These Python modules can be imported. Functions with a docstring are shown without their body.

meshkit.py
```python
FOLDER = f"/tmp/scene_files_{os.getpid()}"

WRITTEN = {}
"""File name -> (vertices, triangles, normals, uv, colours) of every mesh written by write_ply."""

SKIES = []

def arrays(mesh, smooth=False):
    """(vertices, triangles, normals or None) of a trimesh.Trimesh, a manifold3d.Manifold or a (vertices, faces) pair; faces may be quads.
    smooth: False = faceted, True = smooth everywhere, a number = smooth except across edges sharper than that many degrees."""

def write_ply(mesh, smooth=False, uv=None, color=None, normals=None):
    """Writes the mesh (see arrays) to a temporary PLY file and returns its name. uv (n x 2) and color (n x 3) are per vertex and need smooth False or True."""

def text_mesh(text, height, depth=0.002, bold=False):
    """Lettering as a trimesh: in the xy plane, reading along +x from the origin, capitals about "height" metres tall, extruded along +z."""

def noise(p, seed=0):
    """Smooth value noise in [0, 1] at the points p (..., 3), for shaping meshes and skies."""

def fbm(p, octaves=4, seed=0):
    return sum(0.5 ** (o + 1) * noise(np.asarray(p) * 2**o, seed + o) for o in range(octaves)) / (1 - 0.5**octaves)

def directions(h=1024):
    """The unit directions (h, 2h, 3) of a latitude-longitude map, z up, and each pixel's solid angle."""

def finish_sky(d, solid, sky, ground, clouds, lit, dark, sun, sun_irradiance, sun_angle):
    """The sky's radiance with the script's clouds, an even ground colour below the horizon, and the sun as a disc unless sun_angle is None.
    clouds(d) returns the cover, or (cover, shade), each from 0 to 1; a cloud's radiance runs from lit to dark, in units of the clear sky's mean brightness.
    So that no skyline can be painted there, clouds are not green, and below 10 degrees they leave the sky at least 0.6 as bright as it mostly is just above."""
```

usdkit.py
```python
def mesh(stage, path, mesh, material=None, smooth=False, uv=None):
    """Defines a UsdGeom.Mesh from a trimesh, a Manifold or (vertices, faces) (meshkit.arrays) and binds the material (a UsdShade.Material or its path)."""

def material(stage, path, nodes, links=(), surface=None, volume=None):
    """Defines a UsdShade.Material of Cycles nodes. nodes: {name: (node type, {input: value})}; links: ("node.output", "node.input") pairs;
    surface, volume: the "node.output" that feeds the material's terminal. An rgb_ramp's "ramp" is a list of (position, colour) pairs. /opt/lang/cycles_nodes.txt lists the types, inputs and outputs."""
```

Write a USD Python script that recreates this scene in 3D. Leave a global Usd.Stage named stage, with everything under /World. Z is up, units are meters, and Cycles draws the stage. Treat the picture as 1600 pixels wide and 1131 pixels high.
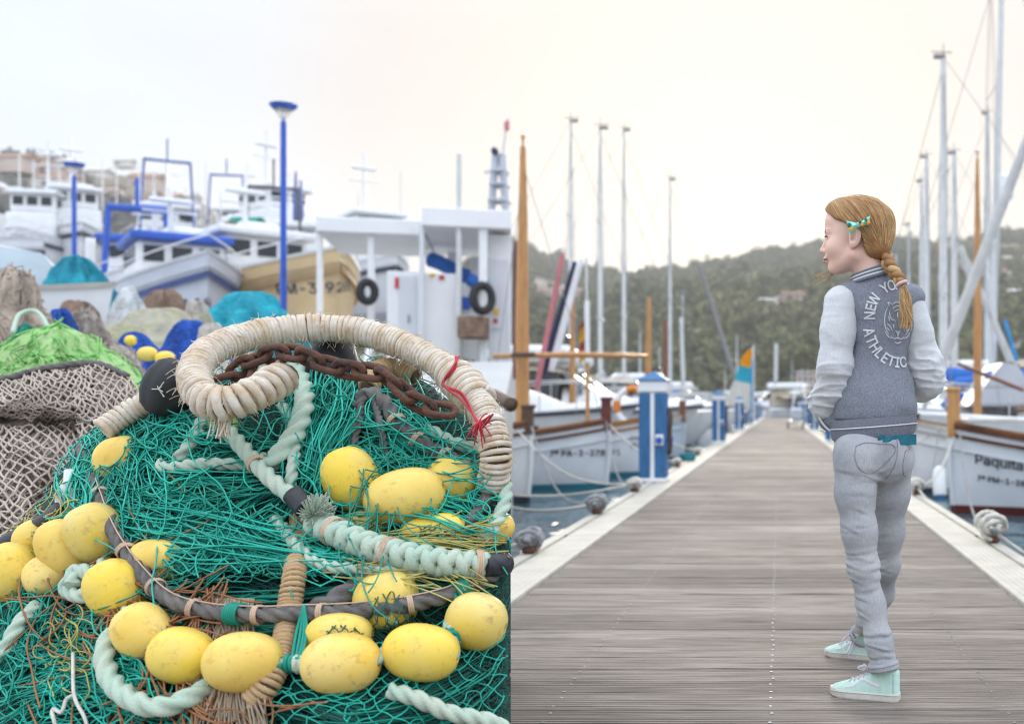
import math, random
import numpy as np, trimesh, usdkit, meshkit
from pxr import Usd, UsdGeom, UsdLux, UsdShade, Gf, Sdf

stage = Usd.Stage.CreateInMemory()
UsdGeom.SetStageUpAxis(stage, 'Z')
UsdGeom.Xform.Define(stage, '/World')
UsdGeom.Scope.Define(stage, '/World/Looks')
R = np.random.default_rng(11)
random.seed(5)

# ---------------------------------------------------------------- camera
F, CX, CY, H = 1667.0, 1217.0, 636.0, 0.80        # focal length and principal point (1600 px wide picture), eye height above the pier
cam = UsdGeom.Camera.Define(stage, '/World/camera')
cam.AddTranslateOp().Set(Gf.Vec3d(0, 0, H)); cam.AddRotateXOp().Set(90.0)
cam.CreateFocalLengthAttr(F / 1600 * 36); cam.CreateHorizontalApertureAttr(36.0); cam.CreateVerticalApertureAttr(36.0 * 1131 / 1600)
cam.CreateHorizontalApertureOffsetAttr((800 - CX) / 1600 * 36); cam.CreateVerticalApertureOffsetAttr((CY - 565.5) / 1600 * 36)
cam.CreateFStopAttr(3.1); cam.CreateFocusDistanceAttr(2.62); cam.CreateClippingRangeAttr(Gf.Vec2f(0.05, 20000))
cam.CreateExposureAttr(0.40)

# ---------------------------------------------------------------- sky and sun
SUN_AZ, SUN_EL = math.radians(-2.5), math.radians(12)          # behind the wooded hill, a little left of the pier
S = np.array([math.sin(SUN_AZ) * math.cos(SUN_EL), math.cos(SUN_AZ) * math.cos(SUN_EL), math.sin(SUN_EL)])
sky = usdkit.material(stage, '/World/Looks/sky_overcast', {
    'sky': ('sky_texture', {'sky_type': 'single_scattering', 'sun_disc': False, 'sun_elevation': SUN_EL, 'sun_rotation': SUN_AZ, 'aerosol_density': 1.5}),
    'tc': ('texture_coordinate', {}),
    'mp': ('mapping', {'scale': (1.0, 1.0, 3.2)}),
    'ns': ('noise_texture', {'scale': 2.1, 'detail': 4.0, 'roughness': 0.5}),
    'cover': ('map_range', {'from_min': 0.30, 'from_max': 0.66, 'to_min': 0.93, 'to_max': 1.0, 'clamp': True}),
    'tone': ('map_range', {'from_min': 0.36, 'from_max': 0.64, 'to_min': 0.94, 'to_max': 1.05, 'clamp': True}),
    'dot': ('vector_math', {'math_type': 'dot_product', 'vector2': tuple(S)}),
    'glow': ('rgb_ramp', {'ramp': [(0.0, (6.7, 7.3, 8.2)), (0.86, (6.75, 7.3, 8.1)), (0.915, (6.95, 7.15, 7.5)), (0.95, (7.1, 6.55, 6.1)), (0.98, (7.35, 6.65, 5.9)), (1.0, (8.8, 7.8, 6.3))]}),
    'gt': ('mix', {'mix_type': 'multiply', 'fac': 1.0}),
    'mix': ('mix', {'mix_type': 'mix'}),
    'sep': ('separate_xyz', {}), 'zen': ('map_range', {'range_type': 'smoothstep', 'from_min': 0.25, 'from_max': 1.0, 'to_min': 1.0, 'to_max': 1.85, 'clamp': True}), 'mz': ('mix', {'mix_type': 'multiply', 'fac': 1.0}),   # an overcast sky is brightest overhead
    'bg': ('background_shader', {'strength': 0.10}),
}, [('tc.generated', 'mp.vector'), ('mp.vector', 'ns.vector'), ('ns.fac', 'cover.value'), ('ns.fac', 'tone.value'), ('tc.generated', 'dot.vector1'),
    ('dot.value', 'glow.fac'), ('glow.color', 'gt.color1'), ('tone.result', 'gt.color2'), ('cover.result', 'mix.fac'), ('sky.color', 'mix.color1'),
    ('gt.color', 'mix.color2'), ('tc.generated', 'sep.vector'), ('sep.z', 'zen.value'), ('mix.color', 'mz.color1'), ('zen.result', 'mz.color2'), ('mz.color', 'bg.color')], surface='bg.background')
dome = UsdLux.DomeLight.Define(stage, '/World/sky')
UsdShade.MaterialBindingAPI.Apply(dome.GetPrim()).Bind(sky)
dome.GetPrim().SetCustomDataByKey('kind', 'structure')
sun = UsdLux.DistantLight.Define(stage, '/World/sun')
sun.CreateNormalizeAttr(True); sun.CreateIntensityAttr(0.55); sun.CreateAngleAttr(14.0); sun.CreateColorAttr(Gf.Vec3f(1.0, 0.90, 0.74))
sun.AddRotateXYZOp().Set(Gf.Vec3f(90 - math.degrees(SUN_EL), 0, 180 - math.degrees(SUN_AZ)))

# ---------------------------------------------------------------- helpers
def at(px, py, Y):
    return np.array([(px - CX) / F * Y, Y, H + (CY - py) / F * Y])

def join(ms):
    vs, fs, n = [], [], 0
    for m in ms:
        v, f = (m.vertices, m.faces) if hasattr(m, 'vertices') else m
        v = np.asarray(v, float); f = np.asarray(f, int)
        if f.shape[1] == 4: f = np.vstack([f[:, [0, 1, 2]], f[:, [0, 2, 3]]])
        vs.append(v); fs.append(f + n); n += len(v)
    return np.vstack(vs), np.vstack(fs)

def moved(m, t=(0, 0, 0), rz=0.0, s=(1, 1, 1), rx=0.0, ry=0.0):
    v, f = (m.vertices, m.faces) if hasattr(m, 'vertices') else m
    v = np.asarray(v, float) * s
    for a, (i, j) in ((rx, (1, 2)), (ry, (2, 0)), (rz, (0, 1))):
        if a:
            c, q = math.cos(a), math.sin(a); x, y = v[:, i].copy(), v[:, j].copy()
            v[:, i] = c * x - q * y; v[:, j] = q * x + c * y
    return v + np.asarray(t, float), f

def box(c, s, b=0.0, rz=0.0):
    """a box with chamfered edges (b metres) centred at c"""
    h = np.asarray(s, float) / 2
    if b <= 0:
        m = trimesh.creation.box(s)
    else:
        b = min(b, 0.45 * min(h) * 2)
        p = []
        for sx in (-1, 1):
            for sy in (-1, 1):
                for sz in (-1, 1):
                    for k in range(3):
                        q = h - b; q[k] = h[k]
                        p.append(q * (sx, sy, sz))
        m = trimesh.convex.convex_hull(np.array(p))
    return moved(m, c, rz)

def frames(P, closed=False):
    P = np.asarray(P, float)
    T = np.roll(P, -1, 0) - np.roll(P, 1, 0) if closed else np.gradient(P, axis=0)
    T /= np.maximum(np.linalg.norm(T, axis=1, keepdims=True), 1e-12)
    N = np.zeros_like(T); a = np.array([0, 0, 1.0]) if abs(T[0, 2]) < 0.9 else np.array([1.0, 0, 0])
    n = a - T[0] * (a @ T[0]); N[0] = n / np.linalg.norm(n)
    for i in range(1, len(T)):
        n = N[i - 1] - T[i] * (N[i - 1] @ T[i]); N[i] = n / max(np.linalg.norm(n), 1e-12)
    return T, N, np.cross(T, N)

def tube(P, r, sides=6, closed=False, lobes=0, depth=0.0, twist=0.0, caps=True, flat=1.0):
    """tube along P; lobes/depth/twist give a laid rope; twist in radians per metre"""
    P = np.asarray(P, float); n = len(P); T, N, B = frames(P, closed)
    r = np.broadcast_to(np.asarray(r, float), (n,))
    s = np.concatenate([[0], np.cumsum(np.linalg.norm(np.diff(P, axis=0), axis=1))])
    a = np.arange(sides) / sides * 2 * np.pi
    ang = np.broadcast_to(a, (n, sides))
    rad = np.ones((n, sides))
    if lobes:
        rad = 1 - depth * (1 - np.abs(np.cos(lobes * 0.5 * (ang - twist * s[:, None])))) ** 1.0
    V = P[:, None] + (np.cos(ang) * rad * r[:, None])[..., None] * N[:, None] + (flat * np.sin(ang) * rad * r[:, None])[..., None] * B[:, None]
    V = V.reshape(-1, 3)
    i = np.arange(n if closed else n - 1)[:, None]; j = np.arange(sides)[None]
    i2 = (i + 1) % n; j2 = (j + 1) % sides
    q = np.stack([np.broadcast_to(x, (len(i), sides)) for x in (i * sides + j, i * sides + j2, i2 * sides + j2, i2 * sides + j)], -1).reshape(-1, 4)
    f = np.vstack([q[:, [0, 1, 2]], q[:, [0, 2, 3]]])
    if caps and not closed:
        V = np.vstack([V, P[0], P[-1]]); c0, c1 = len(V) - 2, len(V) - 1; jj = np.arange(sides); k = (n - 1) * sides
        f = np.vstack([f, np.stack([np.full(sides, c0), (jj + 1) % sides, jj], 1), np.stack([np.full(sides, c1), k + jj, k + (jj + 1) % sides], 1)])
    return V, f

def spline(P, n, closed=False):
    """n points of a Catmull-Rom curve through P, evenly spaced by length"""
    P = np.asarray(P, float)
    Q = np.vstack([P[-1], P, P[0], P[1]]) if closed else np.vstack([2 * P[0] - P[1], P, 2 * P[-1] - P[-2]])
    k = len(P) if closed else len(P) - 1
    t = np.linspace(0, k, k * 24 + 1); i = np.minimum(t.astype(int), k - 1); u = (t - i)[:, None]
    p0, p1, p2, p3 = Q[i], Q[i + 1], Q[i + 2], Q[i + 3]
    C = 0.5 * (2 * p1 + (p2 - p0) * u + (2 * p0 - 5 * p1 + 4 * p2 - p3) * u ** 2 + (3 * p1 - p0 - 3 * p2 + p3) * u ** 3)
    s = np.concatenate([[0], np.cumsum(np.linalg.norm(np.diff(C, axis=0), axis=1))])
    w = np.linspace(0, s[-1], n, endpoint=not closed)
    return np.stack([np.interp(w, s, C[:, d]) for d in range(C.shape[1])], 1)

def lathe(prof, sides=20):
    """surface of revolution about z of (r, z) pairs"""
    prof = np.asarray(prof, float); a = np.arange(sides) / sides * 2 * np.pi; n = len(prof)
    V = np.stack([prof[:, :1] * np.cos(a), prof[:, :1] * np.sin(a), np.repeat(prof[:, 1:], sides, 1)], -1).reshape(-1, 3)
    i = np.arange(n - 1)[:, None]; j = np.arange(sides)[None]; j2 = (j + 1) % sides
    q = np.stack([np.broadcast_to(x, (n - 1, sides)) for x in (i * sides + j, i * sides + j2, (i + 1) * sides + j2, (i + 1) * sides + j)], -1).reshape(-1, 4)
    return V, np.vstack([q[:, [0, 1, 2]], q[:, [0, 2, 3]]])

def grid(V):
    """triangles of an (n, m, 3) sheet of points"""
    n, m = V.shape[:2]; i = np.arange(n - 1)[:, None]; j = np.arange(m - 1)[None]
    q = np.stack([np.broadcast_to(x, (n - 1, m - 1)) for x in (i * m + j, i * m + j + 1, (i + 1) * m + j + 1, (i + 1) * m + j)], -1).reshape(-1, 4)
    return V.reshape(-1, 3), np.vstack([q[:, [0, 1, 2]], q[:, [0, 2, 3]]])

def prism(poly, z0, z1):
    """an upright prism over a simple polygon of (x, y)"""
    from shapely.geometry import Polygon
    m = trimesh.creation.extrude_polygon(Polygon(poly), z1 - z0, engine='earcut')
    return moved(m, (0, 0, z0))

def surface_nets(f, lo, hi, h):
    """mesh of f = 0; f takes points (n, 3)"""
    lo = np.asarray(lo, float); n = np.ceil((np.asarray(hi) - lo) / h).astype(int) + 1
    ax = [lo[k] + h * np.arange(n[k]) for k in range(3)]
    D = np.full(n, 9.0, np.float32); st = 6                    # blocks of 6 cells; only those near the surface are sampled finely
    nb = -(-n // st); ctr = [lo[k] + h * (np.arange(nb[k]) * st + (st - 1) / 2) for k in range(3)]
    cd = f(np.stack(np.meshgrid(*ctr, indexing='ij'), -1).reshape(-1, 3)).reshape(nb)
    near = np.abs(cd) < h * st * 1.9
    D = np.repeat(np.repeat(np.repeat(np.where(cd < 0, -9.0, 9.0).astype(np.float32), st, 0), st, 1), st, 2)[:n[0], :n[1], :n[2]].copy()
    b = np.argwhere(near); o = np.stack(np.meshgrid(*[np.arange(st)] * 3, indexing='ij'), -1).reshape(1, -1, 3)
    for i in range(0, len(b), 1500):
        ix = (b[i:i + 1500, None] * st + o).reshape(-1, 3); ix = ix[(ix < n).all(1)]
        D[tuple(ix.T)] = f(lo + h * ix)
    neg = D < 0
    c = np.zeros(n - 1, int)
    for d in np.ndindex(2, 2, 2):
        c += neg[d[0]:n[0] - 1 + d[0], d[1]:n[1] - 1 + d[1], d[2]:n[2] - 1 + d[2]]
    act = (c > 0) & (c < 8); idx = np.full(n - 1, -1); idx[act] = np.arange(act.sum())
    cells = np.argwhere(act); acc = np.zeros((len(cells), 3)); cnt = np.zeros(len(cells))
    for a in np.ndindex(2, 2, 2):
        for k in range(3):
            if a[k] == 0:
                b = list(a); b[k] = 1
                p, q = cells + a, cells + b
                dp, dq = D[tuple(p.T)], D[tuple(q.T)]
                x = (dp < 0) != (dq < 0); t = np.where(x, dp / np.where(x, dp - dq, 1), 0)
                acc += np.where(x[:, None], np.asarray(a) + t[:, None] * (np.asarray(b) - a), 0); cnt += x
    V = lo + h * (cells + acc / np.maximum(cnt, 1)[:, None]); Fs = []
    for k in range(3):
        u, w = (k + 1) % 3, (k + 2) % 3
        sl0 = [slice(None)] * 3; sl1 = [slice(None)] * 3; sl0[k] = slice(0, n[k] - 1); sl1[k] = slice(1, n[k])
        e = np.argwhere(neg[tuple(sl0)] != neg[tuple(sl1)])
        e = e[(e[:, u] > 0) & (e[:, w] > 0) & (e[:, u] < n[u] - 1) & (e[:, w] < n[w] - 1)]
        if not len(e): continue
        q = []
        for du, dw in ((0, 0), (1, 0), (1, 1), (0, 1)):
            g = e.copy(); g[:, u] -= du; g[:, w] -= dw; q.append(idx[tuple(g.T)])
        q = np.stack(q, 1); flip = ~neg[tuple(e.T)]; q[flip] = q[flip][:, ::-1]; Fs.append(q)
    Q = np.vstack(Fs); Q = Q[(Q >= 0).all(1)]
    return V, np.vstack([Q[:, [0, 1, 2]], Q[:, [0, 2, 3]]])

def smin(a, b, k):
    h = np.clip(0.5 + 0.5 * (b - a) / k, 0, 1)
    return b + (a - b) * h - k * h * (1 - h)

def smax(a, b, k): return -smin(-a, -b, k)

def capsule(p, a, b, ra, rb):
    a, b = np.asarray(a, float), np.asarray(b, float); d = b - a
    t = np.clip(((p - a) @ d) / (d @ d), 0, 1)
    return np.linalg.norm(p - a - t[:, None] * d, axis=1) - (ra + (rb - ra) * t)

def ellipsoid(p, c, r, axes=None):
    q = p - np.asarray(c, float)
    if axes is not None: q = q @ np.asarray(axes, float).T
    r = np.asarray(r, float); k0 = np.linalg.norm(q / r, axis=1); k1 = np.linalg.norm(q / r ** 2, axis=1)
    return k0 * (k0 - 1) / np.maximum(k1, 1e-9)

# ---------------------------------------------------------------- scene tree
TAKEN = {}
def numbered(parent, name):
    k = TAKEN.get((parent, name), -1) + 1; TAKEN[(parent, name)] = k
    return f'{parent}/{name}' + (f'_{k:03d}' if k else '')

def tag(path, label=None, cat=None, group=None, kind=None):
    p = stage.GetPrimAtPath(path)
    for key, val in (('label', label), ('category', cat), ('group', group), ('kind', kind)):
        if val: p.SetCustomDataByKey(key, val)
    return path

def thing(name, label, cat, loc=(0, 0, 0), rz=0.0, group=None, kind=None):
    path = numbered('/World', name); x = UsdGeom.Xform.Define(stage, path)
    x.AddTranslateOp().Set(Gf.Vec3d(*map(float, loc)))
    if rz: x.AddRotateZOp().Set(math.degrees(rz))
    return tag(path, label, cat, group, kind)

def part(parent, name, m, mat, smooth=False, label=None, kind=None):
    path = numbered(parent, name)
    usdkit.mesh(stage, path, m if not isinstance(m, list) else join(m), MAT[mat], smooth)
    if label or kind: tag(path, label, None, None, kind)
    return path

def solo(name, m, mat, label, cat, smooth=False, group=None, kind=None):
    return tag(part('/World', name, m, mat, smooth), label, cat, group, kind)

def copy(src, loc, rz=0.0, label=None, group=None, s=1.0):
    p = stage.GetPrimAtPath(src); name = src.rsplit('/', 1)[1]
    base = name[:-4] if name[-4:-3] == '_' and name[-3:].isdigit() else name
    path = numbered('/World', base); x = UsdGeom.Xform.Define(stage, path)
    x.AddTranslateOp().Set(Gf.Vec3d(*map(float, loc))); x.AddRotateZOp().Set(math.degrees(rz))
    if s != 1.0: x.AddScaleOp().Set(Gf.Vec3f(s, s, s))
    x.GetPrim().GetReferences().AddInternalReference(Sdf.Path(src)); x.GetPrim().SetInstanceable(True)
    d = p.GetCustomData()
    return tag(path, label or d.get('label'), d.get('category'), group or d.get('group'))

# ---------------------------------------------------------------- materials
MAT = {}
def mat(name, col, rough=0.6, var=0.15, scale=8.0, bump=0.0, bscale=60.0, col2=None, metal=0.0, spec=0.5, island=0.0, coat=0.0, stretch=(1, 1, 1), detail=4.0, trans=0.0, sheen=0.0, sss=0.0, bdist=0.01):
    """a plain surface: base colour varied by noise (and per island of the mesh), with fine relief"""
    c = np.array(col, float); d = np.array(col2, float) if col2 is not None else np.clip(c * (1 - var), 0, 1); e = np.clip(c * (1 + var), 0, 1) if col2 is None else c
    n = {'tc': ('texture_coordinate', {}), 'mp': ('mapping', {'scale': stretch}), 'ns': ('noise_texture', {'scale': scale, 'detail': detail, 'roughness': 0.6}),
         'rp': ('rgb_ramp', {'ramp': [(0.0, tuple(d)), (0.32, tuple(d)), (0.68, tuple(e)), (1.0, tuple(e))]}),
         'p': ('principled_bsdf', {'roughness': rough, 'metallic': metal, 'specular_ior_level': spec, 'coat_weight': coat, 'sheen_weight': sheen, 'subsurface_weight': sss})}
    l = [('tc.object', 'mp.vector'), ('mp.vector', 'ns.vector'), ('ns.fac', 'rp.fac')]
    out = 'rp.color'
    if island:
        n |= {'g': ('geometry', {}), 'ir': ('map_range', {'to_min': 1 - island, 'to_max': 1 + island}), 'im': ('mix', {'mix_type': 'multiply', 'fac': 1.0})}
        l += [('g.random_per_island', 'ir.value'), (out, 'im.color1'), ('ir.result', 'im.color2')]; out = 'im.color'
    l.append((out, 'p.base_color'))
    if bump:
        n |= {'bn': ('noise_texture', {'scale': bscale, 'detail': 3.0}), 'b': ('bump', {'strength': bump, 'distance': bdist})}
        l += [('mp.vector', 'bn.vector'), ('bn.fac', 'b.height'), ('b.normal', 'p.normal')]
    surf = 'p.BSDF'
    if trans:
        n |= {'tr': ('translucent_bsdf', {}), 'mc': ('mix_closure', {'fac': trans})}
        l += [(out, 'tr.color'), ('p.BSDF', 'mc.closure1'), ('tr.BSDF', 'mc.closure2')]; surf = 'mc.closure'
    MAT[name] = usdkit.material(stage, '/World/Looks/' + name, n, l, surface=surf)

def glass(name, tint=(0.55, 0.65, 0.7), dark=0.35):
    MAT[name] = usdkit.material(stage, '/World/Looks/' + name, {
        't': ('transparent_bsdf', {'color': tuple(np.array(tint) * dark)}), 'g': ('glossy_bsdf', {'roughness': 0.03, 'color': (0.9, 0.95, 1.0)}),
        'fr': ('fresnel', {'IOR': 1.7}), 'm': ('mix_closure', {})}, [('fr.fac', 'm.fac'), ('t.BSDF', 'm.closure1'), ('g.BSDF', 'm.closure2')], surface='m.closure')

mat('white_paint', (0.74, 0.75, 0.77), 0.35, 0.06, 3.0)
mat('white_gloss', (0.78, 0.79, 0.80), 0.42, 0.05, 2.0, spec=0.3)
mat('offwhite', (0.62, 0.60, 0.56), 0.5, 0.10, 5.0)
mat('blue_paint', (0.02, 0.09, 0.45), 0.4, 0.12, 3.0)
mat('cabinet_blue', (0.022, 0.115, 0.27), 0.45, 0.22, 9.0, bump=0.15, bscale=40, stretch=(3, 3, 0.6))
mat('cyan_blue', (0.02, 0.25, 0.55), 0.6, 0.2, 4.0)
mat('navy', (0.012, 0.018, 0.06), 0.55, 0.2, 6.0)
mat('black_rubber', (0.012, 0.012, 0.014), 0.6, 0.3, 12.0)
mat('dark_glass', (0.016, 0.02, 0.026), 0.08, 0.2, 3.0)
mat('smoked', (0.05, 0.055, 0.06), 0.12, 0.2, 3.0)
mat('aluminium', (0.62, 0.63, 0.64), 0.32, 0.06, 6.0, metal=0.9)
mat('mast_grey', (0.60, 0.61, 0.61), 0.4, 0.08, 4.0, metal=0.2)
mat('wire', (0.22, 0.22, 0.22), 0.4, 0.1, 4.0, metal=0.6)
mat('varnished_wood', (0.50, 0.26, 0.085), 0.28, 0.0, 6.0, col2=(0.36, 0.15, 0.035), coat=0.4, stretch=(4, 4, 0.5))
mat('brown_wood', (0.17, 0.065, 0.035), 0.4, 0.25, 8.0, coat=0.2)
mat('dark_brown', (0.09, 0.05, 0.032), 0.6, 0.25, 8.0)
mat('red_brown', (0.11, 0.02, 0.018), 0.6, 0.25, 5.0)
mat('teal_bottom', (0.02, 0.16, 0.26), 0.6, 0.25, 5.0)
mat('red_paint', (0.50, 0.03, 0.03), 0.45, 0.15, 5.0)
mat('orange_paint', (0.65, 0.20, 0.02), 0.5, 0.12, 5.0)
mat('yellow_paint', (0.72, 0.46, 0.03), 0.5, 0.12, 5.0)
mat('pink_sock', (0.50, 0.16, 0.18), 0.7, 0.12, 5.0)
mat('sailcloth', (0.72, 0.72, 0.71), 0.75, 0.08, 5.0, bump=0.3, bscale=12, trans=0.2)
mat('tan_hull', (0.52, 0.38, 0.20), 0.5, 0.14, 1.2)
mat('grey_hull', (0.47, 0.50, 0.56), 0.42, 0.08, 1.0)
mat('stripe_blue', (0.10, 0.14, 0.34), 0.45, 0.1, 3.0)
mat('lettering', (0.025, 0.03, 0.045), 0.5, 0.15, 20.0)
mat('beige_canvas', (0.44, 0.38, 0.29), 0.85, 0.12, 5.0, bump=0.3, bscale=10)
mat('blue_canvas', (0.025, 0.14, 0.50), 0.8, 0.2, 3.0, bump=0.4, bscale=10)
mat('teal_canvas', (0.015, 0.20, 0.25), 0.8, 0.2, 3.0)
mat('rope_white', (0.56, 0.53, 0.47), 0.85, 0.15, 40.0, bump=0.3, bscale=200)
mat('rope_grey', (0.25, 0.25, 0.26), 0.9, 0.3, 30.0, bump=0.4, bscale=160)
mat('rust', (0.14, 0.055, 0.03), 0.85, 0.0, 25.0, col2=(0.05, 0.025, 0.018), bump=0.6, bscale=120)
mat('galvanised', (0.30, 0.31, 0.33), 0.5, 0.15, 20.0, metal=0.5)
mat('concrete', (0.42, 0.42, 0.42), 0.9, 0.10, 1.2, bump=0.2, bscale=30)
# ---------------------------------------------------------------- water, quay, pier
MAT['sea'] = usdkit.material(stage, '/World/Looks/sea', {
    'g': ('geometry', {}), 'mp': ('mapping', {'scale': (1.0, 0.55, 1.0)}), 'n1': ('noise_texture', {'scale': 2.2, 'detail': 4.0, 'distortion': 0.4}), 'n2': ('noise_texture', {'scale': 9.0, 'detail': 2.0}),
    'ad': ('math', {'math_type': 'multiply_add', 'value2': 0.25}), 'b': ('bump', {'strength': 0.55, 'distance': 0.10}),
    'p': ('principled_bsdf', {'base_color': (0.030, 0.060, 0.072), 'roughness': 0.07, 'ior': 1.33})},
    [('g.position', 'mp.vector'), ('mp.vector', 'n1.vector'), ('mp.vector', 'n2.vector'), ('n2.fac', 'ad.value1'), ('n1.fac', 'ad.value3'), ('ad.value', 'b.height'), ('b.normal', 'p.normal')], surface='p.BSDF')
WZ = -0.45
tag(part('/World', 'water', (np.array([[-900, -60, WZ], [900, -60, WZ], [900, 1100, WZ], [-900, 1100, WZ]]), np.array([[0, 1, 2], [0, 2, 3]])), 'sea'), 'calm grey blue harbour water under the moored boats', 'water', kind='structure')
tag(part('/World', 'seabed', (np.array([[-900, -60, -4], [900, -60, -4], [900, 1100, -4], [-900, 1100, -4.0]]), np.array([[0, 1, 2], [0, 2, 3]])), 'concrete'), 'grey bed of the harbour below the water', 'seabed', kind='structure')

# the fishing quay: level at pier height in front, an apron that climbs to the boatyard, a basin cut into it for the small boats, the yard behind
def edge(Y): return -0.22 * Y - 0.37
front = [(-1.40, -3.0), (-1.40, 4.6), (edge(5.6), 5.6), (edge(12.6), 12.6), (-16.0, 12.6), (-16.0, -3.0)]
rows = []
for Y in np.concatenate([[-3, 0, 3, 4.6, 5.0], np.linspace(5.6, 12.6, 15)]):
    xr = -1.40 if Y <= 4.6 else edge(Y)
    z = 1.34 * np.clip((Y - 4.8) / 7.8, 0, 1) ** 1.15 - 0.006
    rows.append([(x, Y, z) for x in np.concatenate([np.linspace(-16, xr, 14)])])
V = np.array(rows); top = grid(V)
skirt = np.array([[V[i, -1], V[i, -1] * (1, 1, 0) + (0, 0, -3.9)] for i in range(len(V))]); skirt2 = np.array([[V[-1, j], V[-1, j] * (1, 1, 0) + (0, 0, -3.9)] for j in range(14)])
mat('quay_concrete', (0.50, 0.50, 0.50), 0.9, 0.08, 0.7, bump=0.25, bscale=25)
tag(part('/World', 'quay_apron', join([top, grid(skirt), grid(skirt2)]), 'quay_concrete'), 'pale grey concrete apron climbing from the pier to the boatyard', 'quay', kind='structure')
yard = prism([(-0.225 * 20.6 - 0.35, 20.6), (-0.25 * 62 - 0.4, 62), (-120, 62), (-120, -3), (-16.004, -3), (-16.004, 20.6)], -3.9, 1.334)
tag(part('/World', 'boatyard_ground', yard, 'quay_concrete'), 'level pale concrete of the boatyard behind the nets', 'ground', kind='structure')

# pier: every board a part, ribbed, with screws; white aluminium kerbs in lengths
XL, XR = -1.08, 0.985
def wood(name, c1, c2):
    MAT[name] = usdkit.material(stage, '/World/Looks/' + name, {
        'g': ('geometry', {}), 'mp': ('mapping', {'scale': (1.3, 16.0, 3.0)}), 'ns': ('noise_texture', {'scale': 3.0, 'detail': 7.0, 'roughness': 0.65}),
        'mp2': ('mapping', {'scale': (3.0, 160.0, 3.0)}), 'n2': ('noise_texture', {'scale': 1.0, 'detail': 3.0}),
        'n3': ('noise_texture', {'scale': 1.1, 'detail': 3.0}), 'r3': ('map_range', {'from_min': 0.35, 'from_max': 0.7, 'to_min': 0.74, 'to_max': 1.06}),
        'rp': ('rgb_ramp', {'ramp': [(0.25, c2), (0.5, tuple((np.array(c1) + c2) / 2)), (0.75, c1)]}), 'm2': ('mix', {'mix_type': 'multiply', 'fac': 1.0}),
        'm3': ('mix', {'mix_type': 'multiply', 'fac': 1.0}), 'r2': ('map_range', {'from_min': 0.3, 'from_max': 0.62, 'to_min': 0.42, 'to_max': 1.10, 'clamp': True}),
        'b': ('bump', {'strength': 0.5, 'distance': 0.004}), 'p': ('principled_bsdf', {'roughness': 0.8, 'specular_ior_level': 0.25})},
        [('g.position', 'mp.vector'), ('mp.vector', 'ns.vector'), ('ns.fac', 'rp.fac'), ('g.position', 'mp2.vector'), ('mp2.vector', 'n2.vector'), ('n2.fac', 'r2.value'), ('g.position', 'n3.vector'), ('n3.fac', 'r3.value'),
         ('rp.color', 'm2.color1'), ('r2.result', 'm2.color2'), ('m2.color', 'm3.color1'), ('r3.result', 'm3.color2'), ('m3.color', 'p.base_color'), ('n2.fac', 'b.height'), ('b.normal', 'p.normal')], surface='p.BSDF')
wood('board_a', (0.45, 0.385, 0.335), (0.235, 0.195, 0.165)); wood('board_b', (0.36, 0.31, 0.275), (0.18, 0.15, 0.13)); wood('board_c', (0.51, 0.445, 0.395), (0.28, 0.235, 0.20)); wood('board_d', (0.41, 0.345, 0.295), (0.205, 0.17, 0.142))
pier = thing('pier', 'long pier of grey weathered boards between white kerbs', 'pier', kind='structure')
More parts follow.
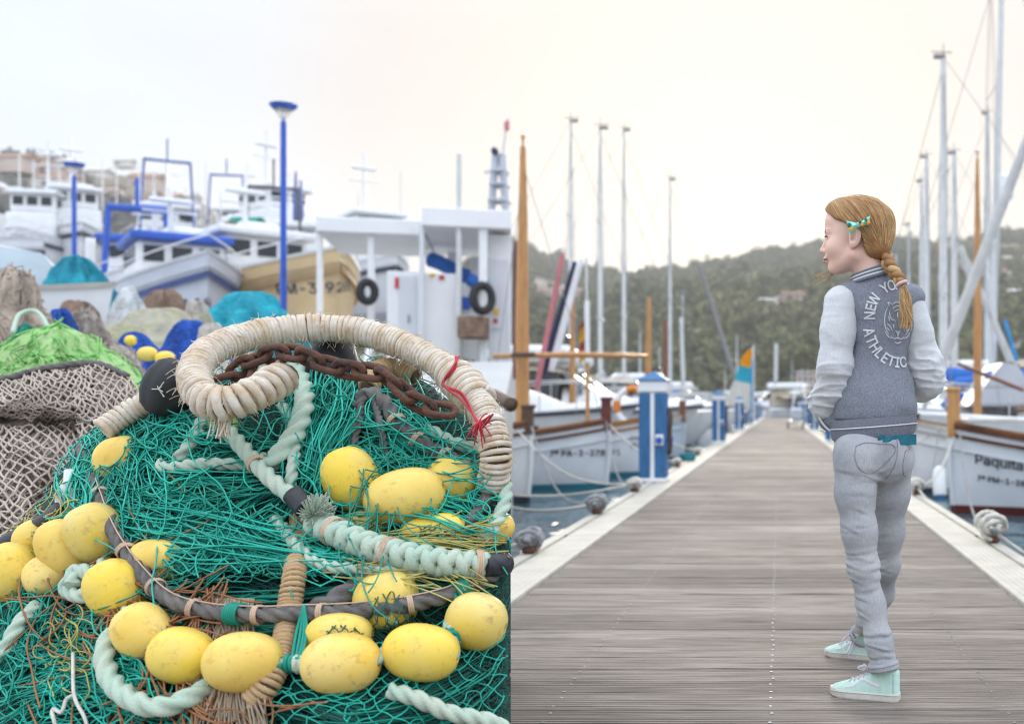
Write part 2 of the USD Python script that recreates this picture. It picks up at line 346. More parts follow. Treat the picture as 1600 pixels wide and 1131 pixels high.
def board(Y, w, fine, dz):
    """a board across the pier with milled ribs on its top"""
    ga, gb = R.uniform(0.003, 0.008, 2); y0, y1 = Y + ga, Y + w - gb
    pr = [(y0, -0.03), (y0, dz - 0.004), (y0 + 0.003, dz)]
    if fine:
        k = 6; g = np.linspace(y0 + 0.008, y1 - 0.008, k * 2)
        for a, b in zip(g[0::2], g[1::2]): pr += [(a, dz), (a + 0.002, dz), (b - 0.0015, dz), (b, dz)]
        pr2 = pr[:3]
        gr = np.linspace(y0, y1, 8)[1:-1]
        for q in gr: pr2 += [(q - 0.0035, dz), (q - 0.0015, dz - 0.003), (q + 0.0015, dz - 0.003), (q + 0.0035, dz)]
        pr = pr2
    pr += [(y1 - 0.003, dz), (y1, dz - 0.004), (y1, -0.03)]
    pr = np.array(pr); n = len(pr)
    V = np.concatenate([np.column_stack([np.full(n, x), pr]) for x in (XL + 0.004, XR - 0.004)])
    i = np.arange(n - 1); f = np.vstack([np.stack([i, i + 1 + n, i + 1], 1), np.stack([i, i + n, i + 1 + n], 1)])
    return V, f[:, ::-1]
Y, k, rest, scr = 0.5, 0, [], []
while Y < 78:
    w = 0.145 + R.uniform(-0.002, 0.002)
    b = board(Y, w, Y < 14, R.uniform(-0.002, 0.0025))
    if k < 300: part(pier, 'board', b, 'board_' + 'abcd'[R.integers(4)])
    else: rest.append(b)
    if Y > 2 and Y < 40:
        for sx in (-0.60, -0.02, 0.60):
            for d in (0.03, 0.11):
                scr.append(box((sx + R.uniform(-0.004, 0.004), Y + d, 0.002), (0.007, 0.005, 0.002)))
    Y += w; k += 1
part(pier, 'far_boards', join(rest), 'board_a', kind='stuff')
part(pier, 'screws', join(scr), 'galvanised', kind='stuff')
mat('kerb_white', (0.56, 0.525, 0.455), 0.75, 0.10, 5.0, bump=0.1, bscale=40, spec=0.2)
def kerb(x0, x1, y0, y1):
    """an aluminium edge profile: ribbed top a finger above the boards, a channel and a lip on the water side"""
    s = 1 if x1 > x0 else -1; W = abs(x1 - x0); pr = [(0, -0.06), (0, 0.012), (0.004, 0.016)]
    for q in np.linspace(0.03, W * 0.62, 6): pr += [(q - 0.006, 0.016), (q - 0.003, 0.0125), (q + 0.003, 0.0125), (q + 0.006, 0.016)]
    pr += [(W * 0.70, 0.016), (W * 0.70, -0.02), (W * 0.78, -0.02), (W * 0.78, 0.018), (W, 0.018), (W, -0.34)]
    pr = np.array(pr); n = len(pr)
    V = np.concatenate([np.column_stack([x0 + s * pr[:, 0], np.full(n, y), pr[:, 1]]) for y in (y0 + 0.003, y1 - 0.003)])
    i = np.arange(n - 1); f = np.vstack([np.stack([i, i + 1, i + 1 + n], 1), np.stack([i, i + 1 + n, i + n], 1)])
    f = np.vstack([f, [[0, j + 1, j] for j in range(1, n - 1)], [[n, n + j, n + j + 1] for j in range(1, n - 1)]])
    return V, f
for y0 in np.arange(0.5, 78, 3.02):
    part(pier, 'kerb', kerb(XL - 0.004, XL - 0.295, y0, min(y0 + 3.02, 78)), 'kerb_white'); part(pier, 'kerb', kerb(XR + 0.004, XR + 0.295, y0, min(y0 + 3.02, 78)), 'kerb_white')
part(pier, 'pontoon', [box((-0.05, 39.5, -0.33), (2.2, 77.6, 0.55))], 'concrete')

# ---------------------------------------------------------------- evening haze in the air over the harbour
MAT['haze_air'] = usdkit.material(stage, '/World/Looks/haze_air', {'v': ('principled_volume', {'color': (0.93, 0.94, 0.97), 'density': 0.0005, 'anisotropy': 0.3})}, [], volume='v.volume')
solo('haze', box((0, 380, 68), (1700, 1300, 150)), 'haze_air', 'pale evening haze over the harbour', 'haze', kind='stuff')
# ---------------------------------------------------------------- wooded hills behind the harbour, villas among the trees
def skyline(knots):
    k = np.array(knots, float); return lambda px: np.interp(px, k[:, 0], k[:, 1])
mat('hill_soil', (0.16, 0.15, 0.10), 0.95, 0.0, 0.05, col2=(0.30, 0.24, 0.19), detail=6)
def leafmat(name, cols):
    MAT[name] = usdkit.material(stage, '/World/Looks/' + name, {'oi': ('object_info', {}), 'g': ('geometry', {}), 'n': ('noise_texture', {'scale': 0.35, 'detail': 4.0}), 'n0': ('noise_texture', {'scale': 0.018, 'detail': 3.0}), 'ad': ('math', {'math_type': 'multiply_add', 'value2': 0.5, 'value3': -0.02}), 'ad2': ('math', {'math_type': 'multiply_add', 'value2': 0.55}),
        'rp': ('rgb_ramp', {'ramp': cols}), 'd': ('principled_bsdf', {'roughness': 0.8, 'specular_ior_level': 0.15})},
        [('g.position', 'n.vector'), ('g.position', 'n0.vector'), ('n.fac', 'ad.value1'), ('n0.fac', 'ad2.value1'), ('ad.value', 'ad2.value3'), ('ad2.value', 'rp.fac'), ('rp.color', 'd.base_color')], surface='d.BSDF')
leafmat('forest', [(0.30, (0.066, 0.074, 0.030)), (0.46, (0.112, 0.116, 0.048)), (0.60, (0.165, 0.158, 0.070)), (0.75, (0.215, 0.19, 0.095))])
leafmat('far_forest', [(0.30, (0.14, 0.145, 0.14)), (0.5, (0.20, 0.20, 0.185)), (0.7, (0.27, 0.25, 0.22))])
def ridge(px_range, sky, Ynear, Yfar, znear, nu=160, nv=60, seed=0, bow=1.0):
    """a slope that climbs from Ynear to a crest at Yfar whose outline is sky(px)"""
    u = np.linspace(*px_range, nu); v = np.linspace(0, 1.25, nv)
    Y = Ynear + (Yfar - Ynear) * v; X = (u[None] - CX) / F * (Ynear + (Yfar - Ynear) * (0.25 + 0.75 * v[:, None]))
    zc = H + (CY - sky(u)) / F * Yfar
    e = np.where(v < 1, v ** bow, 1 - (v - 1) * 2.2)
    Z = znear + (zc[None] - znear) * e[:, None]
    rel = (meshkit.fbm(np.stack([X / 70, Y[:, None] / 70 + 0 * X, 0 * X], -1), 4, seed) - 0.5) * 22 * (np.clip(v, 0, 1) * np.clip(1.25 - v, 0, 1) * 2.2)[:, None]
    return np.stack([X, Y[:, None] + 0 * X, Z + rel * np.clip((zc[None] - znear) / 60, 0, 1)], -1)
SK = skyline([(700, 640), (760, 470), (785, 395), (800, 372), (830, 388), (870, 408), (900, 418), (945, 428), (985, 433), (1050, 421), (1100, 415), (1150, 408), (1200, 402), (1260, 394), (1330, 388), (1400, 386), (1440, 384), (1500, 380), (1560, 376), (1620, 372), (1800, 372), (2100, 400)])
hill = ridge((735, 2150), lambda u: SK(u) + 4, 170, 620, -0.6, 220, 70, 3, 0.95)
tag(part('/World', 'hill', grid(hill), 'hill_soil', True), 'long wooded hillside rising behind the marina', 'hill', kind='structure')
SKL = skyline([(-300, 232), (0, 238), (40, 238), (90, 240), (125, 250), (200, 262), (260, 280), (310, 296), (345, 325), (420, 400), (520, 520), (560, 600)])
hill2 = ridge((-320, 560), lambda u: SKL(u) + 9, 105, 330, 1.0, 110, 50, 9, 0.9)
tag(part('/World', 'hill', grid(hill2), 'hill_soil', True), 'hazy hillside with houses behind the fishing boats', 'hill', kind='structure')
def crown(seed, n=150):
    """a ragged crown of leafy clumps: many small facets strewn over uneven lobes"""
    rg = np.random.default_rng(seed); c = np.column_stack([rg.normal(0, .45, 9), rg.normal(0, .45, 9), rg.uniform(.35, 1.25, 9)]); k = rg.integers(0, 9, n)
    d = rg.normal(0, 1, (n, 3)); d /= np.linalg.norm(d, axis=1, keepdims=True); p = c[k] + d * rg.uniform(.2, .55, (n, 1)) * (1, 1, .8)
    a = rg.normal(0, .2, (n, 3, 3)); v = (p[:, None] + a).reshape(-1, 3)
    core = trimesh.creation.icosphere(1, .62); return join([(v, np.arange(3 * n).reshape(-1, 3)), (np.array(core.vertices) * (1, 1, .8) + (0, 0, .6), np.array(core.faces))])
def wood_on(name, surf, n, sc, mt, label, seed, keep=None, jit=0.6):
    rg = np.random.default_rng(seed); a, b = surf.shape[:2]
    i = rg.uniform(0, a - 1.01, n) if keep is None else (rg.beta(1.6, 1.2, n) * (a - 1.01)); j = rg.uniform(0, b - 1.01, n)
    i0, j0 = i.astype(int), j.astype(int); fi, fj = (i - i0)[:, None], (j - j0)[:, None]
    P = (surf[i0, j0] * (1 - fi) + surf[i0 + 1, j0] * fi) * (1 - fj) + (surf[i0, j0 + 1] * (1 - fi) + surf[i0 + 1, j0 + 1] * fi) * fj
    dens = meshkit.fbm(P / 45.0, 3, seed); ok = (dens > 0.38 + 0.16 * rg.random(n)); P = P[ok]
    for c, r in CLEAR: P = P[np.linalg.norm((P - c)[:, :2] / (r, r * 2.2), axis=1) > 1]
    path = numbered('/World', name); pi = UsdGeom.PointInstancer.Define(stage, path)
    for k in range(3): part(path, 'crown', crown(seed + k), mt)
    pi.CreatePrototypesRel().SetTargets([Sdf.Path(f'{path}/crown' + (f'_{k:03d}' if k else '')) for k in range(3)])
    m = len(P); pi.CreateProtoIndicesAttr([int(x) for x in rg.integers(0, 3, m)]); pi.CreatePositionsAttr([Gf.Vec3f(*map(float, p)) for p in P])
    s = sc * rg.lognormal(0, .32, m); pi.CreateScalesAttr([Gf.Vec3f(float(x), float(x), float(x * y)) for x, y in zip(s, rg.uniform(.8, 1.35, m))])
    pi.CreateOrientationsAttr([Gf.Quath(float(math.cos(t)), 0, 0, float(math.sin(t))) for t in rg.uniform(0, 3.14, m)])
    tag(path, label, 'trees', None, 'stuff')
# villas: (px, py of the base's middle, width px, height px, distance, wall, roof, label)
mat('villa_pink', (0.52, 0.41, 0.36), 0.85, 0.1, 0.4); mat('villa_white', (0.62, 0.59, 0.55), 0.85, 0.08, 0.4); mat('villa_ochre', (0.50, 0.38, 0.25), 0.85, 0.1, 0.4); mat('roof_tile', (0.36, 0.20, 0.13), 0.9, 0.2, 1.0); mat('rock_cut', (0.50, 0.40, 0.36), 0.95, 0.25, 0.15, bump=0.6, bscale=1.5, bdist=1.0); mat('window_dark', (0.06, 0.065, 0.075), 0.3, 0.2, 2.0)
CLEAR = []
def on_hill(px, py, Y0):
    """the place on the slope that is seen at (px, py)"""
    best = None
    for g in (hill[:49], hill2[:41]):
        d = np.hypot(CX + F * g[..., 0] / g[..., 1] - px, CY - F * (g[..., 2] - H) / g[..., 1] - py); i = np.unravel_index(d.argmin(), d.shape)
        if best is None or d[i] < best[0]: best = (d[i], g[i][1])
    return best[1]
def villa(px, py, w, h, Y, wall, roof, label, gable=True, group='villas on the wooded hill'):
    Y = on_hill(px, py, Y); c = at(px, py, Y - 2); k = Y / F; w, h = w * k, h * k; d = w * 0.6; CLEAR.append((c, w * 0.75))
    t = thing('villa', label, 'house', c, R.uniform(-.15, .15), group)
    part(t, 'wall', [box((0, 0, h * .35), (w, d, h * .9), .05), box((w * .38, -d * .35, h * .15), (w * .5, d * .7, h * .62), .05)], wall)
    if gable:
        p = [(-w / 2 - .4, 0), (w / 2 + .4, 0), (0, h * .28)]
        v, f = prism([(-d / 2 - .4, h * .8), (d / 2 + .4, h * .8), (0, h * 1.12)], -w / 2 - .4, w / 2 + .4)
        part(t, 'roof', (v[:, [2, 0, 1]], f), roof)
    else: part(t, 'roof', box((0, 0, h * .82), (w * 1.05, d * 1.1, h * .06), .03), roof)
    n = max(2, int(w / 3.5))
    for i in range(n):
        for zz in ((.25, .58) if h > 5 else (.4,)):
            part(t, 'window', box(((i + .5) / n * w - w / 2, -d / 2 - .04, h * zz), (w / n * .38, .12, h * .18)), 'window_dark')
VILLAS = [(880, 468, 62, 16, 420, 'villa_pink', 'roof_tile', 'low pink villa on the hill behind the tall wooden mast'), (1080, 500, 46, 14, 380, 'villa_pink', 'villa_white', 'long pale villa above the sloping grey spar'), (1168, 443, 44, 15, 520, 'villa_pink', 'roof_tile', 'broad pink villa high on the hillside left of the girl'), (1196, 478, 30, 11, 470, 'villa_white', 'villa_white', 'pale villa halfway up the hill below the broad pink one'), (1243, 470, 42, 13, 480, 'villa_pink', 'roof_tile', 'pink villa on the hill beside the girl\'s shoulder'),
          (1210, 486, 26, 9, 460, 'villa_ochre', 'roof_tile', 'small ochre villa among the trees at mid slope'), (1252, 484, 22, 9, 450, 'villa_pink', 'roof_tile', 'small pink house under the pink hillside villa'), (1103, 497, 18, 12, 360, 'villa_white', 'villa_white', 'small white house at the left of the sloping spar'), (1228, 546, 18, 10, 260, 'villa_pink', 'villa_pink', 'little pink house low on the slope by the girl\'s elbow'), (1150, 456, 22, 8, 500, 'villa_white', 'villa_white', 'small white terrace house below the broad pink villa'),
          (985, 502, 40, 13, 380, 'villa_pink', 'villa_pink', 'pink house with a flat roof behind the middle masts'), (1583, 392, 40, 9, 540, 'villa_ochre', 'villa_ochre', 'long ochre building on the crest at the far right'), (1585, 414, 36, 12, 500, 'villa_white', 'villa_white', 'white villa below the crest at the far right'), (1590, 474, 30, 20, 400, 'villa_white', 'villa_white', 'bright white villa at the right edge halfway up'), (1540, 432, 60, 12, 460, 'villa_pink', 'roof_tile', 'wide pink villa behind the wooden mast on the right'), (1480, 404, 26, 10, 540, 'villa_white', 'roof_tile', 'pale house near the crest behind the right masts'), (1505, 420, 24, 12, 500, 'villa_pink', 'roof_tile', 'pink house between the right masts'), (1568, 500, 26, 16, 380, 'villa_white', 'villa_white', 'white cube house under the bright white villa')]
for v_ in VILLAS: villa(*v_)
LV = [(20, 270, 60, 26, 240, 'villa_pink', 'roof_tile', 'pink house on the left hill at the picture\'s edge'), (95, 300, 56, 24, 220, 'villa_white', 'roof_tile', 'white house on the left hill behind the far blue lamp'), (60, 262, 30, 16, 280, 'villa_ochre', 'roof_tile', 'ochre house near the crest of the left hill'), (150, 285, 40, 20, 250, 'villa_white', 'villa_white', 'pale block on the left hill above the blue gantry'), (230, 300, 44, 26, 230, 'villa_pink', 'roof_tile', 'pink house on the left hill within the blue gantry'), (285, 330, 46, 26, 210, 'villa_white', 'villa_white', 'white house at the foot of the left hill'), (195, 262, 26, 12, 290, 'villa_white', 'villa_white', 'small white house on the crest of the left hill'), (45, 330, 50, 26, 190, 'villa_ochre', 'roof_tile', 'ochre house low on the left hill')]
rg = np.random.default_rng(15)
for i in range(16): LV.append((rg.uniform(0, 300), 0, rg.uniform(22, 44), rg.uniform(12, 22), 250, ['villa_white', 'villa_pink', 'villa_white'][i % 3], ['roof_tile', 'villa_white'][i % 2], 'small pale house among many on the left hill'))
LV[8:] = [(a, float(SKL(a)) + rg.uniform(14, 70), *r) for a, _, *r in LV[8:]]
for v_ in LV: villa(*v_, group='houses on the left hill')
# pale rock cuts on the slope
for px, py, w, h, Y, lab in ((1040, 490, 60, 16, 390, 'pale pink rock cutting on the hill left of the sloping spar'), (905, 478, 90, 12, 410, 'pale rock terrace below the pink villa'), (1225, 470, 30, 10, 470, 'pink terrace wall at mid slope'), (1560, 445, 70, 14, 450, 'pink rock face among houses at right')):
    Y = on_hill(px, py, Y); c = at(px, py, Y - 1); k = Y / F; g = np.array([[(-.5 + i / 10, .35 * (j / 5) + .1 * R.normal(), (j / 5) * (1 - abs(-.5 + i / 10) ** 2 * 2.2)) for i in range(11)] for j in range(6)]) * (w * k, w * k * .6, h * k)
    CLEAR.append((c, w * k * .5)); g[0, :, 2] -= 4; back = g[-1:] + (0, 14, -6)
    solo('rock_face', (lambda m: (m[0] + c + np.array([0, -3, 0]), m[1]))(grid(np.concatenate([g, back]))), 'rock_cut', lab, 'rock face', 30)
wood_on('hill_forest', hill[:62], 34000, 2.0, 'forest', 'dense pine wood covering the long hillside', 50)
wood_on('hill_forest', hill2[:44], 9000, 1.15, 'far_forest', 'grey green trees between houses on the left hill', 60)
# shore trees at the foot of the hill
for px, py, h, Y, lab in ((1262, 580, 40, 165, 'round dark green tree on the shore beside the girl\'s elbow'), (1240, 582, 30, 168, 'round olive green tree on the far shore left of the darkest one'), (1222, 584, 22, 170, 'small brownish shrub tree on the far shore')):
    c = at(px, py + 4, Y); hh = h * Y / F; t = thing('shore_tree', lab, 'tree', c)
    part(t, 'trunk', tube(np.array([(0, 0, -.5), (.1, 0, hh * .2), (0, .1, hh * .5)]), [.3, .22, .12], 8), 'dark_brown', True)
    rg = np.random.default_rng(int(px)); n = 900; d = rg.normal(0, 1, (n, 3)); d /= np.linalg.norm(d, axis=1, keepdims=True); q = d * rg.uniform(.55, 1.0, (n, 1)) * (hh * .5, hh * .5, hh * .42) * (.75 + .5 * meshkit.noise(d * 2.2, int(px)))[:, None] + (0, 0, hh * .58)
    a = rg.normal(0, .42, (n, 3, 3)); part(t, 'crown', ((q[:, None] + a).reshape(-1, 3), np.arange(3 * n).reshape(-1, 3)), 'forest')
# ---------------------------------------------------------------- boats
def hull(L, B, sheer_bow, sheer_mid, sheer_stern, draft, flare=1.0, stern=.75, n=34, m=13, rake=0.10, sharp=1.9, round_=.55, tumble=0.0):
    """a hull with its bow at x = 0 (stem head), stern at x = -L, waterline at z = 0: (mesh, sheer points (n, 3) on the port side)"""
    t = np.linspace(0, 1, n); b = B / 2 * np.where(t < .5, 1 - (1 - np.clip(t / .5, 0, 1)) ** sharp, 1 - (1 - stern) * ((t - .5) / .5) ** 2)
    zs = np.where(t < .55, sheer_mid + (sheer_bow - sheer_mid) * (1 - t / .55) ** 2, sheer_mid + (sheer_stern - sheer_mid) * ((t - .55) / .45) ** 2)
    s = np.linspace(0, 1, m); side = []
    for i in range(n):
        kz = -draft * min(1, t[i] * 6) ** .6 * (1 - .35 * t[i] ** 3)
        y = b[i] * (np.sin(s * np.pi / 2) ** round_ * (1 - tumble * s ** 3)) * (.82 + .18 * s ** flare)
        z = kz + (zs[i] - kz) * (s ** 1.25); x = -L * t[i] - rake * L * .35 * (1 - s) * (1 - t[i]) ** 2 * 1.0
        side.append(np.stack([np.full(m, 0) + x, y, z], -1))
    side = np.array(side); other = side * (1, -1, 1)
    full = np.concatenate([other[:, ::-1], side[:, 1:]], 1); v, f = grid(full)
    w = full.shape[1]; e = np.arange((n - 1) * w, n * w); v = np.vstack([v, v[e].mean(0)]); c = len(v) - 1
    f = np.vstack([f, [[e[i], e[i + 1], c] for i in range(w - 1)] + [[e[-1], e[0], c]]])
    return (v, f), side[:, -1]
def band(sh, dz0, dz1, out=.012, hullm=None):
    """strips along both sides of the sheer"""
    ms = []
    for sg in (1, -1):
        p = sh * (1, sg, 1); o = np.array([0, sg * out, 0]); g = np.array([p + o + (0, 0, dz0), p + o + (0, 0, dz1), p - o * 2 + (0, 0, dz1)])
        ms += [grid(g), (grid(g)[0], grid(g)[1][:, ::-1])]
    return join(ms)
def deck(sh, dz=-.06, camber=.05):
    s = np.linspace(-1, 1, 7); g = np.array([[p * (1, a * .985, 1) + (0, 0, dz + camber * (1 - a * a)) for a in s] for p in sh]); return grid(g)
def hullmat(name, top, bottom, boot=None, z0=.0, rough=.3):
    b = boot or bottom
    MAT[name] = usdkit.material(stage, '/World/Looks/' + name, {'tc': ('texture_coordinate', {}), 'sx': ('separate_xyz', {}), 'rp': ('rgb_ramp', {'interpolate': False, 'ramp': [(0, bottom), (0.5 + z0 * .1, b), (0.5 + (z0 + .06) * .1, top)]}), 'mr': ('map_range', {'from_min': -5.0, 'from_max': 5.0, 'clamp': True}),
        'n': ('noise_texture', {'scale': 2.0, 'detail': 5.0}), 'r': ('map_range', {'from_min': .3, 'from_max': .75, 'to_min': .86, 'to_max': 1.04}), 'm': ('mix', {'mix_type': 'multiply', 'fac': 1.0}), 'p': ('principled_bsdf', {'roughness': rough})},
        [('tc.object', 'sx.vector'), ('sx.z', 'mr.value'), ('mr.result', 'rp.fac'), ('tc.object', 'n.vector'), ('n.fac', 'r.value'), ('rp.color', 'm.color1'), ('r.result', 'm.color2'), ('m.color', 'p.base_color')], surface='p.BSDF')
hullmat('hull_white_teal', (.66, .69, .73), (.03, .17, .24)); hullmat('hull_white_red', (.66, .69, .73), (.10, .02, .018)); hullmat('hull_white_blue', (.72, .73, .75), (.02, .06, .22)); hullmat('hull_pale_blue', (.50, .58, .66), (.04, .05, .08))
hullmat('hull_white_dark', (.74, .75, .76), (.03, .04, .06))
def plank_lines(h, sh, zs, side=(1, -1)):
    return [tube(sh * (1, sg * .995, 1) + np.array([0, 0, -z]) * np.linspace(1, .75, len(sh))[:, None], .010, 5) for z in zs for sg in side]
def put_text(parent, txt, hgt, x, z, sh, L, mtl='lettering', sg=-1, frac=.96, skew=0.0, nm='lettering'):
    """letters on a hull's side, reading along the side one sees (sg -1: the -y side)"""
    m = meshkit.text_mesh(txt, hgt, .006, bold=True); v = np.array(m.vertices)
    X = x + sg * -1 * v[:, 0]; Z = z + v[:, 1] + skew * v[:, 0]
    from scipy.interpolate import LinearNDInterpolator
    pts = np.array(stage.GetPrimAtPath(parent + '/hull').GetAttribute('points').Get()); pts = pts[pts[:, 1] > 1e-4]
    yb = LinearNDInterpolator(pts[:, [0, 2]], pts[:, 1])(X, Z); yb = np.where(np.isnan(yb), np.interp(-X, -sh[:, 0], sh[:, 1]) * frac, yb); Y = sg * (yb + .004 + v[:, 2])
    part(parent, nm, (np.stack([X, Y, Z], -1), np.array(m.faces)), mtl)

def llaut(label, loc, rz, L=6.4, hm='hull_white_teal', rail='brown_wood', stem='brown_wood', mast=None, text=None, rail2='varnished_wood', fender=False, group='small wooden boats moored at the pier', boom=None, stemh=.34):
    """a small double-ended Balearic boat"""
    t = thing('wooden_boat', label, 'boat', (loc[0], loc[1], WZ), rz, group)
    (v, f), sh = hull(L, 2.2, 1.02, .66, .74, .35, 1.1, .30, rake=.02, sharp=2.3, round_=.62)
    part(t, 'hull', (v, f), hm, 40)
    part(t, 'deck', deck(sh, -.03), 'offwhite', True)
    part(t, 'rail', band(sh, -.02, .045, .022), rail); part(t, 'rubbing_strake', band(sh, -.115, -.075, .018), rail)
    part(t, 'toe_rail', band(sh * (1, .93, 1), .045, .075, .016), rail2)
    part(t, 'plank_seam', plank_lines((v, f), sh, (.26,)), hm, True)
    part(t, 'stem_post', prism([(-.10, -.045), (.045, -.04), (.045, .04), (-.10, .045)], .90, 1.02 + stemh), stem)
    part(t, 'stem_cap', box((-.02, 0, 1.02 + stemh + .02), (.19, .11, .05), .015), stem)
    part(t, 'cutwater', tube(np.array([(.015, 0, 1.0), (.012, 0, .5), (-.03, 0, 0), (-.16, 0, -.3)]), .032, 8), hm, True)
    part(t, 'cabin', box((-L * .5, 0, .92), (1.5, 1.2, .55), .06), 'white_paint'); part(t, 'cabin_top', box((-L * .5, 0, 1.215), (1.62, 1.32, .05), .02), rail2)
    for sg in (1, -1):
        for i in range(2): part(t, 'cabin_window', box((-L * .5 - .35 + .7 * i, sg * .602, .98), (.36, .012, .2), .0), 'dark_glass')
    if mast:
        mx, top, r = mast; part(t, 'mast', tube(np.array([(-mx, 0, .4), (-mx - .01, 0, (top + .4) * .45), (-mx, 0, top * .8), (-mx + .0, 0, top)]), [r, r * 1.02, r * .72, r * .42], 14), 'varnished_wood', True)
        part(t, 'mast_truck', [tube(np.array([(-mx, 0, top), (-mx, 0, top + .12)]), .018, 8), tube(np.array([(-mx, 0, top + .12), (-mx, 0, top + .17)]), [.02, .045], 10)], 'varnished_wood', True)
        part(t, 'stay', [tube(np.array([(-mx, 0, top * .95), (-.1, 0, 1.1)]), .006, 5)] + [tube(np.array([(-mx, 0, top * .9), (-mx - .3, sg * 1.0, .72)]), .006, 5) for sg in (1, -1)], 'wire', True)
    if boom:
        x0, x1, zb, yb = boom; part(t, 'boom', tube(np.array([(x0, yb, zb), ((x0 + x1) / 2, yb, zb + .02), (x1, yb, zb)]), [.035, .046, .03], 12), 'varnished_wood', True)
    if text:
        for k, (tx, hg, x, z) in enumerate(text): put_text(t, tx, hg, x, z, sh, L)
    if fender:
        part(t, 'fender', tube(spline(np.array([(-1.5, -1.0, .62), (-1.42, -1.06, .50), (-1.34, -1.10, .36)]), 10), [.03, .09, .10, .10, .10, .10, .10, .10, .08, .03], 14), 'white_gloss', True)
    return t

def sailboat(label, loc, rz, L=9.0, mast_top=10.5, mast_x=.40, r=.075, cover='blue_canvas', hm='hull_white_blue', group='sailing yachts moored along the pier', furl=False, boomh=1.9, flag=None, tilt=0.0, mcol='mast_grey', spread=2):
    t = thing('sailing_yacht', label, 'sailing yacht', (loc[0], loc[1], WZ), rz, group)
    (v, f), sh = hull(L, L * .31, 1.15, .95, .92, .45, 1.0, .72, rake=.30, sharp=2.0, round_=.5)
    part(t, 'hull', (v, f), hm, 40); part(t, 'deck', deck(sh, -.03, .08), 'white_paint', True)
    c = np.array([[-L * x, 0, 0] for x in (.28, .62)]); pr = []
    g = np.array([[(-L * x, w * a, z * (1 - .25 * a * a) if abs(a) < 1 else .92) for a in np.linspace(-1, 1, 9)] for x, w, z in ((.26, .25, 1.0), (.30, .55, 1.28), (.42, .85, 1.42), (.58, .95, 1.5), (.64, .95, 1.5), (.645, .95, .9))])
    part(t, 'cabin', grid(g), 'white_gloss', 40)
    for sg in (1, -1):
        part(t, 'cabin_window', [moved(box((0, 0, 0), (L * .14, .02, .13), .0), (-L * .46, sg * .93, 1.12), rz=0)], 'dark_glass')
    mx = -L * mast_x
    part(t, 'mast', tube(np.array([(mx, 0, .9), (mx - tilt * .5, 0, mast_top * .5), (mx - tilt, 0, mast_top)]), [r, r, r * .62], 12, flat=.75), mcol, True)
    rig = []
    for k in range(spread):
        z = mast_top * (.40 + .3 * k); part(t, 'spreader', tube(np.array([(mx, -.75, z + .05), (mx, 0, z), (mx, .75, z + .05)]), .022, 6), mcol, True)
        rig += [tube(np.array([(mx, sg * .75, z + .05), (mx, sg * .0, mast_top * .97)]), .007, 4) for sg in (1, -1)] + [tube(np.array([(mx, sg * .75, z + .05), (mx, sg * L * .14, .95)]), .007, 4) for sg in (1, -1)]
    rig += [tube(np.array([(mx - tilt, 0, mast_top), (-L, 0, 1.0)]), .007, 4), tube(np.array([(mx - tilt, 0, mast_top * .98), (-.1, 0, 1.15)]), .009, 4)]
    part(t, 'rigging', rig, 'wire', True)
    part(t, 'masthead', [tube(np.array([(mx - tilt, 0, mast_top), (mx - tilt, 0, mast_top + .35)]), .012, 5), tube(np.array([(mx - tilt - .22, 0, mast_top + .12), (mx - tilt + .3, 0, mast_top + .14)]), .016, 5), box((mx - tilt + .1, 0, mast_top + .02), (.3, .12, .1), .02)], 'wire')
    part(t, 'boom', tube(np.array([(mx, 0, boomh), (mx - L * .36, 0, boomh - .05)]), .055, 10), mcol, True)
    q = np.linspace(0, 1, 14); part(t, 'sail_cover', tube(np.stack([mx - .05 - L * .35 * q, 0 * q, boomh + .14 - .06 * q + .015 * np.sin(q * 22)], -1), .19 - .09 * q, 12, flat=.7), cover, True)
    if furl:
        a, b = np.array([-.12, 0, 1.3]), np.array([mx - tilt + .05, 0, mast_top * .93]); q = np.linspace(0, 1, 16)[:, None]
        part(t, 'furled_sail', tube(a + (b - a) * q, np.interp(q[:, 0], [0, .05, .5, 1], [.05, .075, .065, .03]), 10), 'sailcloth', True)
    for sg in (1, -1):
        for x in (.06, .2, .4, .6, .8, .97): part(t, 'stanchion', tube(np.array([(-L * x, sg * np.interp(x, np.linspace(0, 1, len(sh)), sh[:, 1]) * .95, .9), (-L * x, sg * np.interp(x, np.linspace(0, 1, len(sh)), sh[:, 1]) * .95, 1.6)]), .012, 6), 'aluminium', True)
        part(t, 'guard_wire', [tube(np.array([(-L * x, sg * np.interp(x, np.linspace(0, 1, len(sh)), sh[:, 1]) * .95, z) for x in (.0, .06, .2, .4, .6, .8, .97)]), .006, 4) for z in (1.3, 1.6)], 'wire', True)
    if flag:
        part(t, 'flag', flagmesh((-L + .05, 0, 1.9)), flag)
    return t
def flagmesh(c, w=.5, h=.36):
    g = np.array([[(c[0] - w * i / 8, c[1] + .04 * math.sin(i * .9 + j * .3), c[2] + h * j / 5 - .06 * i / 8) for i in range(9)] for j in range(6)]); return join([grid(g), (grid(g + (0, .004, 0))[0], grid(g)[1][:, ::-1])])

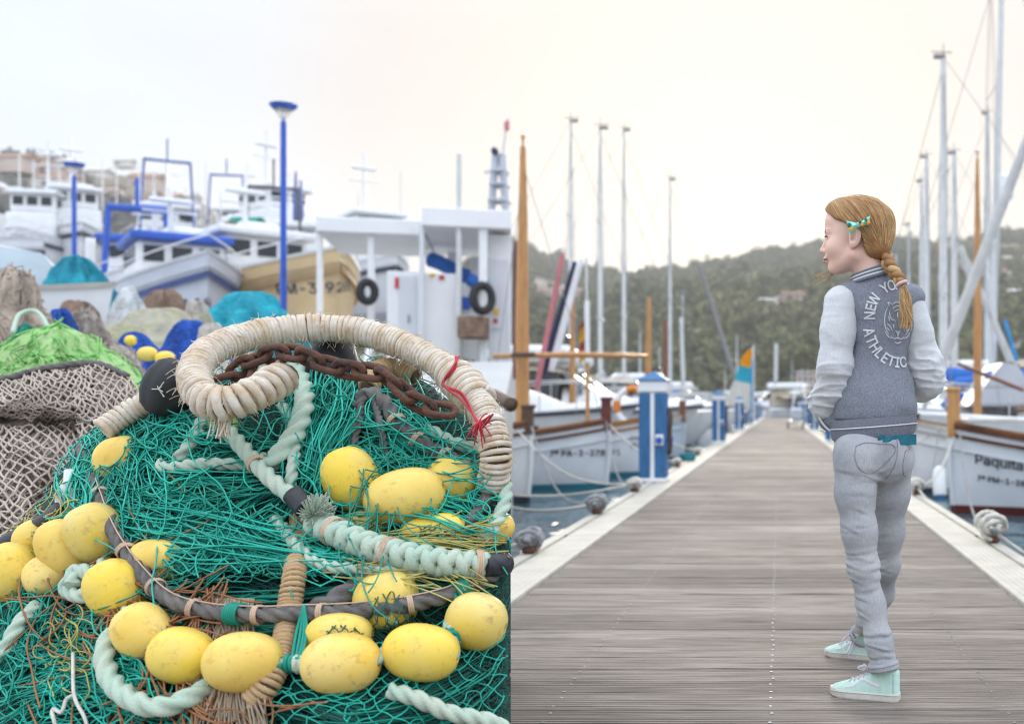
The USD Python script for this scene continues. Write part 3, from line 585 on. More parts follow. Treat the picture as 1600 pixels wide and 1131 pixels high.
def motorboat(label, loc, rz, L=7.5, canopy='beige_canvas', hm='hull_white_dark', group='motor cruisers moored along the pier', fly=False, arch=True):
    t = thing('motor_cruiser', label, 'motor boat', (loc[0], loc[1], WZ), rz, group)
    B = L * .34; (v, f), sh = hull(L, B, 1.35, 1.12, 1.05, .4, .7, .9, rake=.55, sharp=2.2, round_=.42)
    part(t, 'hull', (v, f), hm, 40); part(t, 'deck', deck(sh, -.02, .14), 'white_gloss', True); part(t, 'rubbing_strake', band(sh, -.10, -.04, .02), 'navy')
    g = np.array([[(-L * x, B * .5 * w * np.sign(a) * abs(a) ** .6, 1.1 + (z - 1.1) * (1 - abs(a) ** 3)) for a in np.linspace(-1, 1, 13)] for x, w, z in ((.20, .10, 1.25), (.30, .62, 1.55), (.40, .76, 1.75), (.47, .78, 1.8))])
    part(t, 'foredeck', grid(g), 'white_gloss', True)
    g = np.array([[(-L * (x + .06 * abs(a) * (k == 0)), B * .5 * w * np.sign(a) * abs(a) ** .7, z - .10 * a * a) for a in np.linspace(-1, 1, 13)] for k, (x, w, z) in enumerate(((.36, .74, 1.66), (.47, .70, 2.25)))])
    part(t, 'windscreen', grid(g), 'dark_glass', True)
    g = np.array([[(-L * x, B * .5 * w * a, z - .16 * a * a) for a in np.linspace(-1, 1, 9)] for x, w, z in ((.465, .71, 2.27), (.5, .76, 2.33), (.72, .78, 2.38), (.84, .74, 2.26))])
    part(t, 'canopy', [grid(g), (grid(g - (0, 0, .03))[0], grid(g)[1][:, ::-1])], canopy, True)
    for sg in (1, -1):
        part(t, 'side_screen', [grid(np.array([[(-L * x, sg * B * .5 * w, z) for x, w in ((.48, .72), (.62, .77), (.82, .75))] for z in (1.18, 2.15)]))], canopy if sg > 0 else 'smoked')
        part(t, 'handrail', tube(spline(np.array([(-L * .02, sg * .12, 1.75), (-L * .15, sg * B * .30, 1.78), (-L * .35, sg * B * .46, 1.70), (-L * .45, sg * B * .49, 1.3)]), 20), .016, 6), 'aluminium', True)
        for x, w in ((.08, .2), (.18, .33), (.28, .42)): part(t, 'stanchion', tube(np.array([(-L * x, sg * B * w, 1.15), (-L * x, sg * B * w, 1.76)]), .012, 6), 'aluminium', True)
        part(t, 'hull_window', box((-L * .36, sg * (B * .5 - .02), .82), (L * .16, .03, .13), .0), 'dark_glass')
    if arch: part(t, 'radar_arch', tube(np.array([(-L * .78, -B * .45, 1.15), (-L * .74, -B * .40, 2.5), (-L * .74, 0, 2.68), (-L * .74, B * .40, 2.5), (-L * .78, B * .45, 1.15)]), .07, 8), 'white_gloss', True)
    if fly:
        part(t, 'flybridge', box((-L * .58, 0, 2.62), (L * .28, B * .62, .45), .12), 'white_gloss'); part(t, 'fly_screen', box((-L * .46, 0, 2.95), (.1, B * .5, .3), .03), 'smoked')
    return t

# --- left of the pier, from the near end: three wooden boats, then cruisers and yachts (each with its bow to the pier)
b1 = llaut('white wooden boat nearest on the left, only its dark stem and bow in view', ((828 - CX) / F * 13.9, 13.9), 0.0, 6.2, 'hull_white_dark', 'brown_wood', 'dark_brown', fender=False, stemh=.22)
b2 = llaut('white wooden boat with a red brown stem and tall varnished mast left of the pier', ((950 - CX) / F * 16.3, 16.3), 0.0, 6.6, 'hull_white_teal', 'brown_wood', 'red_brown', (1.30, 5.22, .102), [('7\u00aa PA-2-278-91', .085, -.80, .52)], boom=(-1.7, .62, 2.02, -.2))
b3 = llaut('white wooden boat partly hidden by the first blue cabinet', ((1012 - CX) / F * 19.2, 19.2), 0.0, 6.6, 'hull_white_teal', 'varnished_wood', 'varnished_wood', None, [('7\u00aa PM-1-340', .075, -.30, .66), ('7\u00aa PM-1-340', .075, -.30, .53)])
m1 = motorboat('white cruiser with a beige canvas behind the varnished mast', ((1000 - CX) / F * 22.0, 22.2), 0.10, 7.0, 'beige_canvas')
b4 = llaut('pale blue hulled boat just beyond the first blue cabinet', ((1062 - CX) / F * 24.0, 25.0), 0.0, 6.5, 'hull_pale_blue', 'offwhite', 'brown_wood', (2.6, 4.3, .07))
m2 = motorboat('white cruiser with a tan canopy beyond the pale blue boat', (-2.0, 28.2), 0.05, 7.6, 'beige_canvas', fly=True)
YL = [('white yacht whose mast stands third from the left', 892, 190, 36), ('white yacht with the tallest mast in the left group', 938, 201, 33), ('white yacht with the mast between the flag pole and the first cabinet', 975, 204, 40), ('white yacht with the short mast right of the first cabinet', 1047, 281, 47)]
for lab, px, py, Y in YL:
    zt = H + (CY - py) / F * Y - WZ; X = (px - CX) / F * Y; L = 9.2 if Y < 45 else 8.4; bow = min(X + .40 * L, -1.75); mx = (bow - X) / L
    sailboat(lab, (bow, Y), 0.0, L, zt, mx, .075, ['blue_canvas', 'beige_canvas', 'blue_canvas', 'teal_canvas'][YL.index((lab, px, py, Y))], ['hull_white_blue', 'hull_white_dark', 'hull_white_dark', 'hull_white_blue'][YL.index((lab, px, py, Y))])
s0 = sailboat('small yacht far along the left side with a blue sail cover', (-1.9, 56.0), 0, 7.5, 7.2, .42, .06)
m3 = motorboat('white cruiser with a blue canopy midway along the left side of the pier', (-1.9, 43.5), 0, 7.2, 'blue_canvas', 'hull_white_blue')
m4 = motorboat('white flybridge cruiser far along the left side of the pier', (-1.9, 51.0), 0, 8.2, 'beige_canvas', fly=True)
m5 = motorboat('white cruiser last but one on the left side of the pier', (-1.9, 61.5), 0, 7.2, 'beige_canvas')
copy(m4, (-1.9, 68.0, WZ), 0, 'white flybridge cruiser at the far left end of the pier')
copy(m5, (-1.95, 39.6, WZ), .0, 'white cruiser behind the tallest left mast'); copy(m3, (-2.0, 47.6, WZ), .0, 'blue canopied cruiser between two flybridge boats on the left'); copy(m2, (-2.2, 31.4, WZ), .03, 'white flybridge cruiser between the pale blue boat and the yachts')
# spars of boats whose hulls lie behind others
def spar(px0, py0, px1, py1, Y, r0, r1, mt, label, name='spar', cat='spar', n=10, Y1=None):
    a, b = at(px0, py0, Y), at(px1, py1, Y1 or Y); q = np.linspace(0, 1, n)[:, None]
    return solo(name, tube(a + (b - a) * q, np.interp(q[:, 0], [0, .1, .6, 1], [r0 * .8, r0, (r0 + r1) / 2, r1]), 10), mt, label, cat, True)
spar(838, 610, 879, 398, 20.8, .055, .05, 'pink_sock', 'slanting spar in a faded pink cover behind the varnished mast')
spar(846, 590, 900, 410, 21.2, .085, .07, 'navy', 'slanting spar in a navy blue cover')
spar(861, 580, 908, 405, 21.0, .075, .06, 'white_paint', 'white spar slanting beside the navy one')
spar(806, 660, 806, 378, 24.0, .08, .06, 'brown_wood', 'dark brown mast at the far left of the marina', 'mast', 'mast')
spar(1012, 640, 1014, 465, 24.9, .085, .05, 'varnished_wood', 'short thick varnished mast behind the first cabinet', 'mast', 'mast')
spar(1146, 585, 1093, 415, 58.0, .14, .10, 'wire', 'long grey spar sloping down to the right before the hill')
spar(1040, 590, 1039, 500, 26.5, .07, .06, 'brown_wood', 'thin brown pole with a white upper half beyond the first cabinet', 'pole', 'pole')
spar(1212, 600, 1213, 538, 84.0, .16, .14, 'mast_grey', 'short pale mast near the far end of the pier', 'mast', 'mast')
spar(1068, 600, 1064, 496, 50.0, .10, .07, 'mast_grey', 'thin pale mast right of the short mast by the cabinet', 'mast', 'mast')
spar(800, 554, 836, 553, 16.05, .035, .03, 'dark_brown', 'dark crosstree pole lashed at the varnished boom', 'pole', 'pole')
# flag on a staff on the third boat
t = thing('flag_staff', 'staff with a furled red and yellow flag at the wooden boats', 'flag', at(918, 648, 18.4)); k = 18.4 / F
part(t, 'staff', tube(np.array([(0, 0, -.1), (0, 0, 82 * k)]), .034, 8), 'varnished_wood', True); part(t, 'upper_staff', tube(np.array([(0, 0, 82 * k), (-.01, 0, 178 * k)]), .045, 8), 'white_paint', True); part(t, 'thin_top', tube(np.array([(-.01, 0, 178 * k), (-.02, 0, 245 * k)]), .02, 6), 'mast_grey', True)
g = lambda z0, z1: grid(np.array([[(-.03 - .10 * (i / 6) - .02 * math.sin(j), .03 * math.sin(i * 1.3 + j), z0 + (z1 - z0) * j / 5 - .10 * i / 6) for i in range(7)] for j in range(6)]))
for z0, z1, m_ in ((88, 104, 'yellow_paint'), (104, 120, 'red_paint'), (120, 142, 'yellow_paint'), (142, 150, 'red_paint')): part(t, 'flag', [g(z0 * k, z1 * k), (g(z0 * k, z1 * k)[0], g(z0 * k, z1 * k)[1][:, ::-1])], m_, True)
lb = thing('lifebuoy', 'orange and white lifebuoy on the boat behind the first cabinet', 'lifebuoy', at(988, 635, 20.5)); a = np.linspace(0, 2 * np.pi, 32, endpoint=False)
part(lb, 'ring', tube(np.stack([.30 * np.cos(a), 0 * a, .34 * np.sin(a)], -1), .065, 12, closed=True), 'white_paint', True)
for k_ in range(4):
    a = np.linspace(k_ * np.pi / 2 - .35, k_ * np.pi / 2 + .35, 8); part(lb, 'band', tube(np.stack([.30 * np.cos(a), 0 * a, .34 * np.sin(a)], -1), .068, 12), 'orange_paint', True)
# --- bright sail of a beach catamaran
t = thing('sailing_dinghy', 'dinghy with a white, turquoise and orange sail beside the pier', 'sailing dinghy', (0, 0, 0), 0)
Ys = 43.0; q = np.linspace(0, 1, 20)
lead = lambda v: 1173 + 2 * (1 - v); 
def sx(v): return np.interp(v, [0, .25, .55, .78, .90, 1.0], [1132, 1140, 1150, 1156, 1163, 1171])
def sail(v0, v1):
    g = []
    for v in np.linspace(v0, v1, 8):
        py = 634 - (634 - 545) * v; x0, x1 = sx(v), 1175
        g.append([at(x0 + (x1 - x0) * u, py + 7 * (1 - u) * -(.5 - v) * 0 - 5 * u * 0 + (6 * u if v < .99 else 0) - 0, Ys + .35 * math.sin(u * 3.1)) for u in np.linspace(0, 1, 7)])
    return grid(np.array(g))
mat('sail_orange', (.88, .56, .02), .7, .08, 4, trans=.55); mat('sail_turq', (.10, .60, .74), .7, .08, 4, trans=.55); mat('sail_white', (.80, .80, .78), .7, .06, 4, trans=.55)
for v0, v1, m_ in ((0, .45, 'sail_white'), (.45, .72, 'sail_turq'), (.72, 1.0, 'sail_orange')):
    s_ = sail(v0, v1); part(t, 'sail_panel', [s_, (s_[0] + np.array([0, .02, 0]), s_[1][:, ::-1])], m_, True)
part(t, 'mast', tube(np.array([at(1177, 655, Ys), at(1177, 540, Ys)]), .045, 8), 'mast_grey', True); part(t, 'sail_edge', tube(np.array([at(1174, 640, Ys - .05), at(1175, 562, Ys - .05)]), .035, 6), 'cyan_blue', True)
for dx in (0, 1.6):
    (v, f), sh = hull(4.2, .45, .42, .36, .36, .2, 1, .6); part(t, 'float_hull', moved((v, f), (-2.0 - .2 + dx * 0, Ys - .8 + dx, WZ)), 'white_gloss', 40)

# --- right of the pier (bows to the pier: the boats run to +x, turned round)
PI = math.pi
p1 = llaut('white wooden boat right of the pier with a varnished stem and lettered bow', ((1486 - CX) / F * 12.6, 12.6), PI, 6.3, 'hull_white_red', 'brown_wood', 'varnished_wood', None, None, stemh=.42)
def bow_text(parent, txt, hgt, x0, z, L=6.3, B=2.2, mtl='lettering', slope=0):
    (v, f), sh = hull(L, B, 1.02, .66, .74, .35, 1.1, .30, rake=.02, sharp=2.3, round_=.62)
    put_text(parent, txt, hgt, x0, z, sh, L, mtl, sg=1, frac=.97, skew=slope)
bow_text(p1, 'Paquita', .105, -.24, .60, slope=-.14); bow_text(p1, '7\u00aa PM-1-2815-95', .06, -.27, .40, slope=-.10)
part(p1, 'hatch_board', box((-.42, .1, 1.10), (.60, .42, .05), .012, .1), 'offwhite')
for i in range(4): part(p1, 'rope_coil', tube(np.stack([-1.1 - .22 * i + .16 * np.cos(np.linspace(0, 19, 60)), -.05 * i + .16 * np.sin(np.linspace(0, 19, 60)) + .4, 1.02 - .05 * i + .05 * np.linspace(0, 1, 60) * 3], -1), .022, 8), 'rope_white', True)
p2 = llaut('white wooden boat with a hanging fender behind the named one', ((1428 - CX) / F * 15.2, 15.4), PI, 6.3, 'hull_white_dark', 'offwhite', 'dark_brown', None, None, stemh=.1)
part(p2, 'fender', moved(tube(np.array([(0, 0, .16), (0, 0, .10), (0, 0, -.25), (0, 0, -.3)]), [.03, .10, .10, .04], 16), (-.30, .62, .28), rx=.35), 'white_gloss', True); part(p2, 'fender_end', moved(trimesh.creation.icosphere(2, .09), (-.30, .70, .02)), 'cabinet_blue', True)
y1 = sailboat('white yacht with a registration on its bow and a furled sail slanting up right', ((1432 - CX) / F * 18.6, 18.6), PI, 9.0, 9.6, .36, .09, 'blue_canvas', 'hull_white_dark', furl=False)
(v, f), shy = hull(9.0, 9 * .31, 1.15, .95, .92, .45, 1.0, .72, rake=.30, sharp=2.0, round_=.5)
put_text(y1, '7\u00aa PM-1-9-05', .15, -.55, .62, shy, 9.0, 'lettering', sg=1, frac=.97)
a, b = np.array([-.1, 0, 1.15]), np.array([-3.2, 0, 9.2]); q = np.linspace(0, 1, 40)[:, None]
part(y1, 'furled_sail', tube(a + (b - a) * q, np.interp(q[:, 0], [0, .04, .12, .5, 1], [.03, .06, .105, .095, .035]), 14, lobes=2, depth=.12, twist=5), 'sailcloth', True)
YR = [('yacht with the tall mast right of the girl\'s head', 1474, 90, 26.5, .11), ('yacht with the tallest mast at the right edge', 1548, -90, 31.0, .11), ('yacht with the mast just right of the girl\'s plait', 1448, 246, 39.0, .12), ('yacht with the thin short mast close to the girl', 1440, 284, 46.0, .11), ('yacht with the mast between the tall one and the wooden one', 1491, 240, 35.0, .12), ('yacht with the mast beside the tallest one', 1543, 178, 42.5, .13), ('yacht with the lowest mast just over the girl\'s shoulder', 1420, 352, 60.0, .08), ('far yacht near the pier\'s end on the right', 1400, 395, 70.0, .08)]
for i, (lab, px, py, Y, r) in enumerate(YR):
    zt = H + (CY - py) / F * Y - WZ; X = (px - CX) / F * Y; L = max(8.8, (X - 1.9) / .55); bow = max(X - .42 * L, 1.75); mx = (X - bow) / L
    y_ = sailboat('white ' + lab, (bow, Y), PI, L, zt, mx, r, ['blue_canvas', 'blue_canvas', 'beige_canvas', 'white_paint'][i % 4], ['hull_white_blue', 'hull_white_dark'][i % 2], tilt=[.0, .35][i == 1] if i < 2 else .0)
    if i == 1:
        part(y_, 'radar', [box((-mx * L - .45, 0, 7.65), (.42, .3, .75), .08), tube(np.array([(-mx * L, 0, 7.5), (-mx * L - .45, 0, 7.5)]), .03, 6)], 'white_gloss')
llaut('wooden boat with an orange varnished mast behind the slanting sail', (2.4, 21.6), PI, 6.6, 'hull_white_teal', 'varnished_wood', 'varnished_wood', (((1527 - CX) / F * 21.6 - 2.4), 6.25, .085))
t = thing('flag_staff', 'staff with a red and yellow flag between the right masts', 'flag', at(1477, 470, 40)); k = 40 / F
part(t, 'staff', tube(np.array([(0, 0, -120 * k), (0, 0, 100 * k)]), .035, 6), 'mast_grey', True)
for z0, z1, m_ in ((88, 95, 'yellow_paint'), (80, 88, 'orange_paint'), (74, 80, 'red_paint')): part(t, 'flag', box((-.14, 0, (z0 + z1) / 2 * k), (.28, .02, (z1 - z0) * k), 0), m_)
spar(1479, 560, 1471, 430, 28, .10, .08, 'white_paint', 'white furled sail upright behind the girl\'s arm', 'spar'); spar(1476, 620, 1478, 480, 27.8, .075, .07, 'brown_wood', 'brown wooden pole behind the girl\'s right arm', 'pole', 'pole')
spar(1600, 605, 1570, 500, 24, .05, .04, 'cyan_blue', 'slanting spar in a blue cover at the right edge'); spar(1530, 470, 1500, 385, 30, .12, .10, 'sailcloth', 'furled sail slanting before the wooden mast'); spar(1590, 590, 1530, 450, 26, .10, .07, 'sailcloth', 'furled white sail slanting down to the right edge')
spar(1600, 610, 1496, 568, 17.6, .035, .03, 'brown_wood', 'thin brown boom over the white yacht at right')
mR = motorboat('white cruiser under a blue canopy right of the pier', (1.9, 29.5), PI, 7.6, 'blue_canvas', 'hull_white_blue')
for Y, lab, src in ((36.8, 'white cruiser between two yachts right of the girl', m2), (42.0, 'blue canopied cruiser farther along the right side', m3), (58.0, 'flybridge cruiser by the third right cabinet', m4), (24.2, 'white cruiser behind the wooden mast on the right', m5), (33.0, 'white cruiser just beyond the blue canopied one on the right', m5), (50.0, 'white flybridge cruiser midway on the right side', m4), (54.5, 'white cruiser with tan canopy far along the right side', m5), (65.0, 'white cruiser near the far right end of the pier', m3)): copy(src, (1.9, Y, WZ), PI, lab)
spar(1492, 599, 1548, 592, 24.5, .13, .10, 'blue_canvas', 'blue covered boom low behind the slanting sail', 'covered_boom', 'boom'); spar(1540, 590, 1612, 586, 22.5, .15, .11, 'blue_canvas', 'long blue covered boom at the right edge', 'covered_boom', 'boom'); spar(1478, 640, 1500, 612, 20.5, .16, .12, 'blue_canvas', 'blue cover bundle behind the varnished stem at right', 'covered_boom', 'boom')
cv = thing('boat_cover', 'grey canvas boat tent on a moored boat at right', 'boat cover', at(1560, 598, 23)); part(cv, 'canvas', moved(prism([(-.8, -.5), (.8, -.5), (.2, .35), (-.1, .40)], -.9, .9), rx=PI / 2), 'grey_hull')
# --- boats across the end of the pier and in the far basin
far = [motorboat('white cruiser lying across the far end of the pier', (-4.0, 92), 0.2, 9.5, 'beige_canvas', fly=True, group='boats across the far basin')]
far.append(sailboat('far white yacht in the basin', (-10, 105), 0.4, 9, 8.5, .42, .1, group='boats across the far basin'))
rg = np.random.default_rng(77); far[1:] and tag(far[1], 'small white boat among many in the far basin')
tag(far[0], 'small white boat among many in the far basin')
for i in range(58):
    Y = rg.uniform(84, 150); px = rg.uniform(800, 1640); X = (px - CX) / F * Y
    if i % 4 == 0: copy(far[1], (X, Y, WZ), rg.uniform(0, 6.28), 'small white boat among many in the far basin', s=rg.uniform(.6, .95))
    else: copy(far[0], (X, Y, WZ), rg.uniform(0, 6.28), 'small white boat among many in the far basin', s=rg.uniform(.75, 1.2))
t = thing('harbour_building', 'long pink building on the far shore beyond the pier', 'building', at(1266, 602, 158)); k = 158 / F
part(t, 'wall', box((0, 0, 8 * k), (44 * k, 6, 24 * k), .05), 'villa_pink'); part(t, 'roof', box((0, 0, 20.6 * k), (47 * k, 6.6, 1.6 * k), .03), 'villa_white')
for i in range(5): part(t, 'window', box(((-16 + 8 * i) * k, -3.02, 9 * k), (3.4 * k, .1, 6 * k)), 'window_dark')
# far quay at the hill's foot
tag(part('/World', 'far_quay', box((40, 166, -.2), (400, 14, 1.6)), 'concrete'), 'pale quay along the foot of the hill', 'quay', kind='structure')

# --- service cabinets on the kerbs
def cabinet(label, X, Y, s=1.0):
    t = thing('service_cabinet', label, 'service cabinet', (X, Y, .018), 0, 'blue and white service cabinets on the pier')
    w = .285
    part(t, 'plinth', box((0, 0, .02), (w + .02, w + .02, .04), .005), 'white_paint'); part(t, 'core', box((0, 0, .49), (w - .03, w - .03, .94)), 'white_paint')
    for sx in (-1, 1):
        for sy in (-1, 1): part(t, 'corner_panel', box((sx * w * .287, sy * (w / 2 - .012), .485), (w * .40, .024, .89), .005), 'cabinet_blue'); part(t, 'side_panel', box((sx * (w / 2 - .012), sy * w * .262, .485), (.024, w * .34, .89), .005), 'cabinet_blue')
    for sy in (-1, 1): part(t, 'post_strip', box((0, sy * (w / 2 - .017), .485), (w * .15, .022, .90), .003), 'white_paint')
    part(t, 'head', box((0, 0, 1.0), (w + .01, w + .01, .115), .006), 'white_paint'); c = trimesh.convex.convex_hull(np.array([(sx * .16, sy * .16, 1.058) for sx in (-1, 1) for sy in (-1, 1)] + [(sx * .16, sy * .16, 1.068) for sx in (-1, 1) for sy in (-1, 1)] + [(sx * .02, sy * .02, 1.155) for sx in (-1, 1) for sy in (-1, 1)]))
    part(t, 'cap', c, 'cabinet_blue')
    part(t, 'socket_plate', box((.075, -w / 2 - .008, .44), (.085, .018, .115), .005), 'white_paint'); part(t, 'socket', moved(trimesh.creation.cylinder(.034, .05, sections=20), (.075, -w / 2 - .03, .435), rx=PI / 2), 'blue_paint', 40)
    part(t, 'socket', moved(trimesh.creation.cylinder(.034, .06, sections=20), (w / 2 + .03, 0, .44), ry=PI / 2), 'blue_paint', 40); part(t, 'hose_reel', tube(np.stack([w / 2 + .03 + .012 * np.sin(np.linspace(0, 30, 60)), .06 * np.cos(np.linspace(0, 12, 60)), .52 + .26 * np.sin(np.linspace(0, 12, 60)) * np.linspace(1, .8, 60)], -1), .012, 8), 'dark_brown', True)
    return t
cab = cabinet('nearest blue and white service cabinet on the left kerb', -1.325, 11.3)
for X, Y, lab in ((-1.33, 23.6, 'second blue service cabinet on the left kerb'), (-1.33, 36.0, 'third blue service cabinet on the left kerb'), (-1.33, 48.3, 'fourth blue service cabinet on the left kerb'), (-1.33, 60.6, 'fifth blue service cabinet on the left kerb'), (-1.33, 72.8, 'farthest blue service cabinet on the left kerb'), (1.20, 24.2, 'nearest blue service cabinet on the right kerb, beside the girl'), (1.20, 36.2, 'second blue service cabinet on the right kerb'), (1.20, 48.4, 'third blue service cabinet on the right kerb'), (1.20, 60.5, 'farthest blue service cabinet on the right kerb')): copy(cab, (X, Y, .018), 0, lab)

# --- cleats with knotted lines along the kerbs, and mooring lines to the boats
def mooring(X, Y, side, lab, line_to, knot=.05):
    t = thing('mooring_cleat', lab, 'cleat', (X, Y, .018), 0, 'cleats along the kerbs')
    part(t, 'base', box((0, 0, .02), (.07, .15, .04), .012), 'rust'); part(t, 'horn', tube(np.array([(0, -.13, .085), (0, -.06, .075), (0, .06, .075), (0, .13, .085)]), [.014, .02, .02, .014], 10), 'galvanised', True)
    part(t, 'post', [tube(np.array([(0, y, .03), (0, y, .075)]), .018, 8) for y in (-.03, .03)], 'galvanised', True)
    rg = np.random.default_rng(int(abs(Y) * 100)); a = np.linspace(0, 2 * PI * 5, 150)
    pts = np.stack([.055 * np.sin(a) * (1 + .2 * np.sin(a * .37)), .085 * np.cos(a * .5 + .4) + .012 * np.sin(a * 2.3), .075 + .04 * np.cos(a) + .02 * np.sin(a * .31)], -1) * (knot / .062)
    part(t, 'knotted_line', tube(pts, .0155, 10, lobes=3, depth=.3, twist=70), 'rope_white' if side > 0 or Y > 9 else 'rope_grey', True)
    P0 = np.array([X, Y, .018 + .07]); 
    for k, q in enumerate(line_to):
        m_ = np.linspace(0, 1, 30)[:, None]; c = P0 + (np.array(q) - P0) * m_; c[:, 2] -= .16 * np.sin(m_[:, 0] * PI) * np.linalg.norm(np.array(q) - P0) / 3
        solo('mooring_line', tube(c, .0115, 9, lobes=3, depth=.3, twist=90), 'rope_white' if k % 2 == 0 else 'rope_grey', 'pale mooring line from a pier cleat to a moored boat', 'rope', True, group='mooring lines')
mooring(-1.335, 5.75, -1, 'nearest cleat on the left kerb wound with grey rope', [(-2.6, 8.2, .0)], .055)
mooring(-1.335, 7.85, -1, 'second cleat on the left kerb wound with grey rope', [(-3.3, 10.6, .15), (-3.2, 13.8, .55)], .062)
mooring(-1.335, 9.9, -1, 'third cleat on the left kerb just before the first cabinet', [(-3.35, 13.7, .50), (-2.62, 16.2, .58), (-3.2, 10.5, .02)], .055)
mooring(-1.335, 14.0, -1, 'cleat on the left kerb beyond the first cabinet', [(-2.6, 16.3, .55), (-2.4, 19.0, .55)])
mooring(-1.335, 17.5, -1, 'cleat on the left kerb opposite the third wooden boat', [(-2.4, 19.1, .55)])
mooring(1.235, 6.2, 1, 'nearest cleat on the right kerb, thick with white rope', [(1.95, 6.0, -.30), (2.1, 12.4, .52)], .075)
mooring(1.235, 9.6, 1, 'second cleat on the right kerb wound with white rope', [(2.05, 12.5, .45), (2.3, 15.3, .5), (1.5, 7.2, -.05)], .062)
mooring(1.235, 14.5, 1, 'third cleat on the right kerb', [(2.3, 15.4, .5)])
tp = thing('tarp_bundle', 'small bundle and blue tub on the left kerb past the cabinet', 'bundle', (-1.33, 15.6, .02)); part(tp, 'tub', lathe([(.0, 0), (.10, 0), (.13, .10), (.12, .10), (.095, .01), (0, .01)], 18), 'teal_canvas', True)
# trolley at the far end of the pier
t = thing('trolley', 'grey luggage trolley standing near the far end of the pier', 'trolley', (.62, 40, .0)); part(t, 'bed', box((0, 0, .28), (.6, 1.0, .06), .02), 'aluminium'); part(t, 'load', box((0.05, 0, .55), (.5, .8, .48), .10), 'grey_hull')
for sx in (-.28, .28):
    for sy in (-.36, .36): part(t, 'wheel', moved(trimesh.creation.cylinder(.12, .05, sections=20), (sx, sy, .12), ry=PI / 2), 'black_rubber', 40)
part(t, 'handle', tube(np.array([(-.25, -.5, .3), (-.25, -.62, .95), (.25, -.62, .95), (.25, -.5, .3)]), .018, 8), 'galvanised', True)
# ---------------------------------------------------------------- the near heap of green net on the pier
PX_TOP = [-160, -60, 0, 60, 100, 150, 200, 280, 400, 560, 660, 740, 800]
PY_TOP = [940, 880, 845, 790, 712, 672, 640, 590, 556, 552, 580, 640, 705]
def pytop(px): return np.interp(px, PX_TOP, PY_TOP)
def depth(px, py):
    """distance of the heap's face seen along a ray, metres (a dome leaning back)"""
    px, py = np.asarray(px, float), np.asarray(py, float)
    q = np.clip((1131 - py) / 640, -0.4, 1.2)
    base = 1.98 + 0.78 * np.sign(q) * np.abs(q) ** 1.15
    side = 0.16 * np.clip(np.abs(px - 450) / 450, 0, 1.6) ** 2
    lump = 0.07 * (meshkit.fbm(np.stack([px / 90, py / 90, 0 * px], -1), 3, 3) - 0.5)
    t = np.clip((pytop(px) + 60 - py) / 60, 0, 2)
    return base + side + lump + 0.12 * t ** 2
def W(px, py, off=0.0):
    """point on the heap's face (off metres towards the viewer)"""
    px, py = np.broadcast_arrays(np.asarray(px, float), np.asarray(py, float)); Y = depth(px, py) - off
    return np.stack([(px - CX) / F * Y, Y, H + (CY - py) / F * Y], -1)
SC = 2.3 / F        # metres per picture pixel at the heap

MAT['net_green'] = None
def netmat(name, cols, rough=0.55):
    MAT[name] = usdkit.material(stage, '/World/Looks/' + name, {'g': ('geometry', {}), 'rp': ('rgb_ramp', {'ramp': cols}), 'tc': ('texture_coordinate', {}), 'n': ('noise_texture', {'scale': 5.0, 'detail': 3.0}),
        'r': ('map_range', {'from_min': 0.3, 'from_max': 0.7, 'to_min': 0.72, 'to_max': 1.2}), 'm': ('mix', {'mix_type': 'multiply', 'fac': 1.0}),
        'p': ('principled_bsdf', {'roughness': rough, 'specular_ior_level': 0.4})},
        [('g.random_per_island', 'rp.fac'), ('tc.object', 'n.vector'), ('n.fac', 'r.value'), ('rp.color', 'm.color1'), ('r.result', 'm.color2'), ('m.color', 'p.base_color')], surface='p.BSDF')
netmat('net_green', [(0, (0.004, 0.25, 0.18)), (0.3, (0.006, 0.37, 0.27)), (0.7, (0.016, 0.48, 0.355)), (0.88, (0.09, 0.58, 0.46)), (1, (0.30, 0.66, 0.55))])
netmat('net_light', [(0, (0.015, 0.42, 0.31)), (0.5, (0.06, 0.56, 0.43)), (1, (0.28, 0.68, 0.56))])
netmat('net_dark_shade', [(0, (0.003, 0.08, 0.06)), (0.5, (0.004, 0.14, 0.10)), (1, (0.006, 0.22, 0.16))])  # dark green: shade painted into the buried strands; also the finer dark netting
netmat('net_beige', [(0, (0.46, 0.38, 0.32)), (0.5, (0.58, 0.49, 0.42)), (1, (0.68, 0.60, 0.53))], 0.85)
netmat('twine_orange', [(0, (0.30, 0.13, 0.055)), (0.5, (0.42, 0.20, 0.09)), (1, (0.52, 0.30, 0.17))], 0.8)
netmat('twine_straw', [(0, (0.40, 0.31, 0.22)), (0.6, (0.52, 0.42, 0.31)), (1, (0.44, 0.24, 0.14))], 0.85)
netmat('twine_yellow', [(0, (0.42, 0.38, 0.12)), (0.6, (0.55, 0.50, 0.20)), (1, (0.45, 0.42, 0.28))], 0.85)
netmat('net_lime', [(0, (0.22, 0.52, 0.14)), (0.6, (0.36, 0.66, 0.24)), (1, (0.48, 0.70, 0.34))], 0.7)
mat('heap_core', (0.006, 0.085, 0.065), 0.95, 0.0, 26.0, col2=(0.02, 0.035, 0.03), bump=1.0, bscale=55, bdist=0.02)
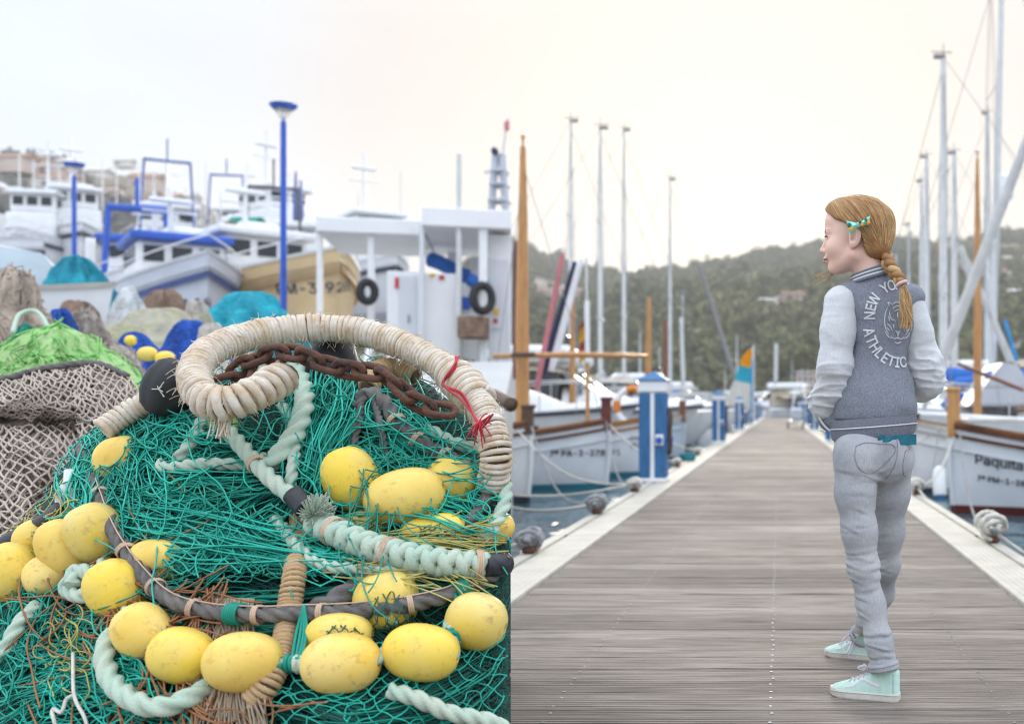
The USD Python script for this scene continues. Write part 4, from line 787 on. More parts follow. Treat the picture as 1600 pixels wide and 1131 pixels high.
def floatmat(name, a, b, stain):
    MAT[name] = usdkit.material(stage, '/World/Looks/' + name, {'tc': ('texture_coordinate', {}), 'n': ('noise_texture', {'scale': 9.0, 'detail': 4.0}), 'n2': ('noise_texture', {'scale': 48.0, 'detail': 5.0, 'roughness': 0.7}), 'n3': ('noise_texture', {'scale': 260.0, 'detail': 2.0}),
        'rp': ('rgb_ramp', {'ramp': [(0.35, a), (0.65, b)]}), 'sp': ('map_range', {'from_min': 0.55, 'from_max': 0.74, 'to_min': 0.0, 'to_max': 0.85, 'clamp': True}), 'm': ('mix', {'mix_type': 'mix', 'color2': stain}), 'rr': ('map_range', {'from_min': 0.3, 'from_max': 0.7, 'to_min': 0.34, 'to_max': 0.62}),
        'b': ('bump', {'strength': 0.12, 'distance': 0.004}), 'p': ('principled_bsdf', {'specular_ior_level': 0.35, 'subsurface_weight': 0.04})},
        [('tc.object', 'n.vector'), ('tc.object', 'n2.vector'), ('tc.object', 'n3.vector'), ('n.fac', 'rp.fac'), ('n2.fac', 'sp.value'), ('sp.result', 'm.fac'), ('rp.color', 'm.color1'), ('m.color', 'p.base_color'), ('n2.fac', 'rr.value'), ('rr.result', 'p.roughness'), ('n3.fac', 'b.height'), ('b.normal', 'p.normal')], surface='p.BSDF')
floatmat('float_yellow', (0.80, 0.56, 0.065), (0.72, 0.54, 0.15), (0.50, 0.30, 0.06)); floatmat('float_worn', (0.78, 0.50, 0.06), (0.80, 0.60, 0.20), (0.42, 0.24, 0.07)); floatmat('float_dull', (0.68, 0.47, 0.07), (0.70, 0.55, 0.19), (0.40, 0.26, 0.10)); floatmat('float_pale', (0.78, 0.58, 0.15), (0.70, 0.45, 0.085), (0.52, 0.30, 0.08))
mat('rope_mint', (0.36, 0.50, 0.40), 0.85, 0.0, 14.0, col2=(0.48, 0.53, 0.43), bump=0.5, bscale=230, bdist=0.004)
mat('rope_dark', (0.17, 0.155, 0.145), 0.9, 0.0, 22.0, col2=(0.095, 0.085, 0.082), bump=0.7, bscale=170, bdist=0.004)
mat('hoop_rope', (0.72, 0.66, 0.58), 0.95, 0.0, 20.0, col2=(0.54, 0.40, 0.26), bump=0.6, bscale=260, bdist=0.004, stretch=(1, 1, 1))
mat('tan_rope', (0.43, 0.27, 0.13), 0.9, 0.0, 16.0, col2=(0.50, 0.37, 0.22), bump=0.6, bscale=230, bdist=0.004)
mat('red_twine', (0.45, 0.022, 0.04), 0.7, 0.2, 20.0)
mat('tape_black', (0.016, 0.017, 0.022), 0.4, 0.3, 20.0, bump=0.3, bscale=60)
mat('hose_dark', (0.055, 0.055, 0.065), 0.6, 0.3, 20.0)
mat('tie_beige', (0.50, 0.36, 0.25), 0.85, 0.15, 20.0)

# core of the heap: a closed mound under the net
px = np.linspace(-160, 798, 90); vv = np.linspace(0, 1, 70)
PXg = np.broadcast_to(px, (70, 90)); PYg = pytop(px)[None] + 14 + (1250 - pytop(px)[None]) * vv[:, None]
C = W(PXg, PYg, -0.045)
back = [C[0] + np.array([-0.32 * d, d, -z]) for d, z in ((0.10, 0.03), (0.25, 0.14), (0.40, 0.35))] + [C[0] * (1, 1, 0) + (-0.16, 0.5, 0.0)]
foot = C[-1] * (1, 1, 0) + (0, -0.02, 0.0)
C = np.concatenate([np.array(back[::-1]), C, foot[None]])
left = C[:, :1] * (1, 1, 0) + (-0.05, 0, 0.0); right = C[:, -1:] * (1, 1, 0) + (-0.004, 0, 0.0)
C = np.concatenate([left, C, right], 1)
green_net = thing('fishing_net', 'near green fishing net heaped with yellow floats and ropes', 'fishing net')
part(green_net, 'packed_net', grid(C), 'heap_core', True)

def fans(q, n, m, amp=14, amp2=5, seed=0, off=(0.0, 0.03), r=0.0015, sag=3.0, seg=4, Wf=None, top=None, knots=False):
    """a sheet of diamond netting stretched over a four-cornered patch of the heap (corners in picture units, walked round): n by m meshes"""
    Wf, top = Wf or W, top or pytop
    q = np.asarray(q, float); rg = np.random.default_rng(seed)
    i, j = np.meshgrid(np.arange(2 * n + 1), np.arange(2 * m + 1), indexing='ij'); on = (i + j) % 2 == 0
    u, v = i / (2 * n), j / (2 * m)
    P = (q[0] * ((1 - u) * (1 - v))[..., None] + q[1] * (u * (1 - v))[..., None] + q[2] * (u * v)[..., None] + q[3] * ((1 - u) * v)[..., None])
    w = np.stack([meshkit.fbm(np.stack([P[..., 0] / 75, P[..., 1] / 75, 0 * u], -1), 3, seed + k) - 0.5 for k in (0, 7)], -1) * 2
    P = P + amp * 2.2 * w + rg.normal(0, amp2, P.shape)
    O = off[0] + (off[1] - off[0]) * meshkit.noise(np.stack([P[..., 0] / 40, P[..., 1] / 40, 0 * u + 3], -1), seed) + rg.uniform(-0.004, 0.004, u.shape)
    out = []
    for di, dj in ((1, 1), (1, -1)):
        a = np.argwhere(on); b = a + (di, dj); ok = (b[:, 0] <= 2 * n) & (b[:, 1] <= 2 * m) & (b[:, 1] >= 0); a, b = a[ok], b[ok]
        pa, pb = P[tuple(a.T)], P[tuple(b.T)]; oa, ob = O[tuple(a.T)], O[tuple(b.T)]
        t = np.linspace(0, 1, seg)[None, :, None]; d = rg.normal(0, sag, (len(a), 1, 2))
        Q = pa[:, None] * (1 - t) + pb[:, None] * t + d * (4 * t * (1 - t)); Oq = oa[:, None] * (1 - t[..., 0]) + ob[:, None] * t[..., 0]
        ok = (Q[..., 0].max(1) < 797) & (Q[:, :, 1] > top(Q[..., 0]) - 4).all(1)
        out.append(ribbons(Wf(Q[ok][..., 0], Q[ok][..., 1], Oq[ok]), r))
    if knots:
        a = np.argwhere(on); pk, ok_ = P[tuple(a.T)], O[tuple(a.T)]; k = (pk[:, 0] < 796) & (pk[:, 1] > top(pk[:, 0])); c = Wf(pk[k][:, 0], pk[k][:, 1], ok_[k])
        o = np.array([[1, 0, 0], [-1, 0, 0], [0, 1, 0], [0, -1, 0], [0, 0, 1], [0, 0, -1]]) * r * 2.3; f8 = np.array([[0, 2, 4], [2, 1, 4], [1, 3, 4], [3, 0, 4], [2, 0, 5], [1, 2, 5], [3, 1, 5], [0, 3, 5]])
        out.append(((c[:, None] + o).reshape(-1, 3), (f8[None] + 6 * np.arange(len(c))[:, None, None]).reshape(-1, 3)))
    return join(out)

def ribbons(Q, r, sides=4):
    """many thin tubes at once: Q (k, seg, 3)"""
    k, n = Q.shape[:2]; T = np.gradient(Q, axis=1); T /= np.maximum(np.linalg.norm(T, axis=2, keepdims=True), 1e-9)
    N = np.cross(T, np.array([0.13, 0.9, 0.3])); N /= np.maximum(np.linalg.norm(N, axis=2, keepdims=True), 1e-9); B = np.cross(T, N)
    r = np.broadcast_to(np.asarray(r, float).reshape(-1, 1) if np.ndim(r) else r, (k, 1))
    V = np.stack([Q + (r * math.cos(a))[..., None] * N + (r * math.sin(a))[..., None] * B for a in np.arange(sides) / sides * 2 * np.pi], 2)
    s = np.arange(n - 1)[:, None] * sides; j = np.arange(sides)[None]; j2 = (j + 1) % sides
    q = np.stack([s + j, s + j2, s + sides + j2, s + sides + j], -1).reshape(-1, 4)
    f = (np.arange(k) * n * sides)[:, None, None] + q[None]; f = f.reshape(-1, 4)
    return V.reshape(-1, 3), np.vstack([f[:, [0, 1, 2]], f[:, [0, 2, 3]]])

def wander(n, x, y, ang, length, seed, wob=0.25, off=(0.01, 0.04), r=0.0016, seg=26, pull=None, asp=0.35):
    """n loose strands that start in the box x, y (picture units) and run along ang (radians), wandering"""
    rg = np.random.default_rng(seed)
    p = np.stack([rg.uniform(*x, n), rg.uniform(*y, n)], -1); a = rg.normal(ang, asp, n); L = rg.uniform(*length, n) / seg
    path = [p.copy()]; da = rg.normal(0, wob * 0.3, n)
    for s in range(seg - 1):
        da = 0.86 * da + rg.normal(0, wob * 0.16, n); a = a + da
        if pull is not None:
            want = np.arctan2(pull[1] - p[:, 1], pull[0] - p[:, 0]); a += 0.10 * np.sin(want - a)
        p = p + np.stack([np.cos(a), np.sin(a)], -1) * L[:, None]
        gone = (p[:, 0] > 797) | (p[:, 1] < pytop(p[:, 0]) - 6); p[gone] = path[-1][gone]
        path.append(p.copy())
    Q = np.stack(path, 1); ph = rg.uniform(0, 6, n)
    O = off[0] + (off[1] - off[0]) * (0.5 + 0.5 * np.sin(ph[:, None] + np.linspace(0, 5, seg)[None] * rg.uniform(0.5, 1.6, n)[:, None]))
    return ribbons(W(Q[..., 0], Q[..., 1], O), r)

def bundle(g1, g2, n, seed, off=(0.0, 0.04), r=0.0017, jit=9.0, seg=34, part_=(0.0, 1.0)):
    """n long strands that run between two guide lines (picture units), swaying and crossing a little"""
    rg = np.random.default_rng(seed); A, B = spline(np.array(g1, float), seg), spline(np.array(g2, float), seg)
    t = np.linspace(0, 1, seg); u = rg.uniform(0, 1, n)[:, None]; u2 = np.clip(u + rg.normal(0, 0.28, (n, 1)), -0.05, 1.05)
    m = u + (u2 - u) * (t ** rg.uniform(0.6, 1.8, (n, 1)))
    Q = A[None] * (1 - m[..., None]) + B[None] * m[..., None]
    ph = rg.uniform(0, 6.28, (n, 4, 1)); am = rg.normal(0, jit, (n, 2, 1)); fr = rg.uniform(1.5, 7, (n, 2, 1))
    Q = Q + np.stack([am[:, k] * np.sin(ph[:, k] + fr[:, k] * t) + am[:, k] * 0.35 * np.sin(ph[:, k + 2] + 3.1 * fr[:, k] * t) for k in (0, 1)], -1)
    c0 = rg.uniform(0, 0.25, n); c1 = rg.uniform(0.75, 1.0, n); w = (c0[:, None] + (c1 - c0)[:, None] * t) * (seg - 1)
    i = np.minimum(w.astype(int), seg - 2); fz = (w - i)[..., None]; k = np.arange(n)[:, None]; Q = Q[k, i] * (1 - fz) + Q[k, i + 1] * fz
    O = off[0] + (off[1] - off[0]) * (0.5 + 0.5 * np.sin(ph[:, 0] + t * rg.uniform(2, 6, (n, 1))))
    O = O - 0.05 * np.abs(2 * t - 1) ** 8
    Q[..., 0] = np.minimum(Q[..., 0], 797); bad = (Q[..., 1] < pytop(Q[..., 0]) - 8).any(1)
    knots = rg.integers(2, seg - 2, n); out = ribbons(W(Q[~bad][..., 0], Q[~bad][..., 1], O[~bad]), r * rg.choice([0.8, 1.0, 1.25], (~bad).sum()))
    return out

nets, deep = [], []
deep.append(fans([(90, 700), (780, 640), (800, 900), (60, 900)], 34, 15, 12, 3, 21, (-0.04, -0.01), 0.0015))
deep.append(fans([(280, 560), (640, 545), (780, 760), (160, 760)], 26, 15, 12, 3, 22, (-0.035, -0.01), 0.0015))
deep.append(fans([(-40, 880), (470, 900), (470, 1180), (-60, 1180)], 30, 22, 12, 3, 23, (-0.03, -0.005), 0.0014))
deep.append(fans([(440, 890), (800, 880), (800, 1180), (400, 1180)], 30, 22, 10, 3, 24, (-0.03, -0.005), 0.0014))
deep.append(wander(70, (60, 740), (640, 1150), 0.3, (120, 380), 25, 0.3, (-0.03, 0.0), 0.0015, asp=1.2))
nets.append(bundle([(105, 760), (200, 765), (330, 790), (430, 832), (520, 862), (640, 860)], [(125, 850), (230, 850), (330, 872), (430, 884), (520, 872), (640, 868)], 80, 1, (0.0, 0.05)))
nets.append(bundle([(200, 835), (300, 805), (380, 770), (440, 745)], [(300, 935), (380, 868), (430, 825), (475, 775)], 62, 2, (0.0, 0.05)))
nets.append(bundle([(472, 556), (455, 640), (445, 700), (440, 770)], [(600, 598), (570, 660), (530, 720), (500, 800)], 92, 3, (0.0, 0.05)))
nets.append(bundle([(225, 632), (160, 668), (112, 715), (95, 800)], [(300, 650), (230, 690), (185, 745), (165, 830)], 85, 4, (0.01, 0.07), jit=14))
nets.append(bundle([(160, 750), (330, 738), (480, 725)], [(180, 805), (330, 785), (470, 765)], 50, 5, (0.0, 0.05)))
nets.append(bundle([(580, 608), (680, 690), (795, 722)], [(545, 660), (640, 735), (745, 800)], 50, 6, (0.0, 0.06), jit=13))
nets.append(bundle([(200, 640), (330, 660), (430, 690)], [(150, 720), (300, 720), (440, 730)], 50, 7, (0.0, 0.05), jit=14))
nets.append(bundle([(560, 880), (680, 900), (797, 880)], [(540, 930), (680, 950), (797, 910)], 30, 8, (0.0, 0.03)))
nets.append(bundle([(470, 690), (540, 700), (640, 690), (780, 760)], [(490, 830), (560, 830), (640, 845), (780, 850)], 60, 9, (0.0, 0.04), jit=16))
nets.append(bundle([(30, 895), (10, 960), (-30, 1050)], [(120, 915), (80, 990), (10, 1090)], 80, 10, (0.0, 0.04)))
nets.append(bundle([(-20, 1040), (120, 1005), (250, 1040)], [(-20, 1140), (130, 1100), (290, 1140)], 100, 11, (0.0, 0.045), jit=16))
nets.append(bundle([(20, 1000), (90, 960), (190, 960)], [(40, 1080), (150, 1040), (230, 1060)], 60, 12, (0.0, 0.045), jit=14))
nets.append(bundle([(250, 900), (330, 930), (470, 925), (600, 905)], [(230, 960), (330, 985), (470, 985), (600, 960)], 60, 13, (-0.01, 0.02)))
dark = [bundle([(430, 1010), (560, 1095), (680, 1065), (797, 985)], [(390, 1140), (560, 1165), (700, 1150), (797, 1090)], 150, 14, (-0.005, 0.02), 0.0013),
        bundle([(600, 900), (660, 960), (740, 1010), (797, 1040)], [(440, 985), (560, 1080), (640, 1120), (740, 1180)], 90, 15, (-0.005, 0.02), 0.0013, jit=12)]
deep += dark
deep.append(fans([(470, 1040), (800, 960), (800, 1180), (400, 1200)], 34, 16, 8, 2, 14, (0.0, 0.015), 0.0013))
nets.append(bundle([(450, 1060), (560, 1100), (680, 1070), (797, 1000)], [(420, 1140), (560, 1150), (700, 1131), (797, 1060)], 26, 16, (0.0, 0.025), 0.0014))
nets.append(fans([(120, 770), (500, 835), (500, 905), (200, 880)], 16, 13, 10, 2, 1, (0.02, 0.05), 0.0017))
nets.append(fans([(180, 820), (540, 860), (797, 880), (200, 930)], 16, 12, 10, 2, 2, (0.01, 0.045), 0.0016))
nets.append(fans([(450, 610), (600, 600), (620, 760), (440, 760)], 9, 6, 10, 2, 7, (0.02, 0.05), 0.0016))
nets.append(wander(50, (110, 300), (660, 760), 1.2, (120, 260), 8, 0.55, (0.02, 0.075), 0.0017, asp=1.2))
nets.append(wander(45, (240, 760), (620, 860), 0.5, (120, 260), 11, 0.5, (0.02, 0.07), 0.0017, asp=1.5))
nets.append(wander(40, (0, 260), (960, 1100), 0.5, (90, 200), 17, 0.55, (0.02, 0.05), 0.0016, asp=1.5))
nets.append(wander(26, (515, 640), (700, 760), 0.8, (120, 260), 19, 0.35, (0.085, 0.11), 0.0017, asp=0.9))
nets.append(wander(16, (150, 210), (690, 760), 1.0, (60, 160), 20, 0.35, (0.07, 0.09), 0.0017, asp=0.9))
light = [fans([(115, 745), (520, 800), (560, 905), (210, 890)], 12, 5, 16, 1.5, 61, (0.035, 0.065), 0.0018, 2.5, 8, knots=True), fans([(110, 700), (290, 650), (330, 790), (120, 830)], 7, 5, 18, 2, 62, (0.03, 0.07), 0.0018, 3.0, 8, knots=True),
         fans([(450, 600), (620, 590), (660, 720), (450, 770)], 6, 5, 16, 2, 63, (0.03, 0.06), 0.0018, 3.0, 8, knots=True), fans([(600, 640), (797, 690), (797, 800), (560, 760)], 7, 4, 18, 2, 64, (0.035, 0.07), 0.0018, 3.0, 8, knots=True),
         fans([(0, 960), (260, 960), (300, 1140), (-30, 1140)], 9, 7, 18, 2, 65, (0.02, 0.05), 0.0016, 3.0, 8, knots=True), fans([(430, 1030), (797, 960), (797, 1140), (420, 1160)], 12, 7, 14, 1.5, 66, (0.01, 0.03), 0.0015, 2.0, 8, knots=True),
         bundle([(120, 760), (330, 790), (520, 860), (640, 850)], [(140, 850), (330, 880), (520, 880), (640, 872)], 26, 71, (0.03, 0.07), 0.0019, 12), bundle([(470, 560), (450, 650), (440, 770)], [(600, 600), (560, 680), (500, 800)], 30, 72, (0.03, 0.07), 0.0019, 12), bundle([(190, 650), (120, 710), (100, 830)], [(300, 650), (220, 730), (180, 850)], 26, 73, (0.03, 0.08), 0.0019, 16), bundle([(200, 640), (330, 680), (440, 690)], [(160, 760), (330, 750), (460, 740)], 24, 74, (0.03, 0.07), 0.0019, 16), bundle([(570, 610), (690, 690), (797, 720)], [(500, 820), (640, 800), (790, 850)], 34, 75, (0.04, 0.09), 0.0018, 18),
         wander(46, (120, 330), (650, 760), 0.8, (160, 320), 67, 0.8, (0.03, 0.085), 0.0018, asp=2.0, seg=34), wander(40, (440, 760), (600, 840), 0.8, (160, 320), 68, 0.8, (0.03, 0.085), 0.0018, asp=2.0, seg=34), wander(30, (0, 260), (950, 1100), 0.8, (120, 260), 69, 0.8, (0.03, 0.06), 0.0017, asp=2.0, seg=34)]
part(green_net, 'open_mesh', join(light), 'net_light', True, kind='stuff')
part(green_net, 'surface_mesh', join(nets), 'net_green', True, kind='stuff')
part(green_net, 'inner_mesh', join(deep), 'net_dark_shade', True, kind='stuff')

# ---- yellow floats
def float_mesh(L, D, seg=26):
    """an egg-shaped net float along x with a bored hole and a moulding seam"""
    t = np.linspace(-1, 1, 35); r = D / 2 * np.sqrt(np.clip(1 - np.abs(t) ** 2.3, 0, 1)) ** 0.93
    r = r * (1 + 0.011 * np.exp(-(t / 0.03) ** 2)); hole = 0.010
    pr = [(hole, -L / 2 * 0.70)] + [(hole, -L / 2 * 0.975)] + [(max(a, hole + 0.004), b * L / 2) for a, b in zip(r, t) if abs(b) < 0.985] + [(hole, L / 2 * 0.975), (hole, L / 2 * 0.70)]
    v, f = lathe(pr, seg)
    return v[:, [2, 0, 1]], f
def orient(m, c, d):
    """turn the mesh's x axis to d, then move it to c"""
    d = np.asarray(d, float) / np.linalg.norm(d); up = np.array([0, 0.3, 1.0]); b = np.cross(d, up); b /= np.linalg.norm(b); n = np.cross(b, d)
    v, f = m
    return v @ np.stack([d, -b, n]) + c, f
# (px, py, length px, width px, angle in the picture (degrees), tilt towards the viewer, how far proud, colour)
FR = [(15, 893, 96, 92, 60, 0.2, .05, 'float_yellow'), (75, 900, 70, 72, 50, -0.4, .02, 'float_yellow'), (100, 858, 104, 76, 62, 0.1, .06, 'float_yellow'), (148, 832, 100, 88, 66, 0.2, .075, 'float_pale'), (181, 922, 106, 90, 62, 0.1, .07, 'float_yellow'), (222, 986, 96, 88, 55, 0.1, .075, 'float_yellow'),
      (284, 1024, 104, 92, 20, 0.15, .08, 'float_yellow'), (380, 1034, 126, 99, 0, 0.0, .09, 'float_yellow'), (533, 1036, 127, 100, -2, 0.0, .09, 'float_yellow'), (658, 1019, 124, 94, 8, 0.0, .08, 'float_yellow'), (744, 971, 100, 96, 12, 0.0, .06, 'float_yellow')]
fl = thing('float_line', 'string of yellow egg shaped floats threaded along the front of the green net', 'float line')
ends = []; AN = [q[4] for q in FR]
for px_, py_, L, D, a, tl, off, m in FR:
    c = W(px_, py_, off * 0.62); k = c[1] / F; a = math.radians(a)
    d = np.array([math.cos(a), tl, -math.sin(a)]); d /= np.linalg.norm(d)
    fm = orient(float_mesh(L * k * 0.96, D * k * 0.95), c, d)
    part(fl, 'float', fm, ['float_yellow', 'float_worn', 'float_pale', 'float_dull', 'float_yellow', 'float_worn', 'float_yellow', 'float_pale', 'float_worn', 'float_yellow', 'float_dull'][FR.index((px_, py_, L, D, math.degrees(a) if False else AN[len(ends) // 2], tl, off, m))], 50); ends += [c - d * L * k * 0.42, c + d * L * k * 0.42]
P = spline(ends[4:], 260)
part(fl, 'float_rope', tube(P, 0.0078, 12, lobes=3, depth=0.25, twist=160), 'rope_mint', True)
for i in (7, 9):
    a, b = ends[2 * i + 1], ends[2 * i + 2]; c = (a + b) / 2; d = (b - a) / np.linalg.norm(b - a); s = np.linspace(-1, 1, 60)
    n1 = np.array([0, 0, 1.0]); n2 = np.cross(d, n1)
    part(fl, 'lashing', tube(c + s[:, None] * d * 0.016 + 0.013 * np.cos(s * 11)[:, None] * n1 + 0.013 * np.sin(s * 11)[:, None] * n2, 0.0045, 7), 'net_green', True)
    part(fl, 'knot', tube(c + d * 0.02 + 0.012 * np.cos(s * 7)[:, None] * n1 + 0.012 * np.sin(s * 7)[:, None] * n2 + s[:, None] * d * 0.012, 0.0072, 10, lobes=3, depth=0.25, twist=160), 'rope_mint', True)

LO = [(192, 722, 84, 82, 80, .02, 'float_pale', 'yellow float under green strands at the left shoulder of the near net'), (252, 876, 100, 66, 10, .01, 'float_pale', 'dull yellow float sunk behind the grey rope at left in the green net'),
      (548, 748, 104, 84, 70, .05, 'float_yellow', 'upright yellow float beside the largest one inside the net'), (632, 776, 126, 88, -14, .075, 'float_pale', 'largest pale yellow float wrapped in loose green strands'), (704, 752, 80, 74, 20, .02, 'float_yellow', 'yellow float half hidden behind the largest, towards the wrapped hoop'),
      (676, 830, 104, 56, -8, .03, 'float_yellow', 'flat lying yellow float just above the thick plaited rope'), (562, 823, 84, 50, -10, .005, 'float_pale', 'small pale float peeping out above the plaited rope under the pair'), (604, 938, 96, 100, 80, .02, 'float_yellow', 'netted yellow float behind the grey rope above the front string'),
      (530, 992, 104, 70, 0, .02, 'float_yellow', 'netted yellow float behind the front string, under the grey rope'), (772, 828, 50, 66, 60, .0, 'float_pale', 'pale float in the crook of the mint rope at the far right of the net'), (55, 842, 60, 60, 40, .0, 'float_yellow', 'small float behind the front string beside the beige net'), (345, 668, 40, 50, 80, .0, 'float_yellow', 'small yellow float under the curl of the wrapped hoop')]
for px_, py_, L, D, a, off, m, lab in LO:
    c = W(px_, py_, off); k = c[1] / F; a = math.radians(a)
    solo('net_float', orient(float_mesh(L * k, D * k), c, (math.cos(a), 0.1, -math.sin(a))), m, lab, 'float', 50, group='loose floats in the net')
over = []
for (cx_, cy_, rx_, ry_, off) in ((604, 938, 46, 50, 0.075), (530, 990, 50, 34, 0.07), (676, 828, 50, 26, 0.065)):
    q = []
    for s in range(-3, 4):
        for sg in (1, -1):
            t = np.linspace(-1, 1, 14); q.append(np.stack([cx_ + s * rx_ * 0.33 + sg * t * rx_ * 0.5 + R.normal(0, 1.5, 14), cy_ + t * ry_ * 0.95 + R.normal(0, 1.5, 14)], -1))
    q = np.array(q); e = ((q[..., 0] - cx_) / rx_) ** 2 + ((q[..., 1] - cy_) / ry_) ** 2
    over.append(ribbons(W(q[..., 0], q[..., 1], np.where(e < 1, 0.012 + off * np.sqrt(np.clip(1 - e, 0, 1)), 0.0)), 0.0015))
part(green_net, 'float_mesh', join(over), 'net_dark_shade', True, kind='stuff')

def rope(pts, r_px, off=0.03, n=200, lobes=3, dep=0.42, twist=95, sides=16, closed=False):
    twist = 1.05 / (r_px * SC)
    """laid rope through (px, py[, offset]) points on the heap"""
    pts = np.array([(p[0], p[1], p[2] if len(p) > 2 else off) for p in pts], float)
    P = W(pts[:, 0], pts[:, 1], pts[:, 2]); return tube(spline(P, n, closed), r_px * SC, sides, closed, lobes, dep, twist), spline(P, n, closed)
def ring(P, i, r, w, m, parent, name, turns=3):
    """a whipping of twine round a rope at point i"""
    T, N, B = frames(P); a = np.linspace(0, turns * 2 * np.pi, turns * 14); s = np.linspace(-w / 2, w / 2, len(a))
    part(parent, name, tube(P[i] + s[:, None] * T[i] + r * (np.cos(a)[:, None] * N[i] + np.sin(a)[:, None] * B[i]), w / turns * 0.62, 6), m, True)

# ---- grey lead rope along the front, with ties
gr = thing('grey_rope', 'dark grey laid rope curving over the net above the front floats', 'rope')
m, P = rope([(128, 700), (152, 760, .05), (170, 810, .06), (190, 850, .06), (225, 897, .055), (270, 938, .055), (330, 955, .055), (400, 960, .06), (470, 958, .06), (560, 954, .06), (650, 942, .055), (720, 922, .05), (794, 884, .03)], 12.5, n=320, twist=70)
part(gr, 'strand', m, 'rope_dark', True)
for i in (70, 118, 150, 176, 206, 232, 268): ring(P, i, 13.2 * SC, 0.011, 'tie_beige', gr, 'tie')
part(gr, 'seam_twine', tube(P[60:300] + np.array([0, -0.006, 13 * SC]), 0.0016, 5), 'tie_beige', True)
for cx_, i in ((475, 196), (712, 290)):
    ring(P, i, 14.5 * SC, 0.03, 'net_green', gr, 'lashing', 6)
m = [rope([(475, 945, .08), (470 + d, 985, .07), (462 + d, 1030, .07)], 2.2, n=30, lobes=0)[0] for d in (-6, 0, 5, 9)] + [rope([(712, 925, .06), (716 + d, 950, .06), (726 + d, 985, .05)], 2.4, n=30, lobes=0)[0] for d in (-3, 2)]
[part(gr, 'hanging_twine', x, 'net_green', True) for x in m]
g2 = thing('grey_rope', 'frayed grey rope from the chain down to the floats on the right', 'rope')
m, P = rope([(560, 640, .03), (575, 615, .06), (600, 628, .06), (625, 665, .06), (665, 695, .06), (700, 715, .05), (745, 738, .04), (775, 748, .02)], 14, n=160, twist=70); part(g2, 'strand', m, 'rope_dark', True)
for i in (60, 84, 112, 132): ring(P, i, 14.6 * SC, 0.012, 'tie_beige', g2, 'tie')
for pts in ([(566, 625, .05), (560, 660, .05), (552, 700, .03)], [(585, 625, .06), (596, 670, .06), (603, 720, .03)]):
    m, P = rope(pts, 6.5, n=50, twist=150); part(g2, 'tail', m, 'rope_dark', True)
g3 = solo('dark_hose', rope([(-10, 856, .05), (30, 834, .05), (70, 812, .05), (95, 792, .03)], 11, n=40, lobes=0)[0], 'hose_dark', 'dark hose lying across the floats at the left edge', 'hose', True)
g4 = solo('grey_rope', rope([(470, 962, .0), (520, 938, .03), (560, 915, .04), (640, 890, .03)], 16, n=60, twist=60)[0], 'rope_dark', 'short dark rope end showing behind the grey front rope', 'rope', True)
solo('grey_rope', rope([(700, 860, .02), (735, 815, .04), (770, 765, .03)], 12, n=60, twist=60)[0], 'rope_dark', 'dark rope rising beside the mint rope at the right of the net', 'rope', True)

# ---- the mint green ropes
mr = thing('mint_rope', 'long pale mint rope running diagonally from the hoop to the plaited rope', 'rope')
m, P = rope([(352, 668, .05), (380, 700, .07), (420, 745, .075), (455, 775, .075), (472, 792, .07)], 14, n=200, twist=85); part(mr, 'strand', m, 'rope_mint', True)
for i in (96,): ring(P, i, 14.5 * SC, 0.014, 'tie_beige', mr, 'tie')
m, P2 = rope([(458, 772, .09), (478, 796, .085)], 16.5, n=14, lobes=0); part(mr, 'tape', m, 'tape_black', True)
rg = np.random.default_rng(4); c = W(488, 806, .09)
d = rg.normal(0, 1, (260, 3)); d /= np.linalg.norm(d, axis=1, keepdims=True); t = np.linspace(0, 1, 6)[None, :, None]
part(mr, 'frayed_end', ribbons(c + d[:, None] * t * 0.035 + np.array([0.01, 0, 0.012]) * t + rg.normal(0, 0.003, (260, 1, 3)) * t ** 2, 0.0013), 'rope_mint', True, kind='stuff')
pr = thing('plaited_rope', 'thick plaited mint rope with a black taped end at the right of the net', 'rope')
ctl = np.array([(488, 815, .06), (540, 838, .075), (590, 858, .08), (650, 872, .08), (700, 880, .075), (756, 884, .065)]); P = spline(W(ctl[:, 0], ctl[:, 1], ctl[:, 2]), 240); T, N, B = frames(P)
s = np.linspace(0, 1, 240); r0 = 11 * SC
for k in range(4):                                     # four strands crossing over and under
    a = 2 * np.pi * (6.5 * s) * (1 if k % 2 else -1) + (k // 2) * np.pi
    rad = r0 * (1.18 + 0.16 * np.cos(2 * a + k * np.pi))
    part(pr, 'strand', tube(P + (rad * np.cos(a))[:, None] * N + (rad * np.sin(a))[:, None] * B, 9.6 * SC, 12, lobes=6, depth=0.16, twist=60), 'rope_mint', True)
part(pr, 'strand', tube(P, 10 * SC, 8), 'rope_mint', True)
ring(P, 40, 22 * SC, 0.012, 'tie_beige', pr, 'tie'); ring(P, 120, 22 * SC, 0.014, 'tie_beige', pr, 'tie'); ring(P, 232, 23 * SC, 0.014, 'tie_beige', pr, 'tie')
part(pr, 'tape', rope([(752, 883, .07), (775, 882, .06), (789, 879, .05)], 19, n=30, lobes=5, dep=0.06, twist=30)[0], 'tape_black', True)
l2 = thing('mint_rope', 'pale mint rope looped in a tall bight below the chain', 'rope')
m, P = rope([(392, 590, .02), (430, 572, .05), (462, 580, .065), (476, 620, .07), (466, 668, .07), (444, 700, .07), (424, 722, .05), (400, 720, .02)], 17, n=280, twist=85); part(l2, 'strand', m, 'rope_mint', True)
m, P = rope([(440, 632, .02), (455, 655, .04), (462, 690, .055), (456, 740, .06), (452, 775, .03)], 10, n=160, twist=110); part(l2, 'tail', m, 'rope_mint', True)
l3 = solo('mint_rope', rope([(250, 725, .05), (262, 731, .06), (320, 725, .06), (385, 728, .04), (440, 745, .0)], 11, n=200, twist=100)[0], 'rope_mint', 'pale mint rope lying level left of the tall bight', 'rope', True)
